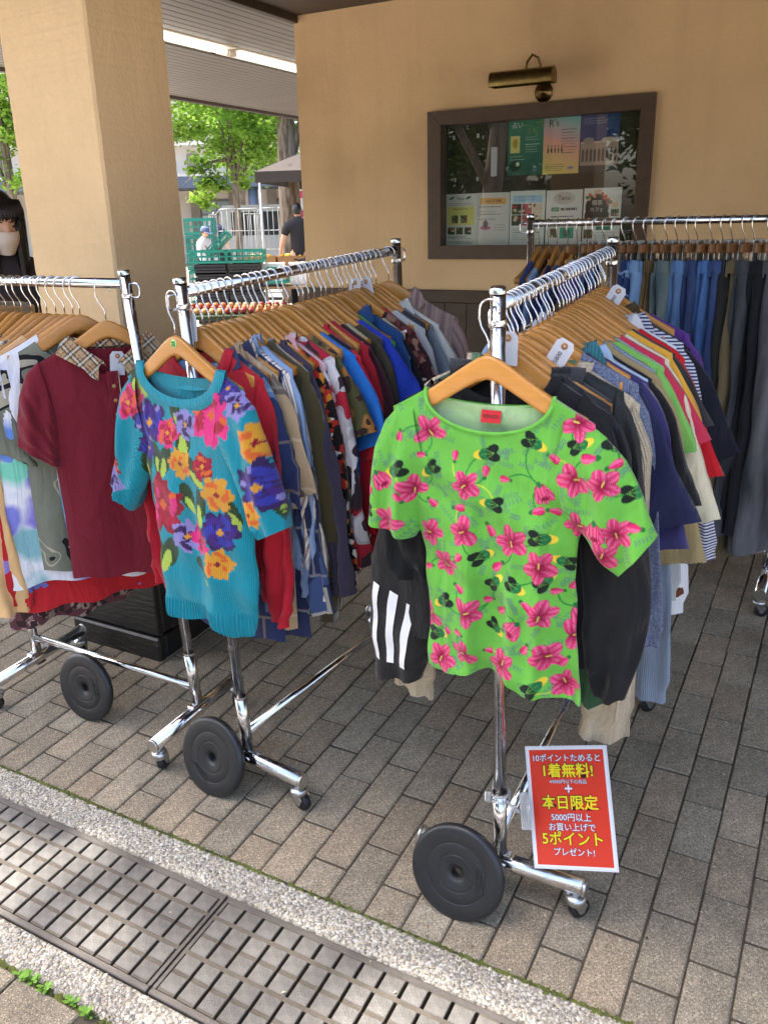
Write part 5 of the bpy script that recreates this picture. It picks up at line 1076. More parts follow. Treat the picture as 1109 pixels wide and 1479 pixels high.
# rack by the column
one_items = [
 ('shirt', rgb(126, 128, 112), 'woven', 'abstract', rgb(176, 170, 150), rgb(24, 22, 30), 's', .80, 'grey shirt with black abstract brush print beside the maroon polo', dict(sc=1.1, turn=-.70, P=dict(sw=.235, cw=.235, nu=40, nv=40), S=dict(l=.24, w1=.19))),
 ('shirt', rgb(236, 236, 244), 'woven', 'water', rgb(150, 120, 214), rgb(110, 150, 224), 'm', .84, 'white blouse with violet and blue watercolour flowers', dict(turn=-.60, P=dict(sw=.235, nu=36, nv=40), S=dict(l=.36, w1=.17))),
 ('dress', rgb(196, 34, 44), 'woven', 'spots', rgb(150, 130, 210), rgb(110, 120, 200), 'l', .92, 'red dress with lilac flower border', dict(turn=-.52, sc=.7, P=dict(sw=.225), S=dict(l=.70))),
 ('sweatshirt', rgb(236, 190, 134), 'jersey', None, None, None, 'L', .86, 'peach sweatshirt with a long sleeve', dict(turn=-.44, P=dict(sw=.228), S=dict(l=.72, w1=.13))),
 ('dress', rgb(206, 178, 130), 'woven', 'multi', rgb(30, 40, 70), rgb(176, 112, 60), 'n', .92, 'ochre dress with a navy woven border', dict(turn=-.38, P=dict(sw=.21, hw=.27))),
 ('shirt', rgb(238, 232, 222), 'woven', None, None, None, 'l', .76, 'ivory blouse between the ochre dress and the mauve dress', dict(turn=-.32)),
 ('dress', rgb(104, 62, 70), 'woven', 'floral', rgb(180, 150, 146), rgb(60, 40, 44), 'l', 1.0, 'mauve paisley dress hanging low over the rack foot', dict(turn=-.28, sc=1.8, P=dict(sw=.23, hw=.28))),
 ('shirt', rgb(212, 190, 70), 'woven', 'floral', rgb(70, 110, 170), rgb(220, 220, 210), 's', .76, 'yellow shirt with blue flowers behind the mauve dress', {}),
 ('shirt', rgb(64, 96, 160), 'woven', 'floral', rgb(210, 200, 180), rgb(180, 60, 60), 's', .76, 'blue flower shirt behind the yellow shirt', {}),
 ('tee_shirt', rgb(56, 34, 110), 'jersey', None, None, None, 's', .74, 'violet t-shirt towards the left end of the column rack', {}),
 ('shirt', rgb(176, 128, 66), 'woven', 'plaid', rgb(70, 80, 60), rgb(60, 40, 30), 'l', .80, 'ochre plaid shirt at the left end of the column rack', {}),
]
row('r', *r_one, one_items, .17, .50, .0, .04)
# clip hangers: a wooden bar with two sprung clips
BAR_ME = MB().box(-.125, .125, -.0065, .0065, -.118, -.088, .003).mesh('clip_hanger', PALEW); BAR2_ME = MB().box(-.125, .125, -.0065, .0065, -.118, -.088, .003).mesh('clip_hanger', mat('brown_stained_wood', rgb(126, 86, 52), .45, objvar=.15, build=_wood))
ck_ = MB()
ck_.box(-.011, .011, -.0105, -.0085, -.150, -.078, .0008).box(-.011, .011, .0085, .0105, -.150, -.078, .0008); ck_.box(-.011, .011, -.0085, -.002, -.152, -.149).box(-.011, .011, .002, .0085, -.152, -.149); ck_.tube([(-.012, 0, -.105), (.012, 0, -.105)], .004, 8)
CLIP_ME = ck_.mesh('clip', ZINC)
def clip_hanger(M, label, me, spread=.075, grp='j'):
    o = link('clip_hanger', me, None, M); tag(o, label, 'hanger', HG[grp]); link('hook', HOOK_ME, o)
    for sx_ in (-1, 1): link('clip', CLIP_ME, o, Matrix.Translation((sx_ * spread, 0, 0)))
    return o
def trousers(M, c, kind, pat, c2, ln, w, desc, seed, belt=False):
    rg = np.random.default_rng(seed); m = cloth('cloth_' + desc.replace(' ', '_')[:50], c, kind, pat, c2)
    def leg(y0, ysg):
        nv, nr = 26, 16; V = np.zeros((nv, nr, 3)); f = rg.uniform(0, 6.28, 4)
        for i in range(nv):
            q = i / (nv - 1); z = -.148 - .035 - q * (ln - .035); hw = w * (1 - .10 * q) / 2 * (1.0 + .05 * math.sin(q * 9 + f[0])); th = .0125 + .004 * math.sin(q * 11 + f[1]) + .005 * q; cx = .006 * math.sin(q * 3 + f[2]) - .012 * q
            for k in range(nr):
                a = 2 * math.pi * k / nr; ca, sa = math.cos(a), math.sin(a); ex_ = math.copysign(abs(ca) ** .55, ca); V[i, k] = (cx + hw * ex_ + .004 * math.sin(q * 23 + f[3] + k), y0 + ysg * .004 * q + th * math.copysign(abs(sa) ** .7, sa) + .005 * math.sin(q * 7 + ca * 4 + f[0]), z + .003 * math.sin(a * 2))
        F = gridfaces(nr, nv, True)[:, ::-1]; UV = np.stack([V[..., 0], V[..., 2]], -1); return mk('leg', V.reshape(-1, 3), F, m, True, UV.reshape(-1, 2))
    n = 28; wb = []; uvw = []
    for (z, e) in ((-.190, 1.0), (-.165, 1.0), (-.148, .97), (-.146, .9), (-.150, .86)):
        for k in range(n):
            a = 2 * math.pi * k / n; ca, sa = math.cos(a), math.sin(a); wb.append((w / 2 * 1.01 * e * math.copysign(abs(ca) ** .5, ca), (.026 if e > .95 else .022) * math.copysign(abs(sa) ** .7, sa) * e + .002 * math.sin(6 * a), z + .006 * math.sin(2 * a + 1))); uvw.append((wb[-1][0], z))
    o = link('trousers', mk('waistband', wb, gridfaces(n, 5, True)[:, ::-1], m, True, uvw), None, M); tag(o, desc, 'trousers', RACKGRP['j'])
    link('leg', leg(-.0135, -1), o); link('leg', leg(.0135, 1), o)
    for bx_ in (-.35, .0, .35):
        for y0_, y1_ in ((-.031, -.0275), (.0275, .031)): MB().box(bx_ * w - .005, bx_ * w + .005, y0_, y1_, -.196, -.146, .001).build('belt_loop', m, o)
    MB().box(-w / 2 - .0045, -w / 2 - .001, -.005, .005, -.196, -.146, .001).build('belt_loop', m, o)
    pk_ = MB(); pk_.box(-.055, .03, -.0305, -.0285, -.36, -.25, .001); pk_.build('back_pocket', m, o)
    return o
DEN = rgb(44, 62, 96)
top_items = [('tee_shirt', rgb(56, 70, 128), 'jersey', None, None, None, 's', .62, 'slate blue t-shirt first on the jeans rack', {}), ('shirt', rgb(150, 176, 212), 'woven', None, None, None, 'l', .62, 'sky blue shirt second on the jeans rack', {}), ('tee_shirt', rgb(30, 36, 84), 'jersey', None, None, None, 's', .62, 'dark blue t-shirt third on the jeans rack', {}), ('shirt', rgb(70, 96, 150), 'denim', None, None, None, 'l', .62, 'chambray shirt fourth on the jeans rack', {}), ('tee_shirt', rgb(40, 40, 52), 'jersey', None, None, None, 's', .62, 'graphite t-shirt fifth on the jeans rack', {}), ('shirt', rgb(90, 60, 130), 'woven', None, None, None, 's', .62, 'lilac blue shirt sixth on the jeans rack', {})]
rk, rl_, rrz = r_jean
row('j', rk, rl_, rrz + math.pi, [t for t in top_items], .035, .215, .0, .08)
jeans = [
 (rgb(176, 194, 220), 'denim', 'wash', rgb(206, 218, 234), .95, .20, 'bleached pale blue jeans'), (rgb(40, 56, 92), 'denim', 'wash', rgb(72, 96, 140), .98, .19, 'mid blue jeans beside the bleached jeans'), (rgb(20, 26, 46), 'denim', None, None, 1.0, .19, 'raw indigo jeans'),
 (rgb(132, 118, 86), 'woven', None, None, .98, .18, 'khaki chino trousers'), (rgb(98, 100, 106), 'woven', None, None, 1.0, .19, 'mid grey trousers'), (rgb(34, 50, 92), 'denim', 'abstract', rgb(120, 140, 180), .98, .19, 'navy trousers with pale splash print'), (rgb(52, 82, 132), 'denim', 'wash', rgb(124, 156, 196), .94, .20, 'bright blue faded jeans'),
 (rgb(96, 76, 50), 'woven', None, None, 1.0, .17, 'brown corduroy trousers'), (rgb(18, 18, 20), 'woven', None, None, .96, .18, 'plain black trousers beside the brown corduroys'), (rgb(62, 78, 90), 'denim', 'wash', rgb(112, 122, 112), 1.02, .24, 'grey green washed wide jeans'),
 (rgb(48, 74, 114), 'denim', 'wash', rgb(98, 130, 172), 1.0, .20, 'blue jeans with a torn knee'), (rgb(30, 40, 74), 'denim', 'wash', rgb(54, 70, 110), 1.0, .19, 'dark blue stitched jeans'), (rgb(40, 66, 116), 'denim', 'wash', rgb(80, 116, 166), .97, .19, 'royal blue jeans near the olive cargo trousers'), (rgb(30, 42, 80), 'denim', 'wash', rgb(60, 80, 124), 1.0, .19, 'midnight jeans behind the olive cargo trousers'),
 (rgb(30, 30, 28), 'woven', None, None, 1.0, .18, 'charcoal black trousers beside the olive cargo trousers'), (rgb(92, 80, 58), 'woven', None, None, 1.04, .20, 'olive cargo trousers with a gathered knee'), (rgb(44, 46, 50), 'denim', 'wash', rgb(74, 76, 80), 1.02, .23, 'black jeans right of the olive cargo trousers'), (rgb(16, 17, 22), 'woven', None, None, 1.0, .22, 'blue black trousers at the right end of the rack'), (rgb(46, 46, 50), 'denim', 'wash', rgb(92, 92, 96), 1.0, .21, 'faded black jeans at the right end of the rack'),
]
for i, (c, kd, pt, c2, ln, w, ds) in enumerate(jeans):
    s = .245 + (.90 - .245) * i / (len(jeans) - 1) + rgn.normal(0, .003); M = on_rail(rk, rl_, rrz + math.pi, s, rgn.normal(0, .10) - .12, 0, 0)
    M = Matrix.Translation(M.translation + Vector((0, 0, 0))) @ Matrix.Rotation(math.pi / 2 - .58 + rgn.normal(0, .09), 4, 'Z')
    trousers(M, tuple(min(.8, q * 1.6) for q in c), kd, pt, tuple(min(.8, q * 1.6) for q in c2) if c2 else None, ln + rgn.uniform(-.06, .04), w * 1.12, ds + ' on a clip hanger', 300 + i); clip_hanger(M, 'wooden clip hanger holding the ' + ds, BAR2_ME, .07)
for k, (c, c2, c3, pt, ds) in enumerate([(rgb(190, 170, 140), rgb(90, 110, 130), rgb(170, 90, 50), 'plaid', 'tan plaid skirt'), (rgb(60, 66, 60), rgb(150, 130, 90), rgb(40, 40, 44), 'plaid', 'dark green plaid skirt'), (rgb(150, 110, 60), rgb(90, 60, 40), rgb(200, 170, 110), 'abstract', 'brown abstract skirt'), (rgb(60, 60, 70), rgb(120, 120, 130), rgb(40, 40, 50), 'plaid', 'grey check skirt')]):
    M = on_rail(*r_one, .52 + k * .034, -.08); P = dict(sw=.16, nw=.01)
    m = cloth('cloth_skirt%d' % k, c, 'woven', pt, c2, c3); nv, nr = 16, 30; V = np.zeros((nv, nr, 3))
    for i in range(nv):
        q = i / (nv - 1); 
        for j in range(nr):
            a = 2 * math.pi * j / nr; V[i, j] = ((.14 + .06 * q) * math.cos(a), (.012 + .012 * q) * math.sin(a) + .008 * q * math.sin(5 * math.cos(a) * 3 + k), -.145 - .55 * q)
    o = link('skirt', mk('skirt', V.reshape(-1, 3), gridfaces(nr, nv, True)[:, ::-1], m, True, np.stack([V[..., 0], V[..., 2]], -1).reshape(-1, 2)), None, M); tag(o, ds + ' on a pale clip hanger of the column rack', 'skirt', RACKGRP['r'])
    clip_hanger(M, 'pale clip hanger holding the ' + ds, BAR_ME, .09, 'r')
price_tag(PO @ Matrix.Translation((.012, -.02, -.235)) @ Matrix.Rotation(.25, 4, 'Z') @ Matrix.Rotation(.1, 4, 'Y'), 'white paper price tag hanging at the maroon polo collar')
# ------------------------------------------------------------------ posters behind the notice glass
def poster(xc, zc, label, draw, w=.210, h=.297, texts=()):
    C = Canvas(-w / 2, w / 2, -h / 2, h / 2, 760, (.78, .78, .76)); draw(C, np.random.default_rng(int(xc * -1000)))
    nx, nz = 106, 150; X, Z = np.meshgrid(np.linspace(-w / 2, w / 2, nx), np.linspace(-h / 2, h / 2, nz)); rg = np.random.default_rng(int(zc * 100 + xc * -37)); V = np.stack([X, .0008 * np.sin(X * 30 + rg.random() * 6) + .0, Z], -1).reshape(-1, 3)
    o = link('poster', mk('poster', V, gridfaces(nx, nz), mat('printed_paper', attr=True, rough=.55), True, None, np.minimum(.9, C.sample(V[:, 0], V[:, 2], None, 1.16))), None, wm(xc, WY + .0815, zc) @ Matrix.Rotation(rg.normal(0, .006), 4, 'Y')); tag(o, label, 'poster', 'posters behind the notice glass')
    for (t, x, z, s, c) in texts: link('lettering', text_mesh(t, s, mat('ink_%d_%d_%d' % c, rgb(*c), .6), .0002), o, Matrix.Translation((x, -.0014, z)) @ RX)
def lines(C, r, x0, x1, z0, z1, n, c, fill=.75, wd=.0011):
    for z in np.linspace(z1, z0, n):
        x = x0; e = x0 + (x1 - x0) * (fill + (1 - fill) * r.random())
        while x < e: q = r.uniform(.004, .014); C.rect(x, min(e, x + q), z - wd, z + wd, c); x += q + .003
DK = np.array(rgb(60, 60, 62))
def d1(C, r):
    C.a[:] = np.array(rgb(36, 96, 84)); g = np.clip((C.Z + .1) * 3, 0, 1)[..., None]; C.a[:] = C.a * (1 - g) + np.array(rgb(74, 140, 112)) * g; C.rect(-.105, .105, .143, .149, (.7, .75, .7)); C.rect(-.09, -.035, -.03, .06, np.array(rgb(214, 206, 130))); C.ell(-.062, .02, .016, .026, 0, np.array(rgb(180, 160, 60)))
    C.ell(-.06, -.10, .035, .03, .3, np.array(rgb(20, 52, 40))); C.ell(-.045, -.09, .012, .012, 0, np.array(rgb(180, 220, 180)));
    for k in range(16): C.ell(r.uniform(-.01, .1), r.uniform(.06, .13), r.uniform(.004, .014), .003, r.uniform(0, 3), np.array(rgb(120, 150, 70)))
    lines(C, r, .0, .09, -.04, .05, 8, np.array(rgb(190, 214, 200)), .6); lines(C, r, -.09, .0, -.065, -.05, 2, np.array(rgb(200, 214, 200)))
def d2(C, r):
    t = (C.Z + .148) / .297; s = (C.X + .105) / .21; a = np.array(rgb(230, 150, 160)); b = np.array(rgb(120, 190, 190)); c = np.array(rgb(236, 206, 110)); w1 = np.clip(1.4 * t - .1 + .3 * s, 0, 1)[..., None]; C.a[:] = c * (1 - w1) + a * w1; w2 = np.clip(1.9 * (t - .55) + .5 * (s - .3), 0, 1)[..., None]; C.a[:] = C.a * (1 - w2) + b * w2
    lines(C, r, .0, .09, -.04, .08, 9, DK, .8, .0016); lines(C, r, -.09, .03, -.13, -.1, 4, DK, .8, .0016)
    for k in range(5): C.ell(-.075 + k * .02, -.025, .005, .016, .1, DK); C.ell(-.075 + k * .02, -.003, .004, .004, 0, DK)
    C.ell(.06, -.12, .018, .008, 0, np.array(rgb(120, 120, 180)))
def d3(C, r):
    C.a[:] = np.array(rgb(34, 52, 104)); m = C.Z > .02; C.a[m] = np.array(rgb(36, 60, 120)); C.rect(-.105, .105, -.15, -.115, np.array(rgb(60, 60, 64)))
    C.rect(-.105, .105, -.115, .0, np.array(rgb(168, 146, 136)))
    for k in range(9): C.ell(-.09 + k * .0225, -.05, .007, .022, 0, np.array(rgb(70, 62, 66))); C.rect(-.097 + k * .0225, -.083 + k * .0225, -.095, -.05, np.array(rgb(84, 74, 74)))
    C.rect(-.105, .105, .0, .008, np.array(rgb(200, 180, 166))); C.ell(-.06, .012, .03, .018, 0, np.array(rgb(150, 136, 132))); C.ell(.055, .012, .045, .014, 0, np.array(rgb(190, 176, 166))); lines(C, r, -.09, .05, .1, .135, 4, np.array(rgb(190, 200, 220)), .7)
def photo(C, r, x0, x1, z0, z1, pal):
    C.rect(x0, x1, z0, z1, np.array(pal[0]))
    for k in range(9):
        x, z = r.uniform(x0, x1), r.uniform(z0, z1); a = r.uniform(.004, .012); a = min(a, x - x0, x1 - x, z - z0, z1 - z)
        if a > .001: C.ell(x, z, a, a * .8, 0, np.array(pal[1 + k % (len(pal) - 1)]))
NAT = [rgb(70, 80, 60), rgb(180, 60, 70), rgb(220, 200, 170), rgb(60, 40, 40), rgb(120, 140, 90)]
def e1(C, r):
    C.a[:] = np.array(rgb(226, 226, 220)); C.rect(-.085, .09, -.03, .075, np.array(rgb(240, 224, 130))); lines(C, r, -.09, .09, .085, .095, 2, DK, .9)
    for k, x in enumerate((-.06, .0)): photo(C, r, x, x + .042, -.02, .025, NAT)
    for x in (-.085, -.03, .025): photo(C, r, x, x + .045, -.085, -.045, NAT)
    lines(C, r, -.09, .08, -.135, -.1, 5, DK); 
    for x in (-.06, .05): C.ell(x, .125, .018, .006, .4, np.array(rgb(40, 80, 50)))
def e2(C, r):
    C.a[:] = np.array(rgb(214, 212, 206)); C.rect(-.08, .08, .085, .118, np.array(rgb(226, 170, 84))); lines(C, r, -.09, .06, .0, .07, 6, DK, .7); C.ell(-.045, -.05, .034, .012, 0, np.array(rgb(196, 120, 140))); C.ell(-.045, -.03, .016, .024, 0, np.array(rgb(110, 84, 100))); lines(C, r, .01, .09, -.06, -.02, 4, DK)
def e3(C, r):
    C.a[:] = np.array(rgb(222, 226, 220)); C.rect(-.09, .09, .085, .125, np.array(rgb(166, 204, 228))); lines(C, r, -.06, .06, .1, .115, 2, DK)
    for j in range(2):
        for k in range(3): photo(C, r, -.095 + k * .064, -.037 + k * .064, .02 - j * .062, .078 - j * .062, NAT[k % 3:] + NAT[:k % 3 + 1])
    lines(C, r, -.09, .09, -.12, -.06, 7, DK, .6)
def e4(C, r):
    C.a[:] = np.array(rgb(226, 224, 220)); C.ell(0, .105, .062, .034, 0, np.array(rgb(206, 198, 190))); C.rect(-.075, -.03, .035, .055, np.array(rgb(40, 150, 110))); lines(C, r, -.02, .08, .045, .045, 1, DK, .95, .006); lines(C, r, -.08, .08, -.03, .005, 3, DK, .8, .003)
    C.rect(-.02, .06, -.115, -.055, np.array(rgb(40, 160, 130))); C.ell(.02, -.085, .022, .022, 0, np.array(rgb(30, 110, 100))); photo(C, r, -.08, -.035, -.11, -.06, NAT)
def e5(C, r):
    C.a[:] = np.array(rgb(230, 226, 222)); C.ell(-.03, .045, .066, .075, 0, np.array(rgb(34, 32, 36))); C.rect(-.1, .04, -.035, -.012, (.85, .85, .84)); C.rect(-.1, .04, -.012, .02, np.array(rgb(34, 32, 36)))
    for k in range(10): C.rect(-.096 + k * .0138, -.0945 + k * .0138, -.035, -.012, np.array(rgb(34, 32, 36)))
    for k in range(18):
        a = r.uniform(.2, 2.6); C.ell(-.03 + math.cos(a) * r.uniform(.05, .08), .05 + math.sin(a) * r.uniform(.06, .085), .011, .009, a, np.array([rgb(214, 96, 70), rgb(230, 180, 150), rgb(70, 120, 90), rgb(190, 60, 80)][k % 4]))
    C.ell(.07, .06, .02, .016, 0, np.array(rgb(226, 190, 150))); photo(C, r, .05, .095, .0, .035, NAT); C.rect(-.03, .05, -.075, -.055, np.array(rgb(40, 120, 100))); photo(C, r, -.1, -.05, -.12, -.07, NAT); lines(C, r, -.03, .09, -.13, -.09, 4, DK)
GRN = (30, 90, 70)
poster(-1.775, 2.020, 'green poster with a yellow picture, leftmost of the upper notices', d1, .212, .30, [('占い', -.05, .115, .036, (226, 240, 232))])
poster(-1.565, 2.017, 'pastel rainbow poster headed R\'s in the middle of the upper notices', d2, .212, .30, [("R's", -.045, .115, .052, (40, 90, 84))])
poster(-1.348, 2.018, 'dark blue poster showing a long pale palace front', d3, .212, .30)
poster(-2.176, 1.632, 'white notice with a yellow panel, leftmost of the lower row', e1, .21, .297, [('Tano', 0, .122, .024, (60, 50, 44)), ('Tanoマルシェ', 0, .062, .016, (70, 60, 40))])
poster(-1.968, 1.632, 'white notice with an orange heading bar in the lower row', e2, .21, .297, [('Tano で 準備', 0, .101, .018, (120, 70, 30))])
poster(-1.752, 1.634, 'white notice with a light blue heading and six photos', e3, .214, .30)
poster(-1.532, 1.632, 'white notice with a script heading and a green LINE box', e4, .212, .297, [('Tano', 0, .105, .036, (84, 74, 70)), ('LINE', -.0525, .0445, .014, (240, 250, 244))])
poster(-1.312, 1.634, 'white notice with a black piano and flowers', e5, .212, .30, [('喫茶', -.03, .07, .03, (236, 230, 220)), ('カフェ', -.03, .035, .026, (236, 230, 220))])
for i, (x, z) in enumerate([(-2.225, 2.095), (-2.07, 2.098), (-2.215, 1.86), (-2.07, 1.86)]):
    o = MB().box(-.007, .007, -.0015, 0, -.011, .011).build('paper_bit', mat('white_print_paper'), None, wm(x, WY + .084, z)); tag(o, 'tiny white paper corner on the notice backing, %s of the four' % ['upper left', 'upper right', 'lower left', 'lower right'][i], 'paper scrap', 'paper scraps on the notice board')
th_ = MB(); th_.box(-.02, .02, -.006, 0, -.08, .08, .004); o = th_.build('hinge_plate', mat('grey_paint', (.55, .57, .6), .5), None, wm(-1.965, WY + .084, 1.95)); tag(o, 'grey metal fitting on the empty upper left of the notice board', 'fitting')

# ------------------------------------------------------------------ trees
def leafmat(name, c):
    if name in MATS: return MATS[name]
    m = bpy.data.materials.new(name); m.use_nodes = True; N = m.node_tree.nodes; L = m.node_tree.links; N.remove(N['Principled BSDF'])
    d = N.new('ShaderNodeBsdfDiffuse'); t = N.new('ShaderNodeBsdfTranslucent'); mx = N.new('ShaderNodeMixShader'); mx.inputs[0].default_value = .45; a = N.new('ShaderNodeAttribute'); a.attribute_name = 'Col'
    L.new(a.outputs['Color'], d.inputs[0]); L.new(a.outputs['Color'], t.inputs[0]); L.new(d.outputs[0], mx.inputs[1]); L.new(t.outputs[0], mx.inputs[2]); L.new(mx.outputs[0], N['Material Output'].inputs[0]); MATS[name] = m; return m
LEAFM = leafmat('ginkgo_leaf', None)
def _bark(N, L, tc, c, h):
    mp = node(N, 'ShaderNodeMapping'); mp.inputs['Scale'].default_value = (14, 14, 2); L.new(tc.outputs['Object'], mp.inputs['Vector']); n2 = node(N, 'ShaderNodeTexNoise'); n2.inputs['Scale'].default_value = 1.5; n2.inputs['Detail'].default_value = 6; L.new(mp.outputs[0], n2.inputs['Vector'])
    return mixc(N, L, 1.0, c, ramp(N, L, n2.outputs[0], [(.35, (.35, .33, .3)), (.6, (1.2, 1.2, 1.2))]), 'MULTIPLY'), n2.outputs[0]
BARK = mat('furrowed_bark', rgb(128, 114, 98), .9, bump=1.0, build=_bark)
def tree(x, y, z, h, tr, blobs, label, c, n, leaf, seed, limbs=6, lean=0.0, clump=70):
    rg = np.random.default_rng(seed); o = empty('tree', wm(x, y, z), label, 'tree', 'trees round the plaza')
    t = MB(); k = 9; pts = [(lean * (i / (k - 1)) ** 1.3 * h + .05 * math.sin(i * 1.3 + seed), .05 * math.cos(i * 1.7 + seed), h * i / (k - 1)) for i in range(k)]; t.tube(pts, [tr * (1.25 - .25 * min(1, i) - .55 * i / (k - 1)) for i in range(k)], 12)
    for i in range(limbs):
        b = blobs[int(rg.integers(len(blobs)))]; f = rg.uniform(.45, .95); p0 = np.array(pts[int(f * (k - 1))]); p2 = np.array(b[:3]) + rg.normal(0, .25, 3); pm_ = (p0 + p2) / 2 + [0, 0, .25]; t.tube([tuple(p0), tuple((p0 + pm_) / 2 + [0, 0, .05]), tuple(pm_), tuple(p2)], [tr * .38, tr * .3, tr * .22, tr * .06], 7)
    t.build('trunk', BARK, o)
    V = []; Cc = []; tot = sum(b[3] ** 2 for b in blobs)
    for b in blobs:
        m = max(3, int(n * b[3] ** 2 / tot / clump)); d = rg.normal(size=(m, 3)); d /= np.linalg.norm(d, axis=1)[:, None]; cc = np.array(b[:3]) + d * b[3] * (rg.random((m, 1)) ** .45) * [1, 1, .75]
        for q in cc:
            sz = b[3] * rg.uniform(.16, .30); g_ = rg.uniform(.72, 1.25); P = q + rg.normal(size=(clump, 3)) * sz * [1, 1, .5]
            A = rg.normal(size=(clump, 3)); A[:, 2] *= .5; A /= np.linalg.norm(A, axis=1)[:, None]; B = np.cross(A, rg.normal(size=(clump, 3)) + [0, 0, 2.0]); B /= np.linalg.norm(B, axis=1)[:, None]; s = leaf * rg.uniform(.6, 1.25, (clump, 1))
            V.append(np.stack([P - A * s - B * s * .25, P + B * s * .62, P + A * s - B * s * .2, P - B * s * .6], 1)); Cc.append(np.repeat(np.array(c)[None] * g_ * rg.uniform(.85, 1.15, (clump, 1)), 4, 0))
    V = np.concatenate(V).reshape(-1, 3); F = np.arange(len(V)).reshape(-1, 4); link('crown', mk('crown', V, F, LEAFM, False, None, np.concatenate(Cc)), o)
GK = np.array(rgb(142, 176, 76)); GK2 = np.array(rgb(110, 150, 60)); GD = np.array(rgb(62, 92, 36))
tree(-13.2, 16.9, zt, 4.4, .10, [(-.7, -.4, 2.5, .5), (-.2, -.1, 2.2, .5), (.3, .2, 3.0, .9), (-1.0, -.5, 3.5, .6), (-.2, 0, 3.9, 1.3), (.9, .4, 3.4, .8), (-.6, -.4, 4.9, 1.3), (.7, .3, 4.8, 1.2), (-.9, 0, 1.75, .45)], 'slim young ginkgo with bright lime leaves in the gap by the column', GK, 12000, .075, 3, 9)
tree(-9.0, 13.05, zt, 4.6, .24, [(-.6, -.2, 3.1, .6), (.4, .2, 3.3, .7), (-1.2, -.4, 3.7, .8), (.8, .4, 3.9, .9), (0, 0, 4.4, 1.3), (-1.2, -.2, 4.7, .9)], 'thick trunked ginkgo with furrowed bark beside the brown tent', GK2, 9000, .06, 8, 6, -.02)
tree(-20.6, 16.6, zt, 5.6, .16, [(-.5, 0, 3.0, .7), (.6, .2, 2.6, .6), (0, 0, 4.6, 1.3), (-.9, 0, 3.9, 1.0), (.9, .3, 4.2, 1.0), (.1, 0, 5.9, 1.4)], 'ginkgo seen at the left edge beyond the column', GK, 9000, .085, 5, 7)
tree(-15.8, 20.5, zt, 5.0, .12, [(0, 0, 3.6, 1.0), (-.6, 0, 4.6, 1.2), (.7, .3, 4.6, 1.1)], 'further ginkgo standing in front of the pale building', GK, 5000, .09, 15, 5)
# street trees behind the photographer: their shade dapples the gutter and they show in the glass
for i, (x, y, h, bl, c, n) in enumerate([(-4.6, -1.9, 6.2, [(0, .8, 5.0, 1.0), (-.9, 1.3, 5.8, 1.1), (.9, 1.4, 5.4, 1.0), (.3, 2.2, 6.2, 1.1), (1.6, 1.8, 5.6, .9), (-1.6, 2.2, 5.8, .9), (1.2, 2.7, 5.9, .9)], GD, 1500),
        (-5.9, -6.4, 5.6, [(0, 0, 2.9, 1.2), (-1, 0, 4.0, 1.4), (1, 0, 3.6, 1.2), (0, .2, 5.4, 1.6), (-1.8, 0, 2.2, .9)], GD, 9000), (-3.6, -8.2, 6.0, [(0, 0, 3.2, 1.3), (-1, 0, 4.4, 1.5), (1.2, 0, 3.6, 1.3), (0, 0, 5.6, 1.6)], GD, 8000), (-8.6, -8.6, 6.0, [(0, 0, 2.8, 1.4), (-1.4, 0, 4.0, 1.5), (1.3, 0, 3.8, 1.4), (0, 0, 5.4, 1.7)], GD, 8000), (-.9, -9.5, 6.0, [(0, 0, 3.0, 1.4), (1.4, 0, 4.2, 1.5), (-1.2, 0, 3.9, 1.3), (0, 0, 5.6, 1.7)], GD, 7000)]):
    tree(x, y, -.35, h, .17, bl, ['street tree behind the photographer nearest the kerb', 'street tree reflected at the left of the notice glass', 'street tree reflected in the middle of the notice glass', 'street tree further along the street to the left', 'street tree further along the street to the right'][i], c, n, .10, 40 + i, 7)
hd = MB(); rg = np.random.default_rng(2); P = rg.uniform([-12, -10.8, -.3], [4, -9.6, 1.5], (9000, 3)); A = rg.normal(size=(9000, 3)) * .07; B = rg.normal(size=(9000, 3)) * .05
V = np.stack([P - A, P + B, P + A, P - B], 1).reshape(-1, 3); o = link('hedge', mk('hedge', V, np.arange(len(V)).reshape(-1, 4), LEAFM, False, None, np.tile(GD * .8, (len(V), 1))), None); tag(o, 'leafy hedge along the far side of the street', 'hedge')
# weeds in the gutter joint
for i, (x, y) in enumerate([(-1.42, .738), (-1.39, .742), (-1.345, .74), (-1.262, .741), (-1.215, .738)]):
    w = MB(); rgw = np.random.default_rng(60 + i)
    for k in range(14):
        a = rgw.uniform(0, 6.28); r_ = rgw.uniform(.006, .02); h = rgw.uniform(.004, .018); s = rgw.uniform(.003, .006); p = np.array([math.cos(a) * r_, math.sin(a) * r_ * .6, h]); n_ = np.array([-math.sin(a), math.cos(a), 0]) * s; d = np.array([math.cos(a), math.sin(a), .3]) * s * 1.5; w.add([p - d, p + n_, p + d, p - n_], [(0, 1, 2, 3)]); w.tube([(0, 0, -.006), tuple(p - d)], .0006, 4)
    o = w.build('weed', mat('weed_leaf', rgb(112, 158, 52), .7, var=.2, vscale=60), None, gm(x, y, -.002)); tag(o, ['small green weed leftmost in the mossy joint at the lower left', 'green weed second from the left in the mossy joint', 'green weed in the middle of the mossy joint', 'green weed second from the right in the mossy joint', 'green weed rightmost in the mossy joint before the bottom edge'][i], 'weed', 'weeds in the gutter joint')
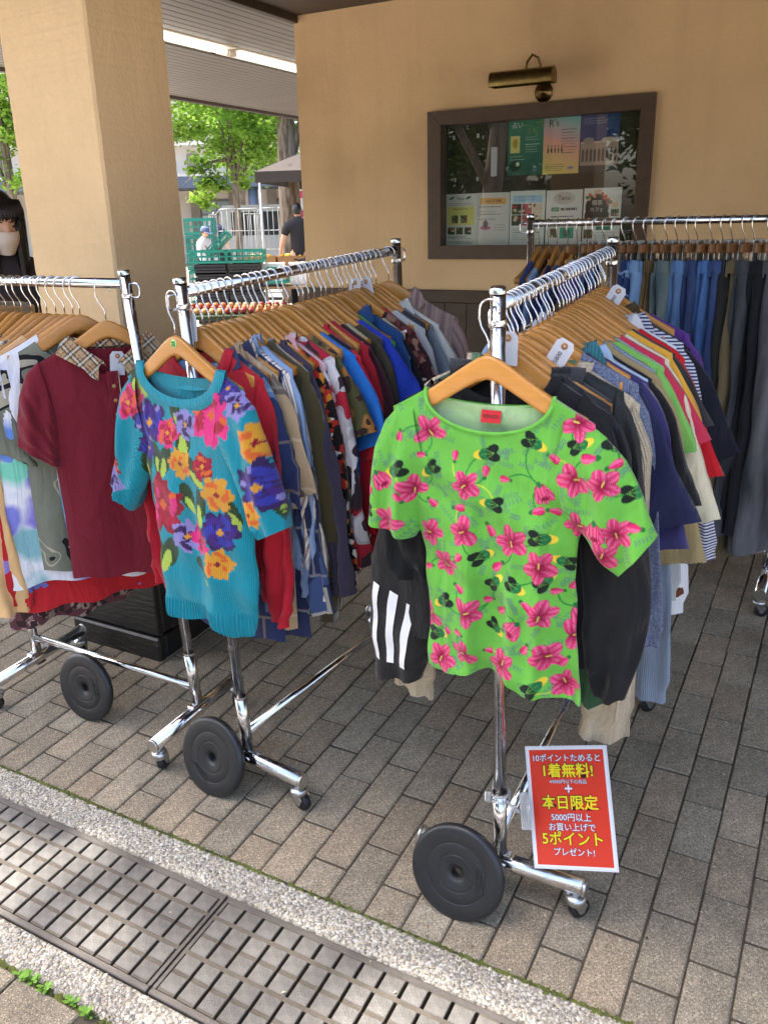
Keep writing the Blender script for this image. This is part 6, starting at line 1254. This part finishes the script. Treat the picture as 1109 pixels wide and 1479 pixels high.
# litter: dry leaves, blossoms and grit on the paving
LIT = [mat('dry_leaf', rgb(120, 96, 60), .8), mat('pale_petal', rgb(200, 186, 150), .8), mat('dark_leaf', rgb(60, 52, 40), .8)]
rgl = np.random.default_rng(17); LB = [MB(), MB(), MB()]
for i in range(150):
    x, y = rgl.uniform(-2.3, .3), rgl.uniform(.78, 3.0) if i % 3 else rgl.uniform(1.2, 1.26); r_ = rgl.uniform(.0018, .006); a = rgl.uniform(0, 6.28); d = np.array([math.cos(a), math.sin(a), 0]) * r_; n_ = np.array([-d[1], d[0], 0]) * .5; c = np.array([x, y, .0022]); LB[i % 3].add([c - d, c + n_ + [0, 0, .002], c + d, c - n_ + [0, 0, .0015]], [(0, 1, 2, 3)])
for b, m, nm in zip(LB, LIT, ('dry_leaves', 'fallen_petals', 'dark_leaves')): tag(b.build(nm, m, None, G.copy()), kind='stuff')
# ------------------------------------------------------------------ plaza: buildings, market, people
BD = Matrix.Translation((-20.5, 24.7, zt)) @ Matrix.Rotation(math.atan2(.476, .879), 4, 'Z')
bl_ = empty('arcade_building', BD, 'pale building with grey bays and a blue arcade beam across the plaza', 'building')
PALE = mat('pale_render', rgb(214, 206, 196), .8, var=.05, vscale=.6); BAY = mat('grey_bay', rgb(142, 134, 126), .8, var=.06, vscale=1); BLU = mat('slate_blue_steel', rgb(84, 96, 116), .5); WNF = mat('window_grey_frame', rgb(110, 108, 106), .5); PANE = mat('pale_pane', rgb(150, 166, 172), .12); BLIND = mat('blind', rgb(206, 212, 208), .7)
MB().box(-16, 16, 2.2, 8, 0, 10).build('wall', PALE, bl_)
MB().box(-16, 16, -.3, 2.3, 2.62, 3.0, .02).build('arcade_beam', BLU, bl_); MB().box(-16, 16, -.3, 2.2, 3.0, 3.1).build('arcade_roof', mat('arcade_roof', (.5, .5, .5), .7), bl_)
for x in (-11.2, -5.6, 1.6, 7.2, 12.8): MB().tube([(x, 0, 0), (x, 0, 2.62)], .17, 14).build('arcade_column', BLU, bl_)
for i in range(22):
    x = -15.4 + i * 1.45
    MB().box(x - .17, x + .17, 2.08, 2.2 - .004, 0, 10 if i % 2 else 3.9).build('bay_strip', BAY, bl_)
for z, nm in ((4.15, 0), (6.6, 0)):
    MB().box(-16, 16, 1.5, 2.2 - .006, z, z + .16).build('balcony_floor', PALE, bl_)
    MB().box(-16, 16, 1.5, 1.56, z + .165, z + .62).build('balcony_front', mat('balcony_grey', rgb(150, 150, 152), .7), bl_); MB().box(-16, 16, 1.48, 1.6, z + .62, z + .72).build('handrail', mat('white_rail', (.8, .8, .8), .5), bl_)
wf = MB().box(-.62, .62, -.05, .0, 0, 1.55).mesh('window', WNF); wp_ = MB().box(-.27, .27, -.06, -.052, .08, .98).mesh('pane', BLIND); wq_ = MB().box(-.27, .27, -.06, -.052, 1.05, 1.47).mesh('pane', PANE)
for i in range(10):
    for z in (.75, 4.5, 7.0):
        w = link('window', wf, bl_, Matrix.Translation((-14.6 + i * 2.9, 2.19, z)))
        for sx_ in (-.3, .3): link('pane', wp_, w, Matrix.Translation((sx_, 0, 0))); link('pane', wq_, w, Matrix.Translation((sx_, 0, 0)))
# market crates
def crate_mesh(w, d, h, name, m, n=6):
    b = MB(); t = .012; b.box(-w / 2, w / 2, -d / 2, d / 2, 0, t)
    for s in (-1, 1):
        for z0, z1 in ((0.012, .05), (h - .05, h), (h * .46, h * .54)): b.box(-w / 2, w / 2, s * d / 2 - t / 2, s * d / 2 + t / 2, z0, z1); b.box(s * w / 2 - t / 2, s * w / 2 + t / 2, -d / 2, d / 2, z0, z1)
        for k in range(n + 1): x = -w / 2 + w * k / n; b.box(x - .008, x + .008, s * d / 2 - t * .4, s * d / 2 + t * .4, 0.01, h - .01)
        for k in range(5): y = -d / 2 + d * k / 4; b.box(s * w / 2 - t * .4, s * w / 2 + t * .4, y - .008, y + .008, .01, h - .01)
    return b.mesh(name, m)
TC = mat('teal_plastic', rgb(22, 122, 106), .45, objvar=.1); BKP = mat('black_plastic', rgb(40, 42, 46), .45)
CR = crate_mesh(.5, .36, .29, 'crate', TC); TR = crate_mesh(.44, .34, .075, 'tray', BKP, 5)
yaw = math.atan2(.476, .879)
ordn = ['lowest', 'second', 'third', 'fourth', 'fifth']
for k in range(5):
    o = link('crate', CR, None, wm(-10.48, 12.3, zt + .3 * k, yaw + .05 * (k % 2))); tag(o, 'teal plastic crate, %s from the ground in the tall stack by the column' % ordn[k], 'crate', 'teal crates in the market')
for k, (dx, dz, lab) in enumerate([(-.26, 0, 'left'), (.26, 0, 'right')]):
    o = link('crate', CR, None, wm(-7.94 + dx * .879, 9.84 + dx * .476, zt + .845, yaw) @ Matrix.Diagonal((1, 1, .62, 1))); tag(o, 'low teal crate on the %s half of the black tray stacks' % lab, 'crate', 'teal crates in the market')
o = link('crate', CR, None, wm(-8.02, 9.80, zt + 1.06, yaw) @ Matrix.Rotation(-.75, 4, 'Y') @ Matrix.Diagonal((.8, .8, .4, 1))); tag(o, 'teal crate tipped up on top of the black tray stacks', 'crate', 'teal crates in the market')
o = link('crate', CR, None, wm(-7.30, 10.15, zt + .55, yaw) @ Matrix.Diagonal((.6, .7, .8, 1))); tag(o, 'small teal crate right of the black tray stacks', 'crate', 'teal crates in the market')
for cx, nm in ((-.24, 'left'), (.24, 'right')):
    for k in range(10):
        o = link('tray', TR, None, wm(-7.94 + cx * .879, 9.84 + cx * .476, zt + .084 * k, yaw + .04 * ((k * 7) % 3 - 1))); tag(o, 'black plastic tray, %s from the ground in the %s stack under the low crates' % (['lowest', 'second', 'third', 'fourth', 'fifth', 'sixth', 'seventh', 'eighth', 'ninth', 'topmost'][k], nm), 'tray', 'black trays under the low crates')
def cage(x, y, rz, label, w=.85, d=.7, h=1.65, m=None):
    o = empty('roll_cage', wm(x, y, zt, rz), label, 'roll cage', 'roll cages in the market'); m = m or mat('white_wire', (.34, .34, .33), .4)
    f = MB(); 
    for sx_ in (-1, 1): f.tube([(sx_ * w / 2, d / 2, .15), (sx_ * w / 2, d / 2, h - .08), (sx_ * (w / 2 - .08), d / 2, h), (-sx_ * 0, d / 2, h)], .012, 8)
    f.build('frame', m, o); MB().box(-w / 2, w / 2, -d / 2, d / 2, .13, .17, .01).build('base', m, o)
    for k in range(7):
        xx = -w / 2 + w * (k + 1) / 8; MB().tube([(xx, d / 2, .15), (xx, d / 2, h)], .006, 6).build('bar', m, o)
    for z in (.5, .9, 1.25): MB().tube([(-w / 2, d / 2, z), (w / 2, d / 2, z)], .008, 6).build('cross_bar', m, o)
    for s in (-1, 1):
        for k in range(5): yy = -d / 2 + d * k / 4; MB().tube([(s * w / 2, yy, .15), (s * w / 2, yy, h - .1)], .006, 6).build('bar', m, o)
        MB().tube([(s * w / 2, -d / 2, h - .1), (s * w / 2, d / 2, h - .1)], .012, 6).build('side_rail', m, o)
    for sx_ in (-1, 1):
        for sy_ in (-1, 1): MB().lathe([(0, -.015), (.055, -.015), (.06, 0), (.055, .015), (0, .015)], 14, Matrix.Translation((sx_ * (w / 2 - .06), sy_ * (d / 2 - .06), .06)) @ Matrix.Rotation(math.pi / 2, 4, 'X')).build('wheel', BLACKR, o)
cage(-10.5, 13.35, yaw, 'white wire roll cage nearest the teal crate stack'); cage(-9.75, 13.5, yaw - .2, 'white wire roll cage beside the thick ginkgo trunk'); cage(-9.3, 15.0, yaw + .1, 'green wire roll cage behind the thick ginkgo trunk', m=mat('green_wire', rgb(40, 110, 70), .5))
# boxes of produce
FOAM = mat('white_foam', (.8, .8, .8), .8, var=.04, vscale=20); CARD = mat('brown_carton', rgb(150, 116, 76), .8, var=.1, vscale=12)
def openbox(w, d, h, t, m): return MB().box(-w / 2, w / 2, -d / 2, d / 2, 0, t).box(-w / 2, w / 2, -d / 2, -d / 2 + t, t + .001, h).box(-w / 2, w / 2, d / 2 - t, d / 2, t + .001, h).box(-w / 2, -w / 2 + t, -d / 2 + t + .001, d / 2 - t - .001, t + .001, h).box(w / 2 - t, w / 2, -d / 2 + t + .001, d / 2 - t - .001, t + .001, h).mesh('box', m)
FB_ = openbox(.56, .38, .3, .03, FOAM); CB_ = openbox(.5, .34, .2, .012, CARD)
for i, (x, y, z, m_, lab) in enumerate([(-7.62, 10.25, .52, FB_, 'white foam box on the market table left of the black t-shirt man'), (-7.05, 10.55, .52, FB_, 'white foam box half hidden behind the black t-shirt man'), (-8.3, 11.1, .68, CB_, 'brown carton of yellow produce under the roll cages'), (-7.85, 11.35, .68, CB_, 'brown carton with flaps under the tent edge')]):
    o = link('box', m_, None, wm(x, y, zt + z, yaw + .1 * (i % 2))); tag(o, lab, 'box')
    rgb_ = np.random.default_rng(i); f = MB()
    for k in range(16):
        a, b = rgb_.uniform(-.2, .2), rgb_.uniform(-.12, .12); f.lathe([(0, -.035), (.025, -.025), (.037, 0), (.025, .025), (0, .035)], 8, Matrix.Translation((a, b, (.22 if m_ is FB_ else .16) + rgb_.uniform(0, .06))))
    s = f.build('produce', mat(['pale_produce', 'pale_produce', 'yellow_produce', 'yellow_produce'][i], [(.6, .62, .5), (.6, .62, .5), rgb(214, 176, 50), rgb(214, 176, 50)][i], .5), None, wm(x, y, zt + z, yaw)); tag(s, ['pale vegetables heaped in the near foam box', 'pale vegetables heaped in the hidden foam box', 'yellow fruit heaped in the brown carton under the cages', 'yellow fruit heaped in the flapped carton'][i], 'produce', kind='stuff')
tb = empty('market_table', wm(-7.6, 10.75, zt, yaw), 'long market table carrying foam boxes and cartons', 'table'); MB().box(-1.1, 1.1, -.75, .75, .47, .51, .005).build('tabletop', mat('table_wood', rgb(140, 112, 80), .7, var=.15), tb)
for sx_ in (-1, 1):
    for sy_ in (-1, 1): MB().box(sx_ * 1.0 - .025, sx_ * 1.0 + .025, sy_ * .66 - .025, sy_ * .66 + .025, 0, .47).build('leg', mat('table_wood'), tb)
for i, x in enumerate((-8.3, -7.85)):
    o = MB().box(-.26, .26, -.2, .2, 0, .165, .005).build('box', CARD, None, wm(x, 11.1 + .25 * i, zt + .512, yaw)); tag(o, ['closed brown carton under the carton of yellow produce', 'closed brown carton under the flapped carton'][i], 'box')
t2 = empty('fruit_stand', wm(-5.9, 7.2, zt, yaw), 'low stand of orange and yellow fruit behind the turquoise rack hangers', 'table'); MB().box(-.7, .7, -.3, .3, .42, .46, .005).build('tabletop', mat('dark_green_cloth', rgb(40, 62, 40), .8), t2)
for sx_ in (-1, 1): MB().box(sx_ * .62 - .03, sx_ * .62 + .03, -.25, .25, 0, .42).build('leg', mat('table_wood'), t2)
FRU = [mat('orange_fruit', rgb(190, 96, 36), .5), mat('peach_fruit', rgb(184, 136, 76), .5), mat('red_fruit', rgb(140, 44, 36), .5)]
fr_me = [MB().lathe([(0, -.034), (.02, -.03), (.034, -.012), (.037, .004), (.028, .026), (.01, .034), (0, .031)], 12).mesh('fruit', m) for m in FRU]
k = 0
for a in range(16):
    for b in range(3):
        o = link('fruit', fr_me[(a // 4 + b) % 3], None, wm(-5.9, 7.2, zt, yaw) @ Matrix.Translation((-.62 + a * .082, -.2 + b * .1, .495 + .02 * b))); tag(o, ['round orange fruit on the low stand behind the hangers', 'pale peach coloured fruit on the low stand behind the hangers', 'red fruit on the low stand behind the hangers'][(a // 4 + b) % 3], 'fruit', ['orange fruit on the stand', 'peach coloured fruit on the stand', 'red fruit on the stand'][(a // 4 + b) % 3])
# van
vn = empty('white_van', wm(-13.6, 19.6, zt, yaw), 'small white van parked behind the roll cages', 'van')
def prism(pts, y0, y1, bev=0): n = len(pts); b = MB(); b.add([(x, y0, z) for x, z in pts] + [(x, y1, z) for x, z in pts], [tuple(range(n)), tuple(range(n, 2 * n))[::-1]] + [(i, n + i, n + (i + 1) % n, (i + 1) % n) for i in range(n)]); return b
VW = mat('white_car_paint', (.34, .35, .36), .25); VG = mat('car_glass', (.03, .035, .04), .05)
prism([(-1.7, .35), (1.75, .35), (1.8, .75), (1.72, .95), (1.35, 1.05), (1.0, 1.75), (.8, 1.85), (-1.6, 1.85), (-1.7, 1.7)], -.73, .73).build('body', VW, vn)
for s in (-1, 1): prism([(.25, 1.1), (1.18, 1.1), (.93, 1.62), (.25, 1.68)], s * .733 - .003, s * .733 + .003).build('window', VG, vn); prism([(-1.4, 1.1), (.1, 1.1), (.1, 1.68), (-1.4, 1.68)], s * .733 - .003, s * .733 + .003).build('window', VG, vn)
for sx_ in (-1.1, 1.15):
    for s in (-1, 1): MB().lathe([(0, -.08), (.2, -.08), (.27, -.06), (.28, 0), (.27, .06), (.2, .08), (0, .08)], 20, Matrix.Translation((sx_, s * .68, .28)) @ Matrix.Rotation(math.pi / 2, 4, 'X')).build('wheel', BLACKR, vn)
# tent, banner
tn = empty('market_tent', wm(-7.35, 13.05, zt, yaw - .15), 'dark brown market tent with a pale edge at the right of the gap', 'tent'); TB_ = mat('brown_canvas', rgb(56, 47, 42), .8, var=.1, vscale=3)
r_ = 1.55; z_ = 2.12; tv = [(-r_, -r_, z_), (r_, -r_, z_), (r_, r_, z_), (-r_, r_, z_), (0, 0, z_ + .75)]; rf = MB(); rf.add(tv, [(0, 1, 4), (1, 2, 4), (2, 3, 4), (3, 0, 4)]); rf.build('roof', TB_, tn)
vl = MB()
for (a, b) in (((-r_, -r_), (r_, -r_)), ((r_, -r_), (r_, r_)), ((r_, r_), (-r_, r_)), ((-r_, r_), (-r_, -r_))): MB().box(0, math.hypot(b[0] - a[0], b[1] - a[1]), -.006, .006, z_ - .16, z_, 0, Matrix.Translation((a[0], a[1], 0)) @ Matrix.Rotation(math.atan2(b[1] - a[1], b[0] - a[0]), 4, 'Z')).build('valance', TB_, tn)
for sx_ in (-1, 1):
    for sy_ in (-1, 1): MB().tube([(sx_ * (r_ - .05), sy_ * (r_ - .05), 0), (sx_ * (r_ - .05), sy_ * (r_ - .05), z_)], .022, 10).build('pole', mat('pale_pole', (.55, .56, .58), .4, .5), tn)
fl = empty('banner', wm(-9.55, 14.3, zt, yaw), 'pink upright banner on a white pole beside the tent', 'banner'); MB().tube([(-.25, 0, 0), (-.25, 0, 2.4), (.25, 0, 2.4)], .012, 8).build('pole', mat('white_wire'), fl)
V = [(-.235 + .48 * i / 5, .03 * math.sin(i * 1.2 + j * .6), 2.38 - 1.7 * j / 14) for j in range(15) for i in range(6)]; link('cloth', mk('cloth', V, gridfaces(6, 15), mat('pink_banner', rgb(206, 60, 110), .7), True), fl)
for k, z in enumerate((2.05, 1.7, 1.35)): MB().box(-.12, .14, -.034, -.031, z - .1, z + .12, .001).build('white_panel', mat('white_print_paper'), fl)

# people ------------------------------------------------------------
SKIN = mat('skin', rgb(214, 168, 140), .5, var=.05, vscale=20); HAIR = mat('black_hair', rgb(24, 20, 20), .4, var=.3, vscale=60, bump=.4, bscale=150)
def skin_mesh(joints, edges, name, m, sub=2, root=0):
    me = bpy.data.meshes.new(name); me.from_pydata([j[:3] for j in joints], edges, []); o = bpy.data.objects.new(name, me); COL.objects.link(o); sk = o.modifiers.new('s', 'SKIN'); sk.use_smooth_shade = True
    for i, j in enumerate(joints): r = j[3]; me.skin_vertices[0].data[i].radius = (r, j[4] if len(j) > 4 else r); me.skin_vertices[0].data[i].use_root = (i == root)
    ss = o.modifiers.new('u', 'SUBSURF'); ss.levels = sub; ss.render_levels = sub; dg = bpy.context.evaluated_depsgraph_get(); dg.update(); out = bpy.data.meshes.new_from_object(o.evaluated_get(dg)); bpy.data.objects.remove(o); bpy.data.meshes.remove(me)
    out.materials.clear(); out.materials.append(m); out.polygons.foreach_set('use_smooth', np.ones(len(out.polygons), dtype=bool)); return out
def head_verts(n=28, m=22):
    V = []
    for i in range(m + 1):
        ph = math.pi * i / m
        for j in range(n):
            th = 2 * math.pi * j / n; x, y, z = math.sin(ph) * math.cos(th), math.sin(ph) * math.sin(th), math.cos(ph)     # face towards -y
            X, Y, Z = x * .073, y * .092, z * .115
            if z < 0: X *= 1 - .38 * (-z) ** 1.6; Y = Y * (1 - .25 * (-z) ** 2) - .012 * (-z)
            f = max(0, -y)
            Y -= .020 * math.exp(-((x / .16) ** 2) - ((z + .22) / .17) ** 2) * f + .007 * math.exp(-(x / .1) ** 2 - ((z - .02) / .2) ** 2) * f
            for s in (-1, 1): Y += .008 * math.exp(-((x - s * .40) / .2) ** 2 - ((z - .06) / .12) ** 2) * f
            Y -= .006 * math.exp(-(x / .28) ** 2 - ((z + .52) / .09) ** 2) * f
            for s in (-1, 1): X += s * .010 * math.exp(-((x - s * .98) / .15) ** 2 - ((z + .05) / .25) ** 2 - ((y - .1) / .2) ** 2)
            V.append((X, Y, Z))
    return np.array(V), gridfaces(n, m + 1, True)
HV, HF = head_verts()
def hand(side, p, d, s):
    """five-finger hand: joints and edges, rooted at the wrist p, pointing along d"""
    d = Vector(d).normalized(); nrm = Vector((1, 0, 0)) * side; a = d.cross(nrm).normalized(); J = [(*p, .026 * s, .018 * s)]; E = []
    pc = Vector(p) + d * .05 * s; J.append((*pc, .034 * s, .016 * s)); E.append((0, 1)); 
    for k, (o, l) in enumerate(((-.03, .062), (-.01, .072), (.01, .068), (.029, .052))):
        b = Vector(p) + d * .085 * s + a * o * s; b2 = b + d * l * .5 * s; b3 = b2 + (d * .9 - nrm * .45).normalized() * l * .5 * s; i = len(J); J += [(*b, .0095 * s), (*b2, .0085 * s), (*b3, .0068 * s)]; E += [(1, i), (i, i + 1), (i + 1, i + 2)]
    t1 = Vector(p) + d * .035 * s - a * .036 * s; t2 = t1 + (d - a * .7).normalized() * .035 * s; i = len(J); J += [(*t1, .011 * s), (*t2, .0085 * s)]; E += [(1, i), (i, i + 1)]
    return J, E
def person(x, y, z, rz, h, label, shirt, trous, hair='short', look=(0, 0), arms=((.0, .0), (.0, .0)), sleeve=.55, extra=None, m_skin=SKIN, lean=0.0):
    s = h / 1.7; o = empty('person', wm(x, y, z, rz) @ Matrix.Rotation(lean, 4, 'X'), label, 'person')
    S = lambda p: tuple(q * s for q in p)
    J = [(0, 0, .93, .115, .085), (0, .01, 1.10, .11, .08), (0, .01, 1.28, .135, .09), (0, .015, 1.40, .10, .07), (0, .0, 1.47, .05), (0, -.012, 1.53, .048)]; E = [(0, 1), (1, 2), (2, 3), (3, 4), (4, 5)]
    armJ = {}
    for sd, (fw, outw) in zip((-1, 1), arms):
        b = len(J); el = (sd * (.235 + outw * .2), .02 - fw * .12, 1.13); wr = (sd * (.25 + outw * .35), -.02 - fw * .34, .90 + max(0, fw) * .16)
        J += [(sd * .165, .015, 1.385, .058), el + (.04,), wr + (.026,)]; E += [(3, b), (b, b + 1), (b + 1, b + 2)]; armJ[sd] = (J[b], el, wr)
        hj, he = hand(sd, wr, np.array(wr) - np.array(el), 1.0); nb_ = len(J); J += hj[1:]; E += [((b + 2) if p_ == 0 else nb_ + p_ - 1, nb_ + q_ - 1) for p_, q_ in he]
    for sd in (-1, 1):
        b = len(J); J += [(sd * .088, 0, .86, .085), (sd * .10, -.005, .49, .055), (sd * .105, .015, .10, .038), (sd * .108, -.06, .04, .04, .03), (sd * .11, -.14, .03, .03, .02)]; E += [(0, b), (b, b + 1), (b + 1, b + 2), (b + 2, b + 3), (b + 3, b + 4)]
    Js = [tuple(q * s for q in j) for j in J]; bm_ = skin_mesh(Js, E, 'body', m_skin, 1)
    # head joined into the same body mesh
    Hm = Matrix.Translation((0, -.03 * s, 1.60 * s)) @ Matrix.Rotation(look[0], 4, 'Z') @ Matrix.Rotation(look[1], 4, 'X') @ Matrix.Scale(s * .94, 4)
    bm = bmesh.new(); bm.from_mesh(bm_); hv = [bm.verts.new(Hm @ Vector(p)) for p in HV]
    for f in HF:
        try: q = bm.faces.new([hv[i] for i in f]); q.smooth = True
        except ValueError: pass
    bmesh.ops.remove_doubles(bm, verts=bm.verts, dist=.0004); bm.to_mesh(bm_); bm.free(); link('body', bm_, o)
    # shirt: torso and sleeves, a shell over the body
    K = [(0, .005, .86, .15, .105), (0, .01, 1.02, .14, .10), (0, .01, 1.26, .155, .11), (0, .012, 1.395, .135, .10), (0, .004, 1.485, .07, .066), (0, -.006, 1.515, .056, .054)]; F_ = [(0, 1), (1, 2), (2, 3), (3, 4), (4, 5)]
    for sd in (-1, 1):
        a, el, wr = armJ[sd]; b = len(K); K += [(a[0], a[1], a[2], .085), tuple(np.array(a[:3]) * .35 + np.array(el) * .65) + (.064,)]; F_ += [(3, b), (b, b + 1)]
        if sleeve > .8: K += [el + (.055,), tuple(np.array(el) * .12 + np.array(wr) * .88) + (.042,)]; F_ += [(b + 1, b + 2), (b + 2, b + 3)]
    link('shirt', skin_mesh([tuple(q * s for q in j) for j in K], F_, 'shirt', shirt, 2), o)
    K = [(0, 0, .95, .14, .10)]; F_ = []
    for sd in (-1, 1): b = len(K); K += [(sd * .092, 0, .84, .10, .10), (sd * .10, -.003, .49, .075), (sd * .105, .012, .09, .065)]; F_ += [(0, b), (b, b + 1), (b + 1, b + 2)]
    link('trousers', skin_mesh([tuple(q * s for q in j) for j in K], F_, 'trousers', trous, 2), o)
    for sd in (-1, 1): link('shoe', skin_mesh([tuple(q * s for q in j) for j in ((sd * .107, .03, .045, .045, .042), (sd * .108, -.06, .042, .046, .036), (sd * .11, -.16, .03, .038, .022))], [(0, 1), (1, 2)], 'shoe', mat('dark_shoe', (.03, .03, .03), .5), 2), o)
    # hair: the scalp grown outwards, with a face opening
    hl = {'short': -.15, 'bob': -.75, 'long': -.95}[hair]; V = []; keep = []
    for (X, Y, Z) in HV:
        u_ = np.array((X / .073, Y / .092, Z / .115)); fr = max(0, -u_[1]); V.append(np.array((X, Y, Z)) * (1.10 if hair == 'short' else 1.12) + np.array((0, .006, .008))); hb = -.62 if (hair == 'short' and u_[1] > .1) else hl; keep.append((u_[2] > hb and (fr < .35 or u_[2] > (.62 if hair == 'short' else .40))) )
    F2 = [f for f in HF.tolist() if all(keep[i] for i in f)]
    ho = link('hair', mk('hair', V, F2, HAIR, True), o, Hm)
    if hair == 'long':
        rg = np.random.default_rng(1); st = MB()
        for k in range(90):
            a = rg.uniform(-.95, math.pi + .95); p0 = np.array((math.cos(a) * .082, math.sin(a) * .098 + .01, rg.uniform(.0, .07))); r0 = rg.uniform(.010, .017); pts = [p0 + np.array((0.008 * math.sin(k + t * 4) + math.cos(a) * .02 * t, .03 * t * math.sin(a) + (.0 if a > 0 else -.0), -.42 * t - .02 * t * t)) for t in np.linspace(0, 1, 8)]; st.tube([tuple(p) for p in pts], [r0, r0, r0, r0, r0 * .95, r0 * .8, r0 * .6, .002], 6)
        tag(st.build('hair_length', HAIR, ho), kind='stuff')
        fr_ = MB()
        for k in range(22):
            x0 = -.07 + .14 * k / 21; fr_.tube([(x0 * .9, -.055, .105), (x0, -.098 + x0 * x0 * 4, .07), (x0 * 1.04 + .002 * math.sin(k * 3), -.108 + x0 * x0 * 6, .052), (x0 * 1.05 + .003 * math.sin(k * 5), -.104 + x0 * x0 * 7, .034 + .005 * math.sin(k * 2.3))], [.008, .008, .007, .0015], 5)
        tag(fr_.build('fringe', HAIR, ho), kind='stuff')
    for sx_ in (-1, 1): MB().lathe([(0, .0), (.010, .0), (.013, -.003)], 12, Matrix.Translation((sx_ * .031, -.0815, .005)) @ Matrix.Diagonal((1.15, 1, .38, 1)) @ Matrix.Rotation(math.pi / 2, 4, 'X')).build('eye', mat('dark_iris', (.015, .012, .01), .15), o, Hm); MB().tube([(sx_ * .016, -.089, .022), (sx_ * .032, -.089, .028), (sx_ * .05, -.078, .022)], [.002, .003, .001], 6).build('eyebrow', HAIR, o, Hm)
    if extra: extra(o, Hm, s)
    return o
def mask(o, Hm, s):
    V = []; n, m = 17, 12
    for i in range(m):
        z = -.012 - .098 * i / (m - 1)
        for j in range(n):
            a = -math.pi / 2 + (j - (n - 1) / 2) / (n - 1) * 2.5; q = 1 - .35 * (i / (m - 1)) ** 2; V.append((.074 * math.cos(a) * q * (1 if i < m - 3 else .96), (.098 + .016 * math.exp(-((i / (m - 1) - .35) / .35) ** 2)) * math.sin(a) * (1 - .12 * (i / (m - 1)) ** 2) - .004, z))
    link('face_mask', mk('face_mask', V, gridfaces(n, m), mat('beige_mask', rgb(206, 194, 182), .8), True), o, Hm)
    for sx_ in (-1, 1): MB().tube([(sx_ * .066, -.04, -.03), (sx_ * .078, .0, .005), (sx_ * .08, .02, .0)], .0012, 6).build('mask_strap', mat('beige_mask'), o, Hm)
def cap(o, Hm, s):
    m = mat('blue_cap_cloth', rgb(90, 104, 140), .8); c = MB(); c.lathe([(.092, .02), (.094, .05), (.082, .10), (.05, .13), (0, .138)], 20, Matrix.Diagonal((.95, 1.16, 1, 1))); c.build('cap', m, o, Hm)
    b = MB(); V = []; 
    for j in range(13):
        a = -math.pi / 2 + (j - 6) / 6 * 1.2; V += [(.088 * math.cos(a), .105 * math.sin(a), .028), (.12 * math.cos(a), .19 * math.sin(a), .010)]
    b.add(V, [(2 * i, 2 * i + 1, 2 * i + 3, 2 * i + 2) for i in range(12)], True); b.build('cap_brim', m, o, Hm)
    MB().tube([(-.15 * s, -.02, 1.42 * s), (0, -.13 * s, 1.2 * s), (.16 * s, -.05, .92 * s)], .008, 6).build('bag_strap', mat('dark_strap', (.05, .05, .05), .6), o)
DKT = mat('black_cotton', rgb(34, 35, 40), .85, bump=.2, bscale=300); JEAN = mat('dark_trouser', rgb(36, 40, 54), .85)
gz = lambda y: min(y, SLOPE_END) * math.tan(TILT)
person(-2.845, 2.10, gz(2.10) - .004, math.radians(74), 1.60, 'woman with long black hair, fringe and a beige face mask by the column', mat('dark_grey_top', rgb(46, 44, 50), .85), JEAN, 'long', (-.1, .22), ((.35, .1), (.35, .1)), .9, mask)
person(-7.74, 11.35, zt, yaw + math.pi + .15, 1.64, 'man with short black hair in a black t-shirt seen from behind', DKT, JEAN, 'short', (0, .05), ((.05, .1), (.1, .15)), .5)
person(-9.75, 11.5, zt, yaw + 1.2, 1.33, 'person in a white shirt and blue peaked cap carrying a strap bag', mat('white_shirt_cloth', (.74, .74, .76), .85), mat('grey_trouser', (.2, .2, .2), .85), 'short', (0, .2), ((.4, .1), (.4, .1)), .9, cap)
person(-11.62, 14.1, zt, yaw + math.pi - .5, 1.60, 'dark haired person in a navy top among the teal crates', mat('navy_cloth', rgb(30, 34, 70), .85), JEAN, 'bob', (0, .1), ((.2, .1), (.2, .1)), .5)
